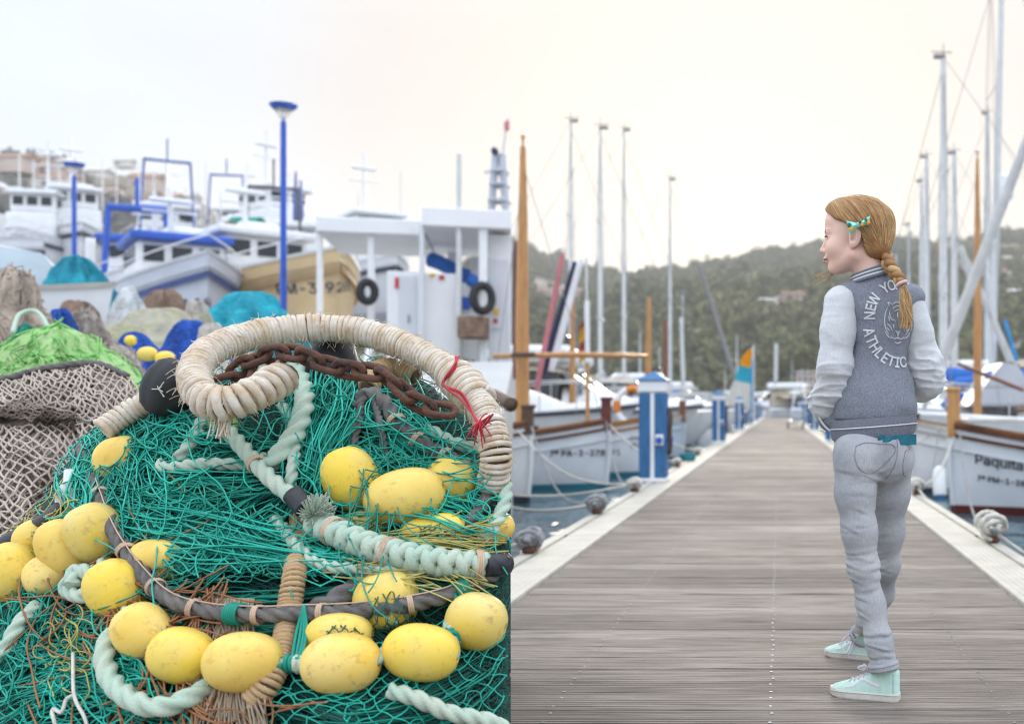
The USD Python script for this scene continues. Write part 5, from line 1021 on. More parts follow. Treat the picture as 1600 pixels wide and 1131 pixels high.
solo('mint_rope', rope([(318, 656, .04), (300, 690, .05), (278, 718, .045), (262, 740, .0)], 12, n=120, twist=100)[0], 'rope_mint', 'short mint rope dropping from under the hoop curl', 'rope', True)
solo('mint_rope', rope([(430, 808, .03), (462, 850, .05), (500, 880, .05), (560, 890, .055), (640, 893, .05), (720, 889, .03)], 10, n=260, twist=110)[0], 'rope_mint', 'thin mint rope bending under the plaited rope', 'rope', True)
solo('mint_rope', rope([(665, 668, .03), (705, 690, .05), (750, 705, .05), (782, 730, .045), (790, 772, .05), (778, 812, .05), (752, 850, .04)], 12, n=260, twist=100)[0], 'rope_mint', 'mint rope turning down along the right edge of the net', 'rope', True)
solo('mint_rope', rope([(176, 990, .05), (164, 1020, .06), (172, 1060, .065), (205, 1092, .07), (250, 1104, .07), (300, 1088, .055), (330, 1070, .02)], 15, n=280, twist=85)[0], 'rope_mint', 'mint rope in a wide curve under the front floats on the left', 'rope', True)
solo('mint_rope', rope([(610, 1078, .03), (650, 1090, .045), (700, 1112, .05), (770, 1128, .05), (796, 1150, .04)], 12, n=200, twist=110)[0], 'rope_mint', 'pale rope lying in the dark netting below the right front floats', 'rope', True)
solo('mint_rope', rope([(150, 890, .02), (112, 902, .05), (106, 922, .05), (134, 930, .055), (150, 905, .06), (120, 890, .07), (112, 915, .075)], 12, n=160, twist=90)[0], 'rope_mint', 'knotted grey green rope between the left floats', 'rope', True)
solo('mint_rope', rope([(60, 945, .02), (30, 975, .05), (10, 1010, .05), (-10, 1030, .04)], 12, n=80, twist=90)[0], 'rope_mint', 'mint rope end on the left in the lower green net', 'rope', True)

def wrapped(P, rc, rw, pitch, seed=0):
    """rope wound round a core along P"""
    rg = np.random.default_rng(seed); L = np.linalg.norm(np.diff(P, axis=0), axis=1).sum(); turns = int(L / pitch); n = turns * 22
    C = spline(P, n); T, N, B = frames(C); a = np.arange(n) / 22 * 2 * np.pi
    jit = np.interp(np.arange(n) / 22, np.arange(turns + 1), rg.normal(0, pitch * 0.12, turns + 1)); rr = rc * (1 + 0.05 * np.interp(np.arange(n) / 22, np.arange(turns + 1), rg.normal(0, 1, turns + 1)))
    Q = C + (rr * np.cos(a))[:, None] * N + (rr * np.sin(a))[:, None] * B + jit[:, None] * T
    return tube(Q, rw * (1 + 0.08 * meshkit.noise(np.stack([a * 0.7, 0 * a, 0 * a], -1), seed)), 10, lobes=3, depth=0.2, twist=170)
# ---- tan wrapped ropes, brush of straw twine, orange and yellow twine
def wpts(q, n=120): q = np.array(q, float); return spline(W(q[:, 0], q[:, 1], q[:, 2]), n)
mat('core_dark', (0.12, 0.08, 0.05), 0.9, 0.2, 20.0)
tr = thing('tan_rope', 'rust tinted tan wrapped rope running down behind the front floats', 'rope'); P = wpts([(470, 800, .0), (468, 860, .02), (460, 900, .045), (452, 950, .045), (445, 1000, .04), (425, 1060, .03), (390, 1100, .02)]); part(tr, 'wrapping', wrapped(P, .0185, .0058, .0095, 31), 'tan_rope', True); part(tr, 'core', tube(P, .0165, 8), 'core_dark', True)
tr = thing('tan_rope', 'tan wrapped rope loop inside the hoop beside the chain', 'rope'); P = wpts([(650, 590, .03), (618, 575, .05), (590, 580, .05), (575, 605, .04)], 60); part(tr, 'wrapping', wrapped(P, .020, .006, .010, 32), 'tan_rope', True); part(tr, 'core', tube(P, .018, 8), 'core_dark', True)
rg = np.random.default_rng(8); n = 170; t = np.linspace(0, 1, 18)[None]
x0 = 360 + rg.normal(0, 14, n); x1 = rg.uniform(262, 425, n); y1 = rg.uniform(1110, 1190, n)
Q = np.stack([x0[:, None] + (x1 - x0)[:, None] * t ** 1.3 + 5 * np.sin(t * 7 + rg.uniform(0, 6, (n, 1))), 935 + (y1 - 935)[:, None] * t], -1)
solo('straw_twine', ribbons(W(Q[..., 0], Q[..., 1], (0.01 + rg.uniform(0, .03, (n, 1))) * np.ones_like(t)), 0.0022), 'twine_straw', 'sheaf of straw coloured twine spreading below the front floats', 'twine', True)
solo('orange_twine', join([wander(60, (95, 200), (880, 960), 0.6, (120, 280), 31, 0.35, (0.02, 0.06), 0.0021, asp=0.9), wander(46, (150, 330), (980, 1110), 0.8, (100, 260), 32, 0.3, (0.02, 0.05), 0.0021, asp=0.9), wander(26, (300, 360), (900, 960), 2.0, (60, 160), 33, 0.2, (0.02, 0.05), 0.0022, asp=0.3), wander(14, (225, 330), (770, 800), -0.4, (50, 120), 34, 0.3, (0.0, 0.03), 0.0022)]), 'twine_orange', 'tangle of orange twine between the left front floats', 'twine', True)
solo('yellow_twine', join([wander(40, (560, 640), (832, 858), 0.06, (120, 240), 35, 0.06, (0.06, 0.085), 0.0017, asp=0.10), wander(26, (500, 640), (868, 905), 0.05, (120, 220), 36, 0.08, (0.05, 0.08), 0.0017, asp=0.12)]), 'twine_yellow', 'band of thin yellow cord over the plaited rope', 'twine', True)
solo('yellow_twine', wander(20, (80, 150), (1012, 1050), 0.2, (60, 130), 37, 0.7, (0.04, 0.06), 0.0016, asp=1.5), 'twine_yellow', 'knotted yellow cord in the lower left of the green net', 'twine', True)
solo('yellow_twine', wander(16, (0, 90), (800, 850), -0.5, (50, 120), 38, 0.3, (0.06, 0.08), 0.0018), 'twine_yellow', 'yellow cord frayed along the dark hose at the left edge', 'twine', True)
solo('white_twine', [rope([(114, 1020, .06), (116, 1085, .07), (132, 1120, .07), (140, 1150, .06)], 2.4, n=40, lobes=0)[0], rope([(116, 1085, .07), (104, 1092, .07), (96, 1112, .07), (82, 1108, .07), (88, 1140, .06)], 2.6, n=40, lobes=0)[0]], 'rope_white', 'thin white twine dangling at the lower left of the net', 'cord', True)

# ---- the wrapped hoop, its red twine, chain, black buoy
hoop = thing('rope_hoop', 'big hoop wrapped in pale rope arching over the green net', 'hoop')
hp = np.array([(452, 585, 2.42), (420, 604, 2.36), (380, 622, 2.32), (340, 630, 2.30), (310, 610, 2.32), (305, 575, 2.40), (335, 545, 2.50), (400, 523, 2.60), (480, 513, 2.66), (560, 518, 2.68), (630, 540, 2.66), (692, 574, 2.60), (740, 619, 2.52), (766, 668, 2.45), (775, 714, 2.42), (768, 765, 2.44)])
P = spline(np.array([at(*p) for p in hp]), 300)
part(hoop, 'wrapping', wrapped(P[12:], 0.0295, 0.0068, 0.0112, 3), 'hoop_rope', True)
part(hoop, 'core', tube(P, 0.026, 10), 'core_dark', True)
part(hoop, 'wrapping', wrapped(np.array(spline(np.array([at(448, 586, 2.41), at(400, 614, 2.33), at(350, 632, 2.295), at(318, 622, 2.30)]), 60)), 0.0300, 0.0105, 0.021, 5), 'hoop_rope', True)
part(hoop, 'collar', wrapped(P[222:250], 0.037, 0.0095, 0.0165, 9), 'hoop_rope', True)
rt = np.array([(713, 558, 2.585), (708, 578, 2.545), (692, 600, 2.53), (720, 620, 2.48), (742, 655, 2.43), (746, 668, 2.42), (770, 648, 2.42)])
part(hoop, 'red_lashing', [tube(spline(np.array([at(a, b, c - 0.032 + k * 0.004) for a, b, c in rt]) + R.normal(0, 0.003, (7, 3)), 60), 0.0024, 6) for k in range(3)], 'red_twine', True, label='frayed red twine tied round the hoop')
rg = np.random.default_rng(12); c = np.array([at(748, 660, 2.385)]); d = rg.normal(0, .7, (22, 1, 3)) * (1, .4, 1.2); tt = np.linspace(0, 1, 8)[None, :, None]
part(hoop, 'red_fringe', ribbons(c + d * tt * 0.022 + np.array([0, 0, -0.022]) * tt ** 2, 0.0016), 'red_twine', True, kind='stuff')
rg = np.random.default_rng(13); k = 900; i = rg.integers(20, 290, k); T, N, B = frames(P); a = rg.uniform(0, 6.28, k)
o = P[i] + 0.037 * (np.cos(a)[:, None] * N[i] + np.sin(a)[:, None] * B[i]); d = (np.cos(a)[:, None] * N[i] + np.sin(a)[:, None] * B[i]) * 0.006 + rg.normal(0, 0.008, (k, 3))
part(hoop, 'loose_fibres', ribbons(o[:, None] + d[:, None] * tt * 1.0 + np.array([0, 0, -0.006]) * tt ** 2, 0.0007), 'hoop_rope', True, kind='stuff')
part(hoop, 'tail_tie', ribbons((at(345, 650, 2.29) + rg.normal(0, 0.008, (24, 1, 3)) * (1, .5, .2)) + np.array([0.002, -0.004, -0.045]) * tt + rg.normal(0, 0.008, (24, 1, 3)) * tt ** 2, 0.0017), 'hoop_rope', True, kind='stuff')

chain = thing('chain', 'rusty brown iron chain slung across the net inside the hoop', 'chain')
ck = np.array([(336, 604, 2.38), (358, 596, 2.40), (385, 592, 2.40), (376, 578, 2.42), (398, 562, 2.41), (430, 553, 2.40), (462, 552, 2.39), (500, 566, 2.38), (545, 578, 2.38), (590, 584, 2.38), (625, 606, 2.37), (655, 630, 2.37), (690, 640, 2.38), (730, 640, 2.42)])
P = spline(np.array([at(*p) for p in ck]), 400); s = np.concatenate([[0], np.cumsum(np.linalg.norm(np.diff(P, axis=0), axis=1))]); pitch = 0.0460
nl = int(s[-1] / pitch)
for k in range(nl):
    u = (k + 0.5) * pitch; c = np.array([np.interp(u, s, P[:, d]) for d in range(3)]); c2 = np.array([np.interp(min(u + 0.01, s[-1]), s, P[:, d]) for d in range(3)]); d = (c2 - c) / np.linalg.norm(c2 - c)
    v = np.array([0, -1.0, 0.25]); v -= d * (d @ v); v /= np.linalg.norm(v); w_ = np.cross(d, v)
    ang = (0.5 if k % 2 else -0.85) + R.normal(0, 0.12); n = w_ * math.cos(ang) + v * math.sin(ang)
    a = np.linspace(0, 2 * np.pi, 28, endpoint=False); cx_, sy_ = np.cos(a), np.sin(a)
    lk = c + (0.0185 * cx_ + 0.0145 * np.clip(cx_ * 3, -1, 1))[:, None] * d + (0.0175 * sy_)[:, None] * n
    part(chain, 'link', tube(lk, 0.0082, 9, closed=True), 'rust', True)

buoy = thing('black_buoy', 'black rubber fender bulging out beside the curl of the hoop', 'buoy')
v, f = lathe([(0.001, -0.085), (0.03, -0.083), (0.055, -0.065), (0.07, -0.03), (0.074, 0.0), (0.07, 0.035), (0.055, 0.066), (0.032, 0.082), (0.001, 0.085)], 40)
a = np.arctan2(v[:, 1], v[:, 0]); v = v * np.stack([1 - 0.07 * np.abs(np.cos(a * 3.0)) ** 8] * 2 + [np.ones(len(v))], 1)
part(buoy, 'body', orient((v[:, [2, 0, 1]] * .82, f), at(265, 606, 2.52), (0.35, 0.2, 1.0)), 'black_rubber', True)
part(buoy, 'twine', ribbons(at(248, 608, 2.455) + rg.normal(0, 1, (7, 1, 3)) * (0.011, 0.004, 0.011) * tt, 0.0014), 'rope_white', True)
solo('black_buoy', orient(lathe([(0.001, -0.1), (0.05, -0.09), (0.07, 0), (0.05, 0.09), (0.001, 0.1)], 24), at(520, 588, 2.72), (1, 0, 0.1)), 'black_rubber', 'black fender lying behind the chain under the arch of the hoop', 'buoy', True)
solo('tan_rope', wrapped(spline(np.array([at(262, 618, 2.55), at(225, 632, 2.55), at(190, 652, 2.53), at(160, 672, 2.50)]), 60), 0.022, 0.0075, 0.013, 21), 'hoop_rope', 'pale wrapped rope tail behind the black fender', 'rope', True)
solo('white_bottle', orient(lathe([(0.001, -0.09), (0.026, -0.088), (0.028, 0.03), (0.012, 0.06), (0.011, 0.085), (0.001, 0.085)], 18), at(108, 790, 2.46), (1, 0.2, 0.12)), 'offwhite', 'white plastic bottle caught in the left side of the green net', 'bottle', True)
over = []
for pts in ([(222, 640, .09), (235, 598, .1), (262, 580, .1), (290, 592, .1)], [(205, 642, .08), (250, 632, .1), (300, 625, .09)], [(228, 612, .08), (262, 640, .1), (290, 652, .08)], [(215, 600, .08), (240, 580, .09), (265, 610, .1)]):
    over.append(rope(pts, 1.4, n=30, lobes=0, sides=5)[0])
part(green_net, 'loose_strand', over, 'net_green', True)
# ---------------------------------------------------------------- net heaps on the apron, fishing boats on the hard, shelter, lamps
mat('beige_core', (0.34, 0.28, 0.23), 0.95, 0.0, 14.0, col2=(0.18, 0.15, 0.125), bump=1.0, bscale=40, bdist=.02)
def heapmat(name, a, b): mat(name, a, 0.95, 0.0, 5.5, col2=tuple(np.array(b) * .72), bump=1.0, bscale=26, bdist=.03, detail=7)
heapmat('heap_lime', (0.30, 0.56, 0.20), (0.52, 0.60, 0.30)); heapmat('heap_pink', (0.56, 0.45, 0.36), (0.42, 0.33, 0.26)); heapmat('heap_teal', (0.015, 0.33, 0.42), (0.008, 0.18, 0.27)); heapmat('heap_green', (0.012, 0.32, 0.23), (0.008, 0.18, 0.13))
heapmat('heap_grey', (0.55, 0.52, 0.47), (0.42, 0.36, 0.30)); heapmat('heap_olive', (0.42, 0.41, 0.24), (0.48, 0.44, 0.40)); heapmat('heap_blue', (0.015, 0.10, 0.46), (0.02, 0.06, 0.28)); heapmat('heap_brown', (0.30, 0.20, 0.14), (0.14, 0.09, 0.07)); heapmat('heap_white', (0.68, 0.70, 0.72), (0.55, 0.55, 0.55)); heapmat('heap_aqua', (0.02, 0.40, 0.50), (0.01, 0.26, 0.36))
# the beige net beside the green one
TX2, TY2 = [-120, -40, 0, 60, 120, 160, 200, 232, 262, 300], [612, 592, 584, 568, 560, 566, 590, 622, 680, 800]
def top2(px): return np.interp(px, TX2, TY2)
def W2(px, py, off=0.0):
    px, py = np.broadcast_arrays(np.asarray(px, float), np.asarray(py, float)); q = np.clip((900 - py) / 330, -.3, 1.2)
    t = np.clip((top2(px) + 50 - py) / 50, 0, 2); fold = .10 * np.exp(-((py - 655 - .10 * px) / 16) ** 2) * (px < 120)
    Y = 3.05 + .55 * q ** 1.1 * np.sign(q) * np.sign(q) + .14 * t ** 2 + fold + .16 * (meshkit.fbm(np.stack([px / 80, py / 60, 0 * px + 5], -1), 3, 8) - .5) - off
    return np.stack([(px - CX) / F * Y, Y, H + (CY - py) / F * Y], -1)
bn = thing('fishing_net', 'beige knotted fishing net heaped at the left of the green one', 'fishing net')
px = np.linspace(-150, 290, 60); vv = np.linspace(0, 1, 50); PXg = np.broadcast_to(px, (50, 60)); PYg = top2(px)[None] + 8 + (1060 - top2(px)[None]) * vv[:, None]
C = W2(PXg, PYg, -.035); back = np.array([C[0] + np.array([-.3 * d, d, -z]) for d, z in ((.45, .5), (.25, .16), (.10, .03))]); C = np.concatenate([(back[0] * (1, 1, 0))[None], back, C, (C[-1] * (1, 1, 0))[None]])
C = np.concatenate([C[:, :1] * (1, 1, 0), C, C[:, -1:] * (1, 1, 0)], 1); part(bn, 'packed_net', grid(C), 'beige_core', True)
bl = []
for sd, of, n1, n2 in ((41, (.0, .02), 24, 12), (42, (-.03, -.01), 28, 13)):
    bl.append(fans([(-150, 655), (232, 668), (255, 860), (-150, 860)], n1, n2, 9, 1.6, sd, of, .0040 if sd == 41 else .0035, 1.2, 4, W2, top2)); bl.append(fans([(-150, 600), (190, 560), (235, 662), (-150, 650)], n1 + 6, n2 - 4, 9, 1.8, sd + 5, of, .0038, 1.2, 4, W2, top2))
part(bn, 'knotted_mesh', join(bl), 'net_beige', True, kind='stuff')
solo('grey_rope', tube(spline(W2(np.array([-20, 15, 50, 90, 150, 200]), np.array([596, 590, 580, 572, 568, 588]), .02), 60), .013, 10, lobes=3, depth=.3, twist=70), 'rope_dark', 'dark rope lying along the top of the beige net', 'rope', True)

def heap(px, ytop, w, Y, m, label, hgt=None, name='net_heap', cat='net heap', seed=0, d=.55, mesh=None, lump=1.0):
    """a slumped mound of net or tarpaulin: px, ytop its crest, w its width in picture units, Y its distance"""
    k = Y / F; c = at(px, ytop, Y); base = 1.34 * np.clip((Y - 4.8) / 7.8, 0, 1) ** 1.15 - .02; hz = c[2] - base; hx = w * k / 2
    u, v = np.meshgrid(np.linspace(0, 2 * np.pi, 97), np.linspace(0, 1, 44), indexing='ij')
    dirn = np.stack([np.cos(u), np.sin(u), v], -1); n1 = meshkit.fbm(dirn * 1.6 + seed * 3.7, 4, seed); n2 = meshkit.noise(dirn * (3.5, 3.5, 2) + seed, seed + 1)
    r = (1 - v ** 2) ** .5 * (.95 + .9 * (1 - v) ** 1.4) * (.80 + lump * .8 * (n1 - .4)) * (1 + .10 * np.sin(u * (5 + seed % 4) + 4 * n2 + seed) * (1 - v ** 3) + .05 * np.sin(u * 13 + 6 * n1) * (1 - v ** 3)); Z = base + hz * (v ** .9) * (1 + .34 * (n2 - .5) * (1 - v ** 8)) 
    q = np.stack([hx * r * np.cos(u), hx * r * np.sin(u), Z - base], -1) + .25 * n1[..., None]; rid = lambda f, s_: 1 - np.abs(2 * meshkit.noise(q * f + seed, s_) - 1); fold = .16 * (rid(3.2, 5) - .55) + .09 * (rid(8.5, 6) - .55); fold[-1] = fold[0]
    r = r * (1 + fold); Z = Z + .35 * hz * fold * (1 - v ** 6)
    V = np.stack([c[0] + hx * r * np.cos(u), Y + hx * d * 1.2 * r * np.sin(u), Z], -1); V[-1] = V[0]
    t = thing(name, label, cat); part(t, 'mound', grid(V.transpose(1, 0, 2)), m, True)
    if mesh:
        rg = np.random.default_rng(seed); P = V[:-1].reshape(-1, 3); nrm = P - np.array([c[0], Y, base]); nrm /= np.linalg.norm(nrm, axis=1, keepdims=True)
        i = rg.integers(0, 96, 420); j = rg.integers(0, 36, 420); st = []
        for s_ in range(10): st.append(V[(i + (rg.random(420) < .5) * (s_ // 2)) % 96, np.minimum(j + s_, 43)] + rg.normal(0, .012, (420, 3)))
        part(t, 'strands', ribbons(np.stack(st, 1), .004), mesh, True, kind='stuff')
    return t
HEAPS = [(90, 510, 330, 4.9, 'heap_lime', 'bright lime green net heap behind the beige net', 'net_lime'), (20, 422, 170, 6.6, 'heap_pink', 'tall pinkish beige net heap at the left edge', 'net_beige'), (38, 506, 84, 5.9, 'heap_green', 'small teal green net heap at the foot of the pinkish one', None), (104, 516, 90, 6.0, 'heap_green', 'small green net beside the pinkish heap', None),
         (92, 482, 60, 7.4, 'heap_blue', 'small blue tarpaulin between the pinkish and grey heaps', None), (128, 486, 96, 7.6, 'heap_grey', 'pale grey net heap in the middle of the yard', 'net_beige'), (238, 482, 190, 8.4, 'heap_olive', 'olive and grey net heap behind the small yellow floats', None), (212, 518, 96, 7.2, 'heap_blue', 'dark blue net in front of the olive heap', None), (296, 500, 110, 7.9, 'heap_blue', 'bright blue tarpaulin right of the olive heap', None),
         (330, 505, 60, 7.4, 'heap_grey', 'pale heap behind the curl of the wrapped hoop', None), (392, 455, 170, 9.4, 'heap_aqua', 'broad turquoise net heap before the tan fishing boat', None), (170, 540, 130, 6.4, 'heap_grey', 'low brownish grey net beside the lime heap', 'net_beige'), (200, 448, 60, 10.0, 'heap_white', 'white tarpaulin heap beside the skiff', None), (255, 452, 90, 10.6, 'heap_brown', 'brown heap of gear below the grey hull', None),
         (306, 470, 60, 10.0, 'heap_grey', 'pale gear heap below the grey bow', None), (120, 470, 90, 9.2, 'heap_brown', 'brown gear under the white skiff', None), (322, 488, 44, 8.8, 'heap_olive', 'yellowish net beside the turquoise heap', None), (60, 560, 150, 4.5, 'heap_lime', 'low lime green net in front of the lime heap', 'net_lime'), (430, 500, 80, 8.8, 'heap_teal', 'dark turquoise fold at the right of the turquoise heap', None), (120, 400, 105, 12.2, 'heap_teal', 'teal tarpaulin heap in front of the blue fishing boat', None)]
for i, (px_, yt, w_, Y_, m_, lab, ms) in enumerate(HEAPS): heap(px_, yt, w_ * 1.25, Y_, m_, lab, seed=i, mesh=ms)
rp = spline(np.array([at(20, 520, 5.6), at(30, 492, 5.75), at(55, 486, 5.8), (at(72, 505, 5.7)), at(82, 545, 5.5)]), 60)
solo('mint_rope', tube(rp, .012, 8), 'rope_mint', 'pale green rope hooped over the teal net at left', 'rope', True)
for px_, py_, lab in ((230, 553, 'small yellow float lying left among the yard nets'), (258, 560, 'small yellow float lying right among the yard nets'), (204, 532, 'tiny yellow float on the dark blue net')):
    c = at(px_, py_, 6.0); solo('net_float', orient(float_mesh(.105 if py_ > 540 else .06, .082 if py_ > 540 else .06), c, (1, .2, .1)), 'float_yellow', lab, 'float', 50)
# skiff
(v, f), sh = hull(2.6, .95, .42, .30, .34, .12, 1, .6)
t = thing('skiff', 'small white skiff lying on the gear heaps', 'boat', at(178, 447, 10.4) - np.array([0, 0, .40]), math.radians(8)); part(t, 'hull', (v, f), 'white_paint', 40); part(t, 'rail', band(sh, -.03, .02, .02), 'offwhite'); part(t, 'thwart', box((-1.2, 0, .22), (.25, .8, .03)), 'brown_wood')
# car
mat('car_glass', (.30, .37, .42), .08, .1, 2.0)
t = thing('parked_car', 'white car at the left edge behind the pinkish heap', 'car', at(-62, 500, 12.0) * (1, 1, 0) + (0, 0, 1.24), math.radians(-10))
prof = [(1.55, .30), (1.60, .50), (1.52, .66), (1.05, .80), (.45, 1.38), (.1, 1.44), (-.9, 1.42), (-1.5, .98), (-1.65, .85), (-1.68, .35)]
def loft(w0, w1): 
    g = np.array([[(x, s_ * (w0 if z < .9 else w1) * (1 - .06 * (abs(s_) > .9)), z - .02 * s_ * s_) for s_ in (-1, -.94, -.5, 0, .5, .94, 1)] for x, z in prof]); side = []
    for s_ in (-1, 1): 
        pts = np.array([(x, s_ * (w0 if z < .9 else w1) * .94, z - .02) for x, z in prof]); c = pts.mean(0); side.append((np.vstack([pts, c]), np.array([[i, (i + 1) % len(prof), len(prof)][::s_] for i in range(len(prof))])))
    return join([grid(g)] + side)
part(t, 'body', loft(.82, .66), 'white_gloss', 35); part(t, 'windscreen', grid(np.array([[(.98 - .5 * a, y, .865 + .50 * a) for y in (-.58, 0, .58)] for a in (0, .5, 1)])), 'car_glass')
for sg in (-1, 1):
    part(t, 'side_window', box((-.35, sg * .685, 1.12), (1.2, .03, .30), .01), 'dark_glass'); part(t, 'headlight', box((1.5, sg * .58, .58), (.16, .26, .12), .03), 'orange_paint' if sg < 0 else 'smoked')
    for x in (-1.0, 1.0):
        w_ = part(t, 'wheel', moved(trimesh.creation.cylinder(.29, .18, sections=24), (x, sg * .74, .29), rx=math.pi / 2), 'black_rubber', 40); part(w_, 'rim', moved(trimesh.creation.cylinder(.17, .03, sections=20), (x, sg * .84, .29), rx=math.pi / 2), 'aluminium', 40)
# fishing boats hauled out or afloat behind the yard
def trawler(label, loc, rz, L, B, hm, bow, mid, house=(.38, .72), hh=1.9, roof='blue_paint', stripe=None, gantry=None, mastz=3.2, text=None, hullz=.9, low=True, stern=.75):
    t = thing('fishing_boat', label, 'fishing boat', loc, rz, 'fishing boats behind the net yard')
    (v, f), sh = hull(L, B, bow, mid, mid + .1, .85, 1.5, stern, rake=.16, sharp=2.4, round_=.6)
    part(t, 'hull', (v, f), hm, 40); part(t, 'deck', deck(sh, -.35), 'offwhite', True); part(t, 'rail', band(sh, -.03, .05, .03), 'white_paint'); part(t, 'rubbing_strake', band(sh * (1, .985, 1), -.62, -.46, .03), stripe or 'white_paint')
    x0, x1 = -L * house[0], -L * house[1]; w = B * .33; z0 = mid - .3
    part(t, 'deckhouse', box(((x0 + x1) / 2, 0, z0 + hh * .5), (x0 - x1, 2 * w, hh), .10), 'white_gloss'); xm = x0 - (x0 - x1) * .38
    part(t, 'wheelhouse', box((xm, 0, z0 + hh + .5), ((x0 - x1) * .62, 1.8 * w, 1.0), .12), 'white_gloss'); part(t, 'wheelhouse_roof', box((xm + .1, 0, z0 + hh + 1.08), ((x0 - x1) * .70, 2.1 * w, .22), .05), roof)
    xf = xm + (x0 - x1) * .31
    for k in (-1, 0, 1): part(t, 'front_window', box((xf, k * w * .56, z0 + hh + .62), (.06, w * .40, .42), .0), 'dark_glass')
    for sg in (-1, 1):
        for k in range(3): part(t, 'side_window', box((xm + (k - 1) * (x0 - x1) * .19, sg * w * .9, z0 + hh + .62), ((x0 - x1) * .12, .06, .42), .0), 'dark_glass')
        for k in range(3): part(t, 'porthole', box(((x0 + x1) / 2 + (k - 1) * (x0 - x1) * .28, sg * w, z0 + hh * .6), (.28, .06, .42), .05), 'dark_glass')
        part(t, 'bulwark_rail', tube(sh * (1, sg * .97, 1) + np.array([0, 0, .42]), .022, 6), 'white_paint', True)
    zt = z0 + hh + 1.18; part(t, 'mast', [tube(np.array([(xm - .6, 0, zt), (xm - .6, 0, zt + mastz)]), [.09, .05], 8)] , 'white_paint', True); part(t, 'crosstree', [tube(np.array([(xm - .6, -.7, zt + mastz * q_), (xm - .6, .7, zt + mastz * q_)]), .035, 6) for q_ in (.55,)], 'white_paint', True)
    part(t, 'radar', box((xm - .6, 0, zt + mastz * .75), (.3, 1.1, .12), .04), 'white_gloss'); part(t, 'life_raft', moved(trimesh.creation.capsule(height=.8, radius=.28), (xm - .9, .5, zt + .25), rx=math.pi / 2), 'white_paint', True)
    if gantry: 
        gx, gw, gz, gm, r = gantry; part(t, 'gantry', [tube(np.array([(gx, -gw, mid - .3), (gx, -gw * .82, gz), ]), r, 8), tube(np.array([(gx, gw, mid - .3), (gx, gw * .82, gz)]), r, 8), tube(np.array([(gx, -gw * .86, gz), (gx, gw * .86, gz)]), r * 1.2, 8), tube(np.array([(gx, 0, gz), (gx, 0, gz + 1.0)]), r * .7, 8)], gm, True)
    if text:
        for tx, hg, x, z, sg in text: put_text(t, tx, hg, x, z, sh, L, 'lettering', sg=sg, frac=.955, nm='lettering')
    return t
hullmat('trawler_grey', (.50, .53, .60), (.42, .44, .50), None, -.3); hullmat('trawler_tan', (.60, .44, .24), (.42, .30, .17), None, -.3); hullmat('trawler_white', (.68, .69, .72), (.42, .44, .5), None, -.3)
def tr_at(px, py, Y, bow): c = at(px, py, Y); return (c[0], c[1], c[2] - bow)
trawler('grey white fishing boat with a blue wheelhouse roof, bow towards the turquoise heap', tr_at(326, 393, 26, 2.75), math.radians(-52), 9.5, 3.6, 'trawler_grey', 2.75, 2.0, (.36, .80), .75, 'blue_paint', 'stripe_blue', None, 1.6, [('PM-3-184', .26, -1.6, 1.35, -1)])
trawler('tan hulled fishing boat with a white wheelhouse behind the blue lamp post', tr_at(533, 386, 27, 2.9), math.radians(-45), 10.5, 3.9, 'trawler_tan', 2.9, 2.25, (.46, .82), .8, 'white_paint', 'trawler_tan', None, 1.8, [('PM-3-9265', .26, -1.6, 1.75, -1)])
trawler('white and blue fishing boat with a blue gantry farthest left', tr_at(196, 420, 33, 2.6), math.radians(-66), 13.0, 4.4, 'trawler_white', 2.6, 2.1, (.34, .72), 1.3, 'blue_paint', 'stripe_blue', (-2.6, 1.0, 4.9, 'blue_paint', .10), 2.0)
trawler('white fishing boat with a dark gallows frame and green net drum', tr_at(420, 395, 36, 2.4), math.radians(-70), 11.0, 4.0, 'trawler_white', 2.4, 1.9, (.55, .85), 1.7, 'white_paint', 'navy', (-1.6, .95, 4.9, 'rope_dark', .05), 2.2)
sw = trawler('small white fishing boat at the left edge below the hill', tr_at(70, 372, 40, 2.2), math.radians(10), 9.0, 3.4, 'trawler_white', 2.2, 1.8, (.2, .7), 1.7, 'white_paint', 'navy', None, 3.0)
tw = trawler('white fishing boat behind the blue gantry', tr_at(262, 352, 46, 2.4), math.radians(-60), 11.0, 4.0, 'trawler_white', 2.4, 2.0, (.34, .74), 1.1, 'white_paint', 'stripe_blue', (-2.2, 1.1, 5.6, 'stripe_blue', .06), 3.2)
for px_, py_, Y_, rz_, src, lab in ((22, 350, 52, -75, sw, 'white fishing boat below the pink house on the left hill'), (128, 345, 54, -50, sw, 'white fishing boat behind the second blue lamp'), (490, 352, 50, -35, sw, 'white fishing boat behind the shelter\'s left end'), (620, 395, 46, -50, sw, 'white fishing boat seen through the shelter'), (334, 350, 62, -80, tw, 'white fishing boat with a gantry far behind the grey bow')):
    copy(src, tr_at(px_, py_, Y_, 2.3), math.radians(rz_), lab)
solo('net_drum', moved(trimesh.creation.cylinder(.42, .9, sections=24), at(387, 360, 34.5), ry=math.pi / 2), 'heap_green', 'green wound net drum between the gallows and the lamp post', 'net drum', 40)
solo('gear_barrel', moved(trimesh.creation.icosphere(2, 1.0), at(360, 362, 34), s=(.3, .3, .34)), 'dark_brown', 'brown barrel beside the green net drum', 'barrel', True)
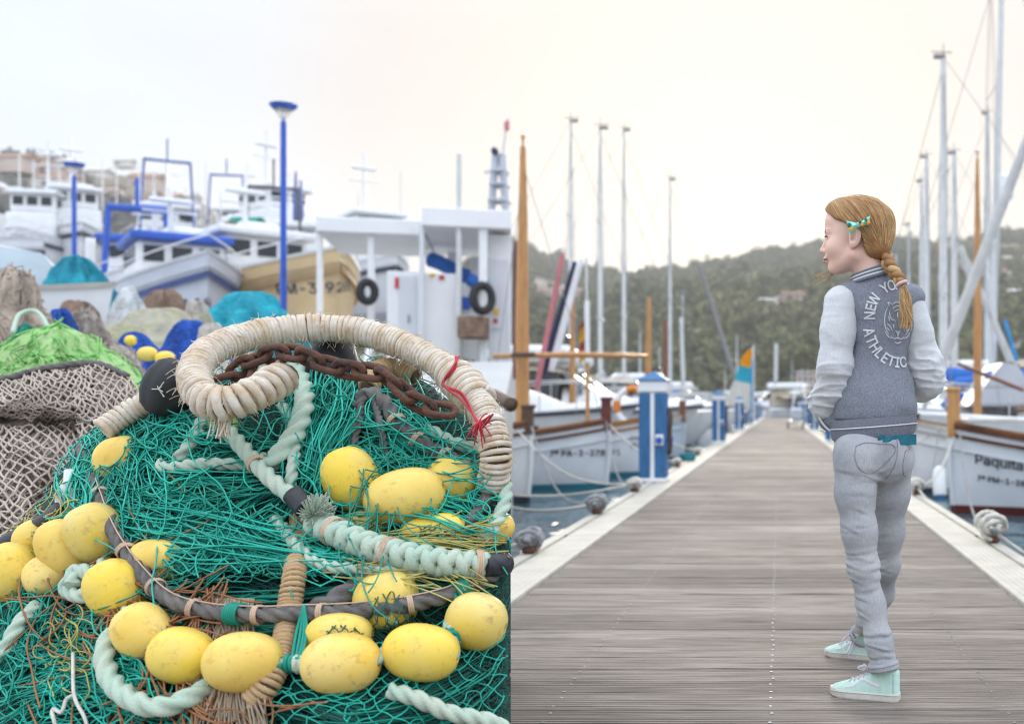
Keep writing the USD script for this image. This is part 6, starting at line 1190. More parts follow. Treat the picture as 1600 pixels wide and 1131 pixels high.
for i, (px_, yt, yb, Y_) in enumerate(((462, 268, 345, 42), (470, 282, 345, 42), (30, 240, 330, 60), (52, 250, 330, 62), (75, 255, 330, 66), (92, 262, 330, 58), (130, 268, 330, 70), (160, 250, 330, 64), (182, 262, 330, 72), (218, 255, 320, 66), (240, 268, 330, 70), (322, 250, 340, 60), (345, 300, 345, 60), (626, 268, 340, 80), (560, 300, 340, 80))):
    spar(px_, yb, px_, yt, Y_, .05 if i > 1 else .12, .035, 'mast_grey' if i > 1 else 'stripe_blue', 'thin pale mast in the fishing harbour behind the yard' if i > 1 else 'blue grey mast with aerials behind the tan boat' if i == 0 else 'short blue grey mast leaning on the one with aerials', 'mast', 'mast')
    if i > 1: tag(f'/World/mast' if TAKEN[('/World', 'mast')] == 0 else f"/World/mast_{TAKEN[('/World', 'mast')]:03d}", group='thin masts in the fishing harbour')
# ship's lattice mast with a red flag
t = thing('ship_mast', 'pale ship\'s mast tower with a red flag behind the shelter', 'mast', at(781, 335, 45)); k = 45 / F
for sx in (-1, 1): part(t, 'leg', [tube(np.array([(sx * 16 * k, -.2, -60 * k), (sx * 5 * k, -.2, 92 * k)]), .16, 6)], 'stripe_blue' if False else 'grey_hull', True)
for z_ in (20, 45, 66): part(t, 'platform', box((0, 0, z_ * k), ((34 - .2 * z_) * k, 1.0, .10), .02), 'grey_hull')
part(t, 'yard', [tube(np.array([(-24 * k, 0, 66 * k), (14 * k, 0, 66 * k)]), .06, 6), tube(np.array([(4 * k, 0, 92 * k), (12 * k, 0, 150 * k)]), .04, 6)], 'grey_hull', True); part(t, 'radar', box((-4 * k, -.4, 95 * k), (10 * k, .4, 12 * k), .1), 'navy'); part(t, 'flag', flagmesh((14.5 * k, 0, 131 * k), .22, .42), 'red_paint')
# lamps
def lamp(label, px_, ytop, Y_, s=1.0):
    c = at(px_, ytop, Y_); t = thing('street_lamp', label, 'street lamp', (c[0], c[1], 1.334), 0, 'blue street lamps'); h = c[2] - 1.334
    part(t, 'base', lathe([(0, 0), (.16, 0), (.16, .05), (.09, .08), (.09, .5), (0.075, .52), (0, .52)], 20), 'blue_paint', True); part(t, 'pole', lathe([(.0, .5), (.072, .5), (.060, h - .36), (.03, h - .34), (.03, h - .30), (0, h - .30)], 20), 'blue_paint', 40)
    part(t, 'bracket', [tube(np.array([(0, 0, h - .34), (a * .20, b * .2, h - .08)]), .014, 6) for a, b in ((1, 0), (-1, 0), (0, 1), (0, -1))], 'mast_grey', True)
    part(t, 'lamp_body', lathe([(0, h - .30), (.035, h - .30), (.05, h - .22), (0.0, h - .20)], 14), 'white_paint', True); part(t, 'shade', lathe([(.06, h - .13), (.20, h - .10), (.27, h - .03), (.275, h), (0, h + .01)], 26), 'blue_paint', 40); part(t, 'diffuser', lathe([(0, h - .15), (.10, h - .145), (.18, h - .11), (0, h - .10)], 20), 'offwhite', True)
    return t
lamp('tall blue street lamp before the tan fishing boat', 443, 164, 22.0); lamp('blue street lamp behind the left fishing boat', 116, 256, 30.0)
spar(141, 470, 141, 372, 21.5, .085, .08, 'white_paint', 'short white post in front of the blue fishing boat', 'post', 'post')
spar(717, 575, 717, 242, 20.75, .06, .05, 'mast_grey', 'tall thin grey pole in front of the shelter', 'pole', 'pole')
# shelter
t = thing('quay_shelter', 'white open shelter with a booth and deep fascia at the quay', 'shelter'); mat('shelter_white', (.78, .785, .80), .55, .05, 1.0); mat('shelter_grey', (.62, .64, .68), .55, .06, 1.0)
PV = at(799, 0, 20.9) * (1, 1, 0); stage.GetPrimAtPath(t).GetAttribute('xformOp:translate').Set(Gf.Vec3d(*PV)); UsdGeom.Xformable(stage.GetPrimAtPath(t)).AddRotateZOp().Set(14.2)
def slab(px0, px1, py0, py1, Y0, D, m, nm):
    a, b = at(px0, py0, 20.9) - PV, at(px1, py1, 20.9) - PV; Y0 = Y0 - 20.9; part(t, nm, box(((a[0] + b[0]) / 2, Y0 + D / 2, (a[2] + b[2]) / 2), (abs(b[0] - a[0]), D, abs(a[2] - b[2])), .015), m)
slab(503, 665, 338, 362, 21.8, 3.2, 'shelter_white', 'roof'); slab(666, 799, 329, 358, 20.9, 4.2, 'shelter_white', 'roof')
for x0, x1, Y0, m in ((503, 511, 21.9, 'shelter_white'), (578, 588, 21.9, 'shelter_white'), (662, 669, 20.95, 'shelter_grey'), (750, 763, 20.95, 'shelter_white')): slab(x0, x1, 360 if Y0 > 21 else 356, 590, Y0, .14, m, 'post')
slab(612, 664, 425, 600, 21.3, 2.2, 'shelter_white', 'booth'); slab(667, 716, 428, 600, 21.15, 2.3, 'shelter_white', 'booth'); slab(723, 748, 440, 600, 21.4, 1.6, 'shelter_white', 'booth'); slab(764, 799, 362, 600, 21.3, 1.8, 'shelter_white', 'booth')
slab(629, 656, 432, 590, 21.28, .03, 'shelter_grey', 'door'); slab(643, 646, 492, 506, 21.25, .03, 'galvanised', 'door_handle'); slab(768, 796, 402, 560, 21.285, .02, 'shelter_grey', 'panel'); slab(730, 745, 372, 425, 24, .1, 'shelter_grey', 'back_panel'); slab(690, 715, 362, 425, 24, .1, 'shelter_grey', 'back_panel')
for x0, x1, y0, y1, m, Y0 in ((624, 630, 435, 452, 'red_paint', 21.27), (676, 684, 429, 434, 'yellow_paint', 21.12), (690, 698, 431, 438, 'red_paint', 21.12), (771, 780, 480, 489, 'yellow_paint', 21.26), (771, 778, 496, 503, 'red_paint', 21.26), (769, 784, 510, 513, 'grey_hull', 21.26), (720, 736, 462, 482, 'blue_paint', 21.35)): slab(x0, x1, y0, y1, Y0, .012, m, 'sign')
slab(700, 799, 575, 580, 20.5, .3, 'heap_green', 'floor_mat')
for px_, py_, r_, lab in ((574, 456, 15, 'dark tyre fender hanging at the left of the shelter'), (754, 466, 20, 'dark tyre fender hanging beside the right post of the shelter')):
    c = at(px_, py_, 20.8); k = 20.8 / F; a = np.linspace(0, 2 * np.pi, 32, endpoint=False); solo('tyre_fender', tube(c + np.stack([r_ * .62 * k * np.cos(a), r_ * .4 * k * np.cos(a), r_ * k * np.sin(a)], -1), 6.5 * k, 12, closed=True), 'black_rubber', lab, 'tyre', True)
solo('blue_cover', [tube(spline(np.array([at(668, 404, 23), at(690, 412, 23), at(715, 426, 23), at(735, 434, 23)]), 20), [.10] + [.16] * 18 + [.06], 12)], 'blue_canvas', 'rolled blue cover slanting behind the shelter booth', 'cover', True); solo('blue_cover', tube(spline(np.array([at(734, 436, 21.2), at(748, 444, 21.2), at(762, 446, 21.2)]), 12), .13, 12), 'blue_canvas', 'short blue cover bundle beside the right tyre', 'cover', True)
for i, (px_, py_) in enumerate(((598, 408), (616, 402), (640, 405), (648, 396))): heap(px_, py_, 24, 12.3, 'heap_blue', ['small blue bundle left of the shelter door', 'second blue bundle left of the shelter door', 'blue bundle above the shelter door', 'pale blue bundle above the booth'][i], seed=60 + i) if False else None
solo('wood_log', tube(np.array([at(772, 618, 8.2), at(812 - 14, 632, 7.8)]), [.05, .055], 12), 'dark_brown', 'short brown log lying on the apron beside the hoop', 'log', True)
solo('crate', [box(at(740, 512, 20.6), (.5, .5, .42), .02)], 'heap_brown', 'brown crate under the right tyre of the shelter', 'crate')
# ---------------------------------------------------------------- the girl on the pier, seen from behind on her left, looking to the left
GY = 2.97; K = GY / F
def G(px, py, dy=0.0): return at(px, py, GY + dy)
def chain_sdf(p, joints, k=0.02):
    """tapered limb through (point, radius) joints"""
    d = None
    for (a, ra), (b, rb) in zip(joints[:-1], joints[1:]):
        e = capsule(p, a, b, ra, rb); d = e if d is None else smin(d, e, k)
    return d
mat('skin', (0.72, 0.44, 0.35), 0.5, 0.0, 22.0, col2=(0.74, 0.50, 0.41), sss=0.12, spec=0.35)
mat('hair', (0.56, 0.29, 0.115), 0.5, 0.0, 50.0, col2=(0.38, 0.175, 0.06), spec=0.45, island=0.3)
mat('hair_light', (0.82, 0.54, 0.27), 0.5, 0.0, 50.0, col2=(0.66, 0.39, 0.16), spec=0.45, island=0.25)
def heather(name, a, b, s=900):
    MAT[name] = usdkit.material(stage, '/World/Looks/' + name, {'tc': ('texture_coordinate', {}), 'mp': ('mapping', {'scale': (1.0, 1.0, 0.45)}), 'n': ('noise_texture', {'scale': float(s), 'detail': 2.0}), 'n2': ('noise_texture', {'scale': 60.0, 'detail': 3.0}),
        'rp': ('rgb_ramp', {'ramp': [(0.36, a), (0.64, b)]}), 'ad': ('math', {'math_type': 'multiply_add', 'value2': 0.6}), 'b': ('bump', {'strength': 0.28, 'distance': 0.002}), 'p': ('principled_bsdf', {'roughness': 0.92, 'sheen_weight': 0.05, 'specular_ior_level': 0.2})},
        [('tc.object', 'mp.vector'), ('mp.vector', 'n.vector'), ('n.fac', 'rp.fac'), ('rp.color', 'p.base_color'), ('tc.object', 'n2.vector'), ('n2.fac', 'ad.value1'), ('n.fac', 'ad.value3'), ('ad.value', 'b.height'), ('b.normal', 'p.normal')], surface='p.BSDF')
heather('jacket_grey', (0.15, 0.162, 0.198), (0.285, 0.30, 0.345), 540); heather('sleeve_grey', (0.57, 0.575, 0.595), (0.69, 0.695, 0.71), 560); heather('rib_grey', (0.13, 0.14, 0.17), (0.21, 0.22, 0.255), 500)
MAT['jeans'] = usdkit.material(stage, '/World/Looks/jeans', {'tc': ('texture_coordinate', {}), 'm1': ('mapping', {'scale': (1.0, 1.0, 0.16)}), 'n1': ('noise_texture', {'scale': 520.0, 'detail': 3.0}), 'n2': ('noise_texture', {'scale': 9.0, 'detail': 3.0, 'roughness': 0.5}), 'm3': ('mapping', {'scale': (1.0, 1.0, 3.0)}), 'n3': ('noise_texture', {'scale': 42.0, 'detail': 5.0}),
    'rp': ('rgb_ramp', {'ramp': [(0.28, (0.32, 0.33, 0.36)), (0.50, (0.40, 0.405, 0.425)), (0.72, (0.50, 0.495, 0.495))]}), 'r1': ('map_range', {'from_min': 0.3, 'from_max': 0.7, 'to_min': 0.84, 'to_max': 1.1}), 'r3': ('map_range', {'from_min': 0.35, 'from_max': 0.65, 'to_min': 0.96, 'to_max': 1.03, 'clamp': True}),
    'a': ('mix', {'mix_type': 'multiply', 'fac': 1.0}), 'c': ('mix', {'mix_type': 'multiply', 'fac': 1.0}), 'b': ('bump', {'strength': 0.25, 'distance': 0.0015}), 'p': ('principled_bsdf', {'roughness': 0.92, 'specular_ior_level': 0.2})},
    [('tc.object', 'm1.vector'), ('m1.vector', 'n1.vector'), ('tc.object', 'n2.vector'), ('tc.object', 'm3.vector'), ('m3.vector', 'n3.vector'), ('n2.fac', 'rp.fac'), ('n1.fac', 'r1.value'), ('n3.fac', 'r3.value'), ('rp.color', 'a.color1'), ('r1.result', 'a.color2'), ('a.color', 'c.color1'), ('r3.result', 'c.color2'), ('c.color', 'p.base_color'), ('n3.fac', 'b.height'), ('b.normal', 'p.normal')], surface='p.BSDF')
mat('jeans_seam', (0.22, 0.235, 0.28), 0.9, 0.2, 60.0)
mat('shirt_teal', (0.012, 0.14, 0.20), 0.85, 0.2, 25.0, bump=0.3, bscale=80)
mat('print_white', (0.66, 0.66, 0.68), 0.8, 0.10, 300.0)
mat('mint_canvas', (0.50, 0.70, 0.61), 0.85, 0.08, 60.0, bump=0.25, bscale=700, bdist=0.001)
mat('sole_white', (0.66, 0.63, 0.58), 0.6, 0.0, 25.0, col2=(0.52, 0.47, 0.41))
mat('lace_lilac', (0.62, 0.57, 0.64), 0.85, 0.1, 60.0)
mat('bow_mint', (0.30, 0.66, 0.56), 0.8, 0.1, 80.0)
mat('bow_green', (0.01, 0.17, 0.10), 0.8, 0.2, 80.0); mat('bow_yellow', (0.70, 0.34, 0.03), 0.8, 0.2, 80.0)
mat('band_pink', (0.66, 0.46, 0.46), 0.8, 0.1, 80.0)
mat('lash', (0.10, 0.05, 0.03), 0.7, 0.1, 80.0); mat('brow', (0.24, 0.12, 0.055), 0.8, 0.1, 80.0); mat('lip', (0.52, 0.20, 0.17), 0.45, 0.1, 80.0, sss=0.1); mat('eyeball', (0.7, 0.7, 0.7), 0.15, 0.02, 30.0)

# head frame: u forward (to the picture's left and a little away), s to her left (towards us), w up; millimetres from the head's centre
HC = G(1345, 368); a_ = math.radians(13); TILT = math.radians(2)
U = np.array([-math.cos(a_), math.sin(a_), 0.0]); Sd = np.array([-math.sin(a_), -math.cos(a_), 0.0]); Wv = np.array([0, 0, 1.0])
HB = np.stack([U, Sd, Wv])
def hw(u, s, w): return HC + 0.001 * (np.asarray(u)[..., None] * U + np.asarray(s)[..., None] * Sd + np.asarray(w)[..., None] * Wv)
def hl(p): return (p - HC) @ HB.T * 1000
def mirror(q): return np.column_stack([q[:, 0], np.abs(q[:, 1]), q[:, 2]])
def head_sdf(p):
    q = hl(p); m = mirror(q)
    d = ellipsoid(q, (4, 0, 30), (86, 68, 68))
    d = smin(d, ellipsoid(q, (48, 0, -22), (50, 53, 76)), 22)
    d = smin(d, capsule(m, (14, 42, -58), (66, 14, -88), 20, 15), 22)
    d = smin(d, ellipsoid(q, (76, 0, -88), (17, 17, 15)), 14)
    d = smin(d, ellipsoid(m, (64, 30, -36), (27, 24, 27)), 16)
    d = smin(d, capsule(m, (89, 10, 8), (82, 36, 8), 9, 9), 10)
    d = smin(d, ellipsoid(q, (76, 0, 40), (24, 46, 34)), 16)
    d = smax(d, -ellipsoid(m, (104, 29, -6), (17, 16, 11)), 9)
    d = smin(d, ellipsoid(m, (82, 29, -8), (11, 14, 9)), 4)
    n = capsule(q, (93, 0, 2), (107, 0, -36), 5.5, 6.5)
    n = smin(n, ellipsoid(q, (108, 0, -39), (8.5, 8, 7.5)), 5); n = smin(n, ellipsoid(m, (99, 8.5, -42), (7.5, 6, 6)), 5)
    d = smin(d, n, 8)
    d = smax(d, -ellipsoid(m, (103, 5, -48), (4, 2.6, 3)), 2)
    d = smin(d, ellipsoid(q, (90, 0, -58), (12, 16, 11)), 8)
    d = smin(d, ellipsoid(q, (98, 0, -61.5), (6.5, 16, 4.2)), 3); d = smin(d, ellipsoid(q, (95, 0, -71), (7, 14, 4.6)), 3)
    d = smax(d, -ellipsoid(q, (100, 0, -66.3), (9, 20, 1.0)), 1.5)
    d = smax(d, -ellipsoid(q, (99, 0, -80), (7, 16, 4.5)), 5)
    d = smin(d, capsule(q, (-12, 0, -52), (-40, 0, -150), 45, 43), 26)
    # ear
    e = q - np.array([6, 66, -12]); c, s_ = math.cos(0.16), math.sin(0.16)
    e = np.column_stack([e[:, 0] * c + e[:, 2] * s_, e[:, 1] - 0.30 * (-(e[:, 0])), e[:, 2] * c - e[:, 0] * s_])
    ear = ellipsoid(e, (0, 0, 0), (17.5, 6.5, 30)); ear = smin(ear, ellipsoid(e, (3.5, 0, -22), (9, 6, 12)), 6)
    ear = smax(ear, -ellipsoid(e, (2.5, 7, 2), (10.5, 10, 19)), 2)
    ear = smin(ear, capsule(e, (-3, 2.5, 14), (-5.5, 2.5, -10), 2.6, 2.8), 3); ear = smin(ear, ellipsoid(e, (12, 2, -4), (4, 3.5, 6)), 3)
    return smin(d, ear, 3.5) * 0.001
def body_sdf(p):
    d = head_sdf(p)
    t = smin(ellipsoid(p, G(1372, 520, .02), (.062, .045, .13)), ellipsoid(p, G(1366, 650, .02), (.075, .055, .10)), .06)
    t = smin(t, capsule(p, G(1368, 430, .01), G(1378, 470, .01), .043, .06), .03)
    for J in LIMBS: t = smin(t, chain_sdf(p, [(a, max(r - 0.024, 0.012)) for a, r in J], .01), .01)
    return smin(d, t, 0.02)
LEG_L = [(G(1340, 712, -.02), .061), (G(1336, 770, -.03), .0515), (G(1343, 830, -.035), .0445), (G(1349, 885, -.03), .0395), (G(1361, 945, -.03), .0355), (G(1373, 1000, -.05), .033), (G(1380, 1036, -.055), .0375)]
LEG_R = [(G(1392, 712, .055), .062), (G(1391, 770, .08), .0515), (G(1387, 830, .12), .0455), (G(1383, 880, .17), .0415), (G(1375, 925, .25), .0395), (G(1360, 965, .35), .0385), (G(1350, 990, .42), .039)]
ARM_L = [(G(1314, 472, -.01), .045), (G(1309, 520, -.015), .044), (G(1306, 570, -.01), .043), (G(1303, 606, .02), .043), (G(1291, 628, .06), .043), (G(1290, 642, .10), .036)]
ARM_R = [(G(1420, 474, .03), .044), (G(1430, 520, .04), .047), (G(1442, 565, .055), .048), (G(1448, 592, .07), .045), (G(1440, 604, .13), .040), (G(1424, 608, .19), .034)]
LIMBS = [LEG_L, LEG_R, [(a, r) for a, r in ARM_L], ARM_R]
girl = thing('person', 'girl in a grey varsity jacket and pale jeans looking left on the pier', 'person')


def fine(p): return body_sdf(p)
m1 = surface_nets(lambda p: smax(body_sdf(p), (HC[2] - .158) - p[:, 2], .0005), HC + np.array([-.15, -.13, -.17]), HC + np.array([.14, .13, .125]), .0021)
m2 = surface_nets(lambda p: smax(body_sdf(p), p[:, 2] - (HC[2] - .154), .0005), G(1255, 1085, -.2), G(1500, 300, .52), .010)
part(girl, 'body', join([m1, m2]), 'skin', True)

# ---- eye, brow, lips (her left side is the one in view, the right is built too)
for sg in (1, -1):
    part(girl, 'eye', moved(trimesh.creation.icosphere(3, 0.0105), hw(80.5, sg * 29, -8)), 'eyeball', True)
    t = np.linspace(0, 1, 12); part(girl, 'eyelashes', [tube(hw(97 - 12 * t ** 1.5 + e, sg * (22 + 22 * t), -5.5 + 2.5 * np.sin(t * 3.1) - 2 * t), np.interp(t, [0, .5, 1], [.0010, .0024, .0010]), 6) for e in (0, .8)], 'lash', True)
    part(girl, 'eyebrow', tube(hw(98.5 - 15 * t ** 1.6, sg * (12 + 34 * t), 9 + 4 * np.sin(t * 2.6)), np.interp(t, [0, .4, 1], [.0022, .0032, .0012]), 6, flat=.6), 'brow', True)
t = np.linspace(-1, 1, 15)
part(girl, 'lips', [tube(hw(103.6 - 9 * t ** 2 - 1.0 * np.cos(t * 6), 15 * t, -62.3 + 0.5 * np.cos(t * 6) - 2.2 * t ** 2), .0030 * (1 - .75 * t ** 2) + .0004, 8), tube(hw(101.2 - 8 * t ** 2, 13 * t, -70.2 + 2.0 * t ** 2), .0034 * (1 - .75 * t ** 2) + .0004, 8)], 'lip', True)

# ---- hair: a cap, strands combed back to the plait, plait, tie, tail
def cap_sdf(p):
    q = hl(p)
    d = ellipsoid(q, (2, 0, 31), (93, 75, 75))
    d = smin(d, ellipsoid(q, (-28, 0, -8), (62, 64, 66)), 24)
    d = smin(d, ellipsoid(q, (-46, 18, -46), (34, 34, 26)), 22)
    d = smin(d, ellipsoid(q, (56, 0, 62), (48, 52, 40)), 18)
    hl_ = np.interp(q[:, 2], [-80, -45, -15, 5, 22, 40, 62, 80, 100], [-28, -16, -12, -4, 26, 66, 92, 105, 130])        # the hairline: forward limit at each height
    return smax(d, (q[:, 0] - hl_) * 0.8, 6) * 0.001
cap = surface_nets(cap_sdf, HC + np.array([-.15, -.13, -.11]), HC + np.array([.14, .13, .135]), .003)
cv = cap[0]; q = hl(cv)
part(girl, 'hair', cap, 'hair', True)
root = np.array([-64, 26, -60.0]); rg = np.random.default_rng(3); Qs = []
def comb(n, front, seed, lift):
    rg = np.random.default_rng(seed); C0 = np.array([-4, 0, 14.0]); out = []
    a = rg.uniform(0, 1, n); side = rg.uniform(-1, 1, n) if front == 'top' else None
    if front == 'top':     # from the parting on the crown, both sides
        S0 = np.column_stack([rg.uniform(-66, 96, n), rg.uniform(-14, 4, n), np.full(n, 100.0)])
    elif front == 'brow':  # from the forehead's hairline
        S0 = np.column_stack([96 - 52 * a ** 1.3, 14 + 50 * a ** .8, 64 - 36 * a])
    else:                  # the nape and behind the ear
        S0 = np.column_stack([-14 - 8 * a, 60 + 4 * a, 18 - 70 * a])
    E = root + rg.normal(0, 6, (n, 3)); t = np.linspace(0, 1, 22)
    d0 = S0 - C0; d1 = E - C0; l0 = np.linalg.norm(d0, axis=1, keepdims=True); l1 = np.linalg.norm(d1, axis=1, keepdims=True); d0 /= l0; d1 /= l1
    om = np.arccos(np.clip((d0 * d1).sum(1), -1, 1))[:, None, None]
    D = (np.sin((1 - t)[None, :, None] * om) * d0[:, None] + np.sin(t[None, :, None] * om) * d1[:, None]) / np.sin(om)
    sw = 0.10 * np.sin(t * np.pi)[None, :, None] * rg.normal(0, .5, (n, 1, 3)); sw[..., 2] -= (0.22 if front != 'nape' else 0.05) * np.sin(t * np.pi)[None]
    D = D + sw; D /= np.linalg.norm(D, axis=2, keepdims=True)
    r = np.full((n, 22), 60.0)      # march out to the cap
    for _ in range(26):
        P = C0 + D * r[..., None]; e = cap_sdf(hw(P[..., 0], P[..., 1], P[..., 2]).reshape(-1, 3)).reshape(n, 22) * 1000; r = np.clip(r - e * .8, 30, 125)
    P = C0 + D * (r + lift * rg.uniform(0.2, 1.6, (n, 1)) * np.sin(np.pi * np.clip(t * 1.2, 0, 1))[None] - 0.3)[..., None]
    hlim = np.interp(P[..., 2], [-80, -45, -15, 5, 22, 40, 62, 80, 100], [-28, -16, -12, -4, 26, 66, 92, 105, 130])
    bad = (P[..., 0] > hlim + 6).sum(1) > 4
    return hw(P[..., 0], P[..., 1], P[..., 2])[~bad]
for nm, n, fr, sd, lf in (('hair', 620, 'top', 1, 1.6), ('hair', 420, 'brow', 2, 1.6), ('hair', 160, 'nape', 3, 1.2)):
    Qs.append((comb(n, fr, sd, lf), 'hair'))
Qs.append((comb(260, 'top', 5, 2.6), 'hair_light')); Qs.append((comb(170, 'brow', 6, 2.6), 'hair_light'))
for m_ in ('hair', 'hair_light'):
    part(girl, 'combed_strands', join([ribbons(Q, (.00085 if m_ == 'hair' else .0006) * rg.uniform(.7, 1.5, len(Q)), 5) for Q, k in Qs if k == m_]), m_, True, kind='stuff')
pl = spline(np.array([G(1384, 402, -.045), G(1389, 414, -.062), G(1397, 426, -.075), G(1405, 436, -.085), G(1409, 444, -.09)]), 120)
T, N, B = frames(pl); s = np.linspace(0, 1, 120); rw = 11.5e-3 * (1 - .25 * s)
for k in range(3):
    ph = 2 * np.pi * 1.6 * s + k * 2 * np.pi / 3
    off = (rw * 1.0 * np.sin(ph))[:, None] * N + (rw * .55 * np.sin(2 * ph))[:, None] * B
    part(girl, 'plait', tube(pl + off, rw * 1.02, 22, lobes=11, depth=.18, twist=60), 'hair_light' if k == 1 else 'hair', True)
part(girl, 'hair_band', tube(pl[-1] + .0125 * (np.cos(np.linspace(0, 6.28, 24, False))[:, None] * N[-1] + np.sin(np.linspace(0, 6.28, 24, False))[:, None] * B[-1]), .0055, 10, closed=True), 'band_pink', True)
n = 230; t = np.linspace(0, 1, 14)[None, :, None]; e0 = rg.normal(0, 1, (n, 1, 3)) * .0045; tip = np.stack([rg.normal(1417, 4.5, n), 508 + rg.uniform(-26, 8, n), rg.normal(-.088, .006, n)], -1)
mid = np.stack([rg.normal(1416, 6.5, n), rg.normal(470, 3, n), rg.normal(-.098, .006, n)], -1)
A0 = G(1410, 444, -.09) + e0; M0 = np.array([G(*x) for x in mid])[:, None]; E0 = np.array([G(*x) for x in tip])[:, None]
part(girl, 'hair_tail', ribbons(A0 * (1 - t) ** 2 + 2 * M0 * t * (1 - t) + E0 * t ** 2, .0011 * rg.uniform(.6, 1.4, n), 5), 'hair_light', True, kind='stuff')
fly = []
for i in range(16):
    x0, y0 = rg.uniform(1296, 1308), rg.uniform(416, 428); x1, y1 = rg.uniform(1266, 1300), rg.uniform(428, 446)
    fly.append(tube(spline(np.array([G(x0 + 14, y0 - 20, .05), G(x0, y0, .03), G((x0 + x1) / 2 + rg.normal(0, 3), (y0 + y1) / 2 + rg.normal(0, 2), .02), G(x1, y1, .02)]), 16), .0006, 4))
for i in range(70):
    a0 = rg.uniform(0, 1); b0 = hw(rg.uniform(-60, 80), rg.uniform(-30, 30), 0.0); u0, s0 = rg.uniform(-80, 85), rg.uniform(-35, 40)
    st = []
    for t_ in np.linspace(0, 1, 7):
        dv = np.array([u0 * (1 - t_) - 86 * t_ + 4, s0 * (1 - t_) + 15 * t_, 80 * (1 - t_) - 20 * t_]); dv /= np.linalg.norm(dv); r_ = 70.0
        for _ in range(10): e_ = cap_sdf(hw(*(np.array([-4, 0, 14.0]) + dv * r_))[None])[0] * 1000; r_ -= e_ * .8
        st.append(hw(*(np.array([-4, 0, 14.0]) + dv * (r_ + 1 + 5 * a0 * math.sin(3.14 * t_)))))
    fly.append(tube(spline(np.array(st), 14), .00045, 4))
part(girl, 'loose_strands', join(fly), 'hair_light', True, kind='stuff')
# ---- bow
bow = part(girl, 'hair_bow', moved(trimesh.creation.icosphere(2, .0045), G(1341, 352.5, -.0865), s=(1, 1, 1)) if False else [moved(box((0, 0, 0), (.011, .009, .014), .003), G(1341, 351.5, -.092))], 'bow_mint', True)
for sg, (x1, ya, yb) in ((-1, (1322.5, 345, 368)), (1, (1359.5, 337, 351))):
    c = G(1341, 351.5, -.092); top_, bot_ = G(x1, ya, -.088), G(x1 + (6 if sg < 0 else -2), yb, -.088)
    g1 = np.linspace(0, 1, 12)[:, None, None]; g2 = np.linspace(-1, 1, 9)[None, :, None]
    edge_ = (top_ + bot_) / 2 + g2 * (bot_ - top_) / 2; cc = c + g2 * np.array([0, 0, -.0035])
    sh = cc * (1 - g1) + edge_ * g1; puff = np.array([0, -1, 0]) * (.010 * np.sin(np.pi * np.clip(g1, 0, 1)) * (1 - g2 ** 2) + .002 * np.cos(g2 * 7) * (1 - g1))
    part(girl, 'bow_loop', [grid(sh + puff + np.array([0, -.001, 0])), grid((sh - puff * .4 + np.array([0, .004, 0]))[:, ::-1])], 'bow_mint', True)
for x, y, m_, r in ((1327, 352, 'bow_green', .0058), (1330, 357.5, 'bow_yellow', .0058), (1347, 351, 'bow_yellow', .0045), (1344, 347, 'bow_green', .004), (1353, 344, 'bow_green', .0045), (1357, 348, 'bow_yellow', .0048)):
    part(girl, 'pineapple_print', moved(trimesh.creation.icosphere(2, 1.0), G(x, y, -.0985 if 1325 < x < 1335 or x > 1350 else -.101), s=(r, .0025, r * 1.15)), m_, True)

# ---- jacket
def wr(p, f, seed, a): return a * (meshkit.fbm(p * np.asarray(f, float), 3, seed) - 0.5)
def torso_sdf(p):
    d = ellipsoid(p, G(1377, 505, .015), (.092, .074, .125))
    d = smin(d, ellipsoid(p, G(1367, 632, .02), (.117, .086, .15)), .06)
    d = smin(d, capsule(p, G(1322, 463, .0), G(1422, 466, .03), .040, .040), .045)
    d = smin(d, capsule(p, G(1363, 432, .004), G(1372, 472, .012), .056, .066), .035)
    z = (H + (CY - p[:, 2] * 0) * 0)
    d = d + wr(p, (9, 9, 16), 5, .010) + .0025 * np.sin((p[:, 2] * 55 + p[:, 0] * 26) + 3 * meshkit.noise(p * 8, 3)) * np.clip((p[:, 0] - G(1395, 0)[0]) / .03, 0, 1)
    zt = G(0, 433)[2] + .22 * (p[:, 0] - G(1345, 0)[0]) * 0
    d = smax(d, p[:, 2] - (G(0, 429)[2] + .30 * (p[:, 0] - G(1362, 0)[0])), .006)
    zb = np.interp(p[:, 0], [G(1296, 0)[0], G(1340, 0)[0], G(1432, 0)[0]], [G(0, 655)[2], G(0, 657)[2], G(0, 648)[2]])
    return smax(d, zb - p[:, 2], .003)
tv = surface_nets(torso_sdf, G(1255, 700, -.14), G(1480, 420, .16), .0040)
part(girl, 'jacket', tv, 'jacket_grey', True)
def ysurf(px, py, f, y0=-.14, off=.0012):
    """points on the near side of a garment, found along +y from in front of it"""
    px, py = np.asarray(px, float), np.asarray(py, float); P = np.stack([(px - CX) * K, np.full(px.shape, GY + y0), H + (CY - py) * K], -1).reshape(-1, 3)
    for _ in range(28):
        P[:, 1] += np.clip(f(P), -.02, .03) * .8
    P[:, 1] -= off
    return P.reshape(px.shape + (3,))
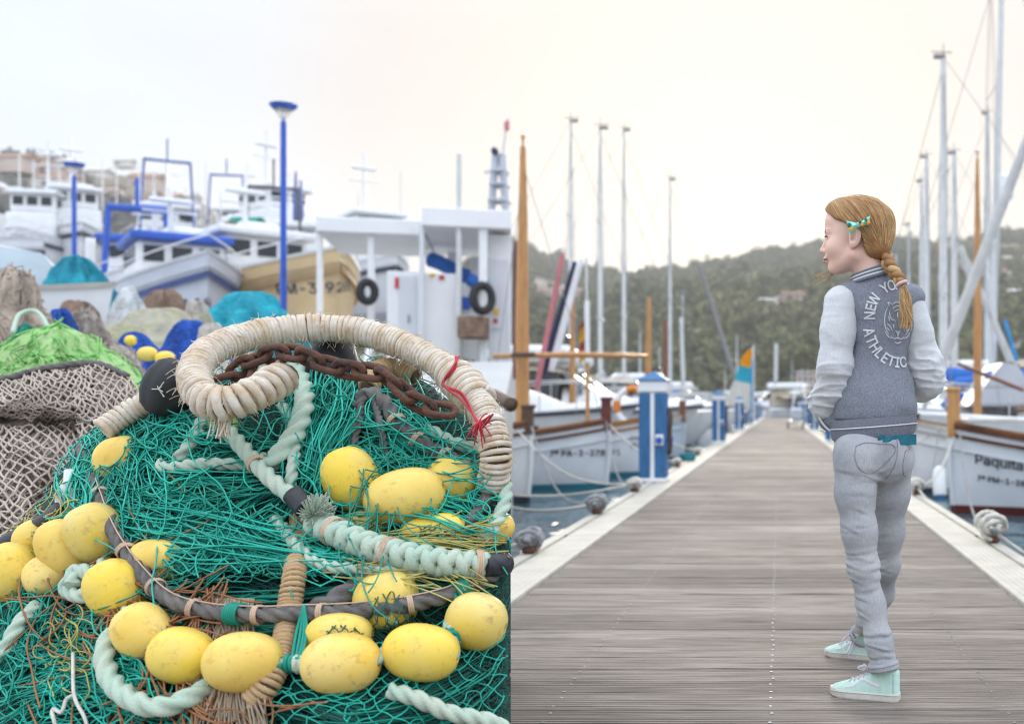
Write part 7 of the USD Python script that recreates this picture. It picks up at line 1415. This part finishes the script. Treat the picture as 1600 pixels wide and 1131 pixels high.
# waistband: a ribbed ring with a white stripe below the jacket's edge
def hem_ring(f0, f1, r, ydelta=0):
    a = np.linspace(0, 2 * np.pi, 180, endpoint=False); s = np.linspace(0, 1, 12)
    rows = []
    for t_ in s:
        y = f0 + (f1 - f0) * t_
        X = 1366.5 + 66 * r * np.cos(a) - 1.5 * t_; dY = .022 + .088 * r * np.sin(a)
        Z = y + 5.0 * (X - 1366) / 66 * -1.0
        bul = 1 + .03 * math.sin(math.pi * t_) - .03 * t_ ** 2
        rib = 1 + .006 * np.cos(a * 90)
        rows.append(np.stack([(1366.5 + (X - 1366.5) * bul * rib - CX) * K, GY + .022 + (dY - .022) * bul * rib, H + (CY - Z) * K], -1))
    V = np.array(rows); V = np.concatenate([V, V[:, :1]], 1); return grid(V)
part(girl, 'waistband', hem_ring(652, 683, 1.0), 'rib_grey', True)
part(girl, 'waistband_stripe', hem_ring(665, 667.5, 1.026), 'print_white', True)
part(girl, 'shirt', hem_ring(672, 688, .93), 'shirt_teal', True)
fl_ = np.array([[G(1372 + 60 * i / 10, 680 + j * (1.0 + .5 * (i > 5)) - 1.5 * (i / 10), -.066 + .045 * (i / 10) ** 1.6 - .002 * math.sin(i * 1.7 + j * .4)) for j in range(12)] for i in range(11)])
part(girl, 'shirt_tail', grid(fl_), 'shirt_teal', True)
# collar
def ring3(c, rx, ry, r, tilt, n=70): 
    a = np.linspace(0, 2 * np.pi, n, endpoint=False); return tube(c + np.stack([rx * np.cos(a), ry * np.sin(a), tilt * np.cos(a)], -1), r, 12, closed=True)
for k, (dz, m_) in enumerate(((0, 'rib_grey'), (.006, 'print_white'), (.011, 'rib_grey'), (.016, 'print_white'), (.021, 'rib_grey'))):
    part(girl, 'collar' if m_ == 'rib_grey' else 'collar_stripe', ring3(G(1362.5, 435, .004) + np.array([0, 0, dz]), .0600 - dz * .22, .059 - dz * .22, .0048 if m_ == 'rib_grey' else .0040, .0175), m_, True)
def sleeve(J, seed, wz, name='sleeve'):
    J = [(a, r) for a, r in J]
    def f(p):
        d = chain_sdf(p, J, .03)
        z0 = G(0, wz)[2]; k = np.exp(-((p[:, 2] - z0) / .06) ** 2)
        q = p + .05 * np.stack([meshkit.noise(p * 8, seed + 21), meshkit.noise(p * 8, seed + 22), meshkit.noise(p * 8, seed + 23)], -1)
        rid = lambda f, s: 1 - np.abs(2 * meshkit.noise(q * np.array(f, float), s) - 1)
        return d + wr(p, (8, 8, 12), seed, .014) - (.18 + k) * .0075 * (rid((14, 14, 34), seed) ** 3 + .5 * rid((24, 24, 60), seed + 1) ** 3 - .3)
    A = np.array([a for a, r in J])
    return surface_nets(f, A.min(0) - .075, A.max(0) + .075, .0036)
part(girl, 'sleeve', sleeve(ARM_L, 2, 615), 'sleeve_grey', True); part(girl, 'sleeve', sleeve(ARM_R, 4, 585), 'sleeve_grey', True)
def pocket_sdf(p): return smin(ellipsoid(p, G(1292, 648, .085), (.028, .05, .045)), ellipsoid(p, G(1308, 655, .06), (.03, .05, .04)), .02) + wr(p, (14, 14, 14), 9, .010)
part(girl, 'front_pocket', surface_nets(pocket_sdf, G(1255, 700, -.05), G(1345, 600, .19), .004), 'jacket_grey', True)
part(girl, 'pocket_piping', tube(spline(np.array([G(1276, 628, .05), G(1279, 650, .04), G(1290, 667, .035), G(1302, 676, .02)]), 40), .003, 8), 'print_white', True)

# ---- print on the back: letters on an arch, a tiger's face in strokes
def dress_text(word, cx, cy, rx, ry, a0, a1, hgt, outward):
    """letters set on an ellipse round (cx, cy) in picture units, laid onto the jacket"""
    out = []
    for i, ch in enumerate(word):
        if ch == ' ': continue
        a = math.radians(a0 + (a1 - a0) * (i + .5) / len(word)); x0, y0 = cx + rx * math.cos(a), cy - ry * math.sin(a)
        m = meshkit.text_mesh(ch, hgt, .3, bold=True); v = np.array(m.vertices); f = np.array(m.faces); v[:, 0] -= (v[:, 0].max() + v[:, 0].min()) / 2; v[:, 1] -= hgt / 2
        v[:, 0] *= .86
        n = np.array([math.cos(a) / rx, math.sin(a) / ry]); n /= np.linalg.norm(n); up = n if outward else -n; rt = np.array([up[1], -up[0]])
        w = v[:, :1] * rt + v[:, 1:2] * up; X, Y_ = x0 + w[:, 0], y0 - w[:, 1]
        P = ysurf(X, Y_, torso_sdf); P[:, 1] += np.where(v[:, 2] > .1, -.0010, .0006); out.append((ch, (P, f[:, ::-1])))
    return out
for word, args in (('NEW YORK', (1402, 497, 46, 50, 186, 68, 15.5, True)), ('ATHLETIC DEPT', (1402, 503, 48, 64, 190, 345, 15.5, False))):
    for ch, m in dress_text(word, *args): part(girl, 'printed_letter', m, 'print_white')
TG = [[(1384, 483), (1380, 492), (1379, 505), (1381, 516), (1386, 525)], [(1418, 486), (1421, 497), (1420, 508), (1417, 518), (1412, 525)],
      [(1386, 482), (1384, 476), (1390, 479)], [(1410, 480), (1415, 477), (1416, 485)], [(1390, 480), (1396, 476), (1404, 476), (1410, 480)], [(1391, 486), (1396, 482), (1403, 482), (1408, 486)], [(1394, 490), (1399, 487), (1404, 490)], [(1399, 490), (1399, 499)],
      [(1386, 490), (1388, 499), (1393, 504)], [(1413, 491), (1412, 500), (1407, 504)], [(1389, 502), (1394, 503), (1396, 506)], [(1411, 502), (1406, 503), (1404, 506)], [(1383, 508), (1388, 513), (1391, 519)], [(1417, 508), (1412, 513), (1410, 519)],
      [(1382, 514), (1387, 519)], [(1418, 515), (1413, 520)], [(1396, 519), (1400, 521), (1404, 519)], [(1398, 520), (1400, 525), (1402, 520)], [(1400, 525), (1400, 530)], [(1389, 527), (1394, 531), (1400, 530), (1406, 531), (1411, 527)], [(1395, 536), (1400, 538), (1406, 535)], [(1380, 520), (1385, 528), (1391, 531)], [(1420, 520), (1416, 527), (1410, 531)],
      [(1393, 508), (1393, 515)], [(1407, 508), (1407, 515)], [(1385, 497), (1387, 505)], [(1415, 497), (1414, 505)]]
for st in TG:
    c = spline(np.array(st, float), 16); P = ysurf(c[:, 0], c[:, 1], torso_sdf, off=.0006)
    part(girl, 'printed_stroke', tube(P, .0014 * (1 - .6 * np.abs(np.linspace(-1, 1, 16)) ** 3), 6, flat=1), 'print_white', True)
c = spline(np.array([(1331, 470), (1334, 500), (1334, 540), (1331, 590)], float), 30)

# ---- jeans
rg = np.random.default_rng(91); CREASES = []
def crease(n, px_, py_, sl, hw_, sg_, am):
    for _ in range(n):
        c_ = G(rg.uniform(*px_), rg.uniform(*py_), -.05); CREASES.append((c_[0], c_[2], rg.uniform(*sl), rg.uniform(*hw_), rg.uniform(*sg_), rg.uniform(*am)))
crease(9, (1318, 1345), (850, 915), (-.5, .15), (.018, .035), (.0035, .006), (.0015, .0032)); crease(6, (1345, 1368), (860, 930), (-.1, .5), (.016, .03), (.0035, .006), (.0012, .0026)); crease(7, (1360, 1390), (985, 1028), (-.4, .4), (.018, .035), (.003, .005), (.0014, .003)); crease(5, (1322, 1368), (738, 775), (-.5, -.1), (.03, .05), (.004, .007), (.0015, .0030)); crease(6, (1375, 1402), (740, 830), (.0, .6), (.018, .035), (.004, .006), (.0014, .0028)); crease(8, (1372, 1396), (845, 930), (-.3, .5), (.015, .03), (.0035, .006), (.0014, .0028)); crease(4, (1318, 1350), (790, 845), (-.4, .1), (.02, .035), (.004, .006), (.001, .002)); crease(4, (1330, 1352), (930, 975), (-.6, .2), (.015, .03), (.003, .005), (.001, .002))
def jeans_sdf(p):
    d = smin(chain_sdf(p, LEG_L, .03), chain_sdf(p, LEG_R, .03), .012)
    seat = smin(ellipsoid(p, G(1342, 715, -.012), (.067, .078, .075)), ellipsoid(p, G(1388, 715, .02), (.067, .078, .075)), .018)
    seat = smin(seat, ellipsoid(p, G(1365, 690, .015), (.104, .080, .045)), .02)
    d = smin(d, seat, .03)
    z = p[:, 2]
    for x0, z0, sl, hw_, sg_, am in CREASES:            # single folds, each with its own place, slant, length and depth
        e = z - z0 - sl * (p[:, 0] - x0) - 2.2 * (p[:, 0] - x0) ** 2 * np.sign(sl + 1e-9); m_ = np.exp(-((p[:, 0] - x0) / hw_) ** 2)
        d = d + am * m_ * (np.exp(-(e / sg_) ** 2) - .8 * np.exp(-((e - 2.0 * sg_) / (1.3 * sg_)) ** 2))
    d = d + wr(p, (6, 6, 5), 6, .004)
    return smax(smax(d, p[:, 2] - G(0, 676)[2], .003), np.minimum(G(0, 1036)[2] - z, 9), .002)
part(girl, 'jeans', surface_nets(jeans_sdf, G(1268, 1062, -.16), G(1460, 668, .50), .0034), 'jeans', True)
def seam(pts, r=.0012, f=jeans_sdf, y0=-.17, m='jeans_seam', n=40, name='jeans_seam'):
    c = spline(np.array(pts, float), n); P = ysurf(c[:, 0], c[:, 1], f, y0, .0004); part(girl, name, tube(P, r, 6), m, True)
seam([(1334, 695), (1332, 712), (1340, 730), (1356, 737), (1374, 728)]); seam([(1334, 695), (1350, 690), (1372, 692), (1392, 694), (1394, 706), (1374, 728)])
seam([(1412, 704), (1408, 722), (1410, 740), (1416, 744)]); seam([(1412, 704), (1424, 698)]); seam([(1398, 684), (1399, 700), (1396, 720), (1388, 738), (1381, 748)])
a = np.linspace(0, 2 * np.pi, 60, endpoint=False)
for J, lo in ((LEG_L, 1042), (LEG_R, 990)):
    c, r = J[-1]; T_ = (J[-1][0] - J[-2][0]); T_ /= np.linalg.norm(T_); n1 = np.cross(T_, [0, 1, 0]); n1 /= np.linalg.norm(n1); n2 = np.cross(T_, n1)
    V = np.array([[c + T_ * q_ + (r + .0035 + w_) * (np.cos(x) * n1 + np.sin(x) * n2) for x in np.append(a, 0)] for q_, w_ in ((-.004, -.004), (-.004, .0), (.004, .0015), (.014, .001), (.018, -.001), (.018, -.006))])
    part(girl, 'jeans_cuff', grid(V), 'jeans', True)
    part(girl, 'cuff_stitching', tube(c + T_ * .004 + (r + .0052) * (np.cos(a)[:, None] * n1 + np.sin(a)[:, None] * n2), .0009, 5, closed=True), 'jeans_seam', True)

# ---- shoes: sole, upper, toe cap, side stripe, laces (length along -x)
def shoe(heel, toe, name, laces_loose):
    heel, toe = np.asarray(heel, float), np.asarray(toe, float); L = np.linalg.norm(toe[:2] - heel[:2]); f_ = np.append((toe - heel)[:2] / L, 0); s_ = np.array([-f_[1], f_[0], 0]); B_ = np.stack([f_, s_, [0, 0, 1.0]])
    loc = lambda p: (p - np.append(heel[:2], 0)) @ B_.T / (L / .225)
    sc = L / .225
    def halfw(x): return np.interp(x, [-.01, .0, .02, .06, .11, .16, .195, .215, .226], [.006, .022, .029, .030, .032, .037, .034, .024, .004])
    def sole(p):
        q = loc(p); w = halfw(q[:, 0]); lift = .006 * np.clip((q[:, 0] - .17) / .05, 0, 1) ** 2
        d = np.maximum(np.abs(q[:, 1]) - w, np.maximum(-.004 - q[:, 0], q[:, 0] - .228)); h = np.maximum(lift - q[:, 2], q[:, 2] - .029 - .004 * np.clip((q[:, 0] - .17) / .05, 0, 1))
        return smax(d, h, .006) * sc * .8
    def upper(p):
        q = loc(p); top = np.interp(q[:, 0], [0, .03, .07, .10, .14, .18, .21, .226], [.100, .104, .100, .080, .062, .050, .040, .030])
        w = halfw(q[:, 0]) - .0025; k = np.clip((q[:, 2] - .02) / np.maximum(top - .02, .01), 0, 1.2)
        d = np.abs(q[:, 1]) - w * np.sqrt(np.clip(1 - (k * np.interp(q[:, 0], [0, .08, .12, .226], [.55, .60, .85, .96])) ** 2.2, .03, 1))
        d = smax(d, np.maximum(-.001 - q[:, 0] - .02 * 0 * k, q[:, 0] - .224), .006)
        return smax(smax(d, q[:, 2] - top, .010), .012 - q[:, 2], .002) * sc * .75
    lo = np.minimum(heel, toe) - .05; hi = np.maximum(heel, toe) + .05; lo[2], hi[2] = -.01, .125
    part(girl, 'shoe', surface_nets(upper, lo, hi, .0028), 'mint_canvas', True); sh = stage.GetPrimAtPath('/World/person')
    part(girl, 'shoe_sole', surface_nets(sole, lo, hi, .0028), 'sole_white', True)
    side = -1 if (s_[1] > 0) else 1                                     # the side turned to us
    def on(xs, zs, off=.001):
        P = heel * (1, 1, 0) + np.asarray(xs)[:, None] * sc * f_ + np.asarray(zs)[:, None] * sc * np.array([0, 0, 1.0]) + side * .05 * s_
        for _ in range(26): P = P - side * s_ * np.clip(upper(P), -.005, .01)[:, None]
        return P + side * s_ * off
    c = spline(np.array([(.168, .038), (.142, .045), (.112, .066), (.092, .060), (.055, .048)]), 50); w_ = np.interp(np.linspace(0, 1, 50), [0, .2, .5, 1], [.003, .007, .007, .0068])
    g_ = np.array([on(c[:, 0], c[:, 1] + k * w_, .0012 if abs(k) < 1 else -.0005) for k in (-1, -.5, 0, .5, 1)]); part(girl, 'shoe_stripe', grid(g_ if side < 0 else g_[::-1]), 'print_white', True)
    a = np.linspace(-.004, .225, 60)
    part(girl, 'sole_line', tube(np.array([np.append(heel[:2], 0) + f_ * x * sc + side * s_ * (halfw(x) + .0004) * sc + np.array([0, 0, .0235 * sc]) for x in a]), .0011, 5), 'mint_canvas', True)
    tops = lambda x: np.interp(x, [.07, .10, .14, .18], [.100, .080, .062, .050])
    for x in (.095, .110, .125, .140, .155):
        y = np.linspace(-.021, .021, 9); part(girl, 'lace', tube(np.array([np.append(heel[:2], 0) + f_ * (x + .02 * yy) * sc + s_ * yy * sc + np.array([0, 0, (tops(x) + .002 - 9 * yy ** 2) * sc]) for yy in y]), .0030, 7, flat=.5), 'lace_lilac', True)
    kx = np.append(heel[:2], 0) + f_ * .098 * sc + np.array([0, 0, .092 * sc])
    loops = [[(0, 0, 0), (.012, .02, .006), (.03, .045, -.02), (.012, .05, -.045), (.0, .02, -.012)], [(0, 0, 0), (.02, -.012, .01), (.03, -.02, -.004), (.012, -.012, .0)], [(0, 0, 0), (-.006, .03, -.02), (.004, .046, -.055)]] if laces_loose else [[(0, 0, 0), (.012, .012, .012), (.026, .016, .006), (.010, .006, -.002)], [(0, 0, 0), (.016, -.012, .010), (.022, -.018, -.002), (.004, -.006, .0)]]
    for lp in loops: part(girl, 'lace', tube(spline(np.array([kx + f_ * x + side * s_ * y + np.array([0, 0, z]) for x, y, z in lp]), 30), .0032, 7, flat=.5), 'lace_lilac', True)
    part(girl, 'heel_seam', tube(on(np.full(10, .012), np.linspace(.03, .088, 10), .0), .0009, 5), 'jeans_seam', True)
hL = G(1404, 0, -.068); tL = G(1298, 0, .0); hR = G(1370, 0, .37); tR = G(1290, 0, .50)
shoe((hL[0], hL[1], 0), (tL[0], tL[1], 0), 'shoe', False)
k2 = (GY + .40) / F
shoe(((1372 - CX) * k2, GY + .40, 0), ((1289 - CX) * (GY + .47) / F, GY + .47, 0), 'shoe', True)
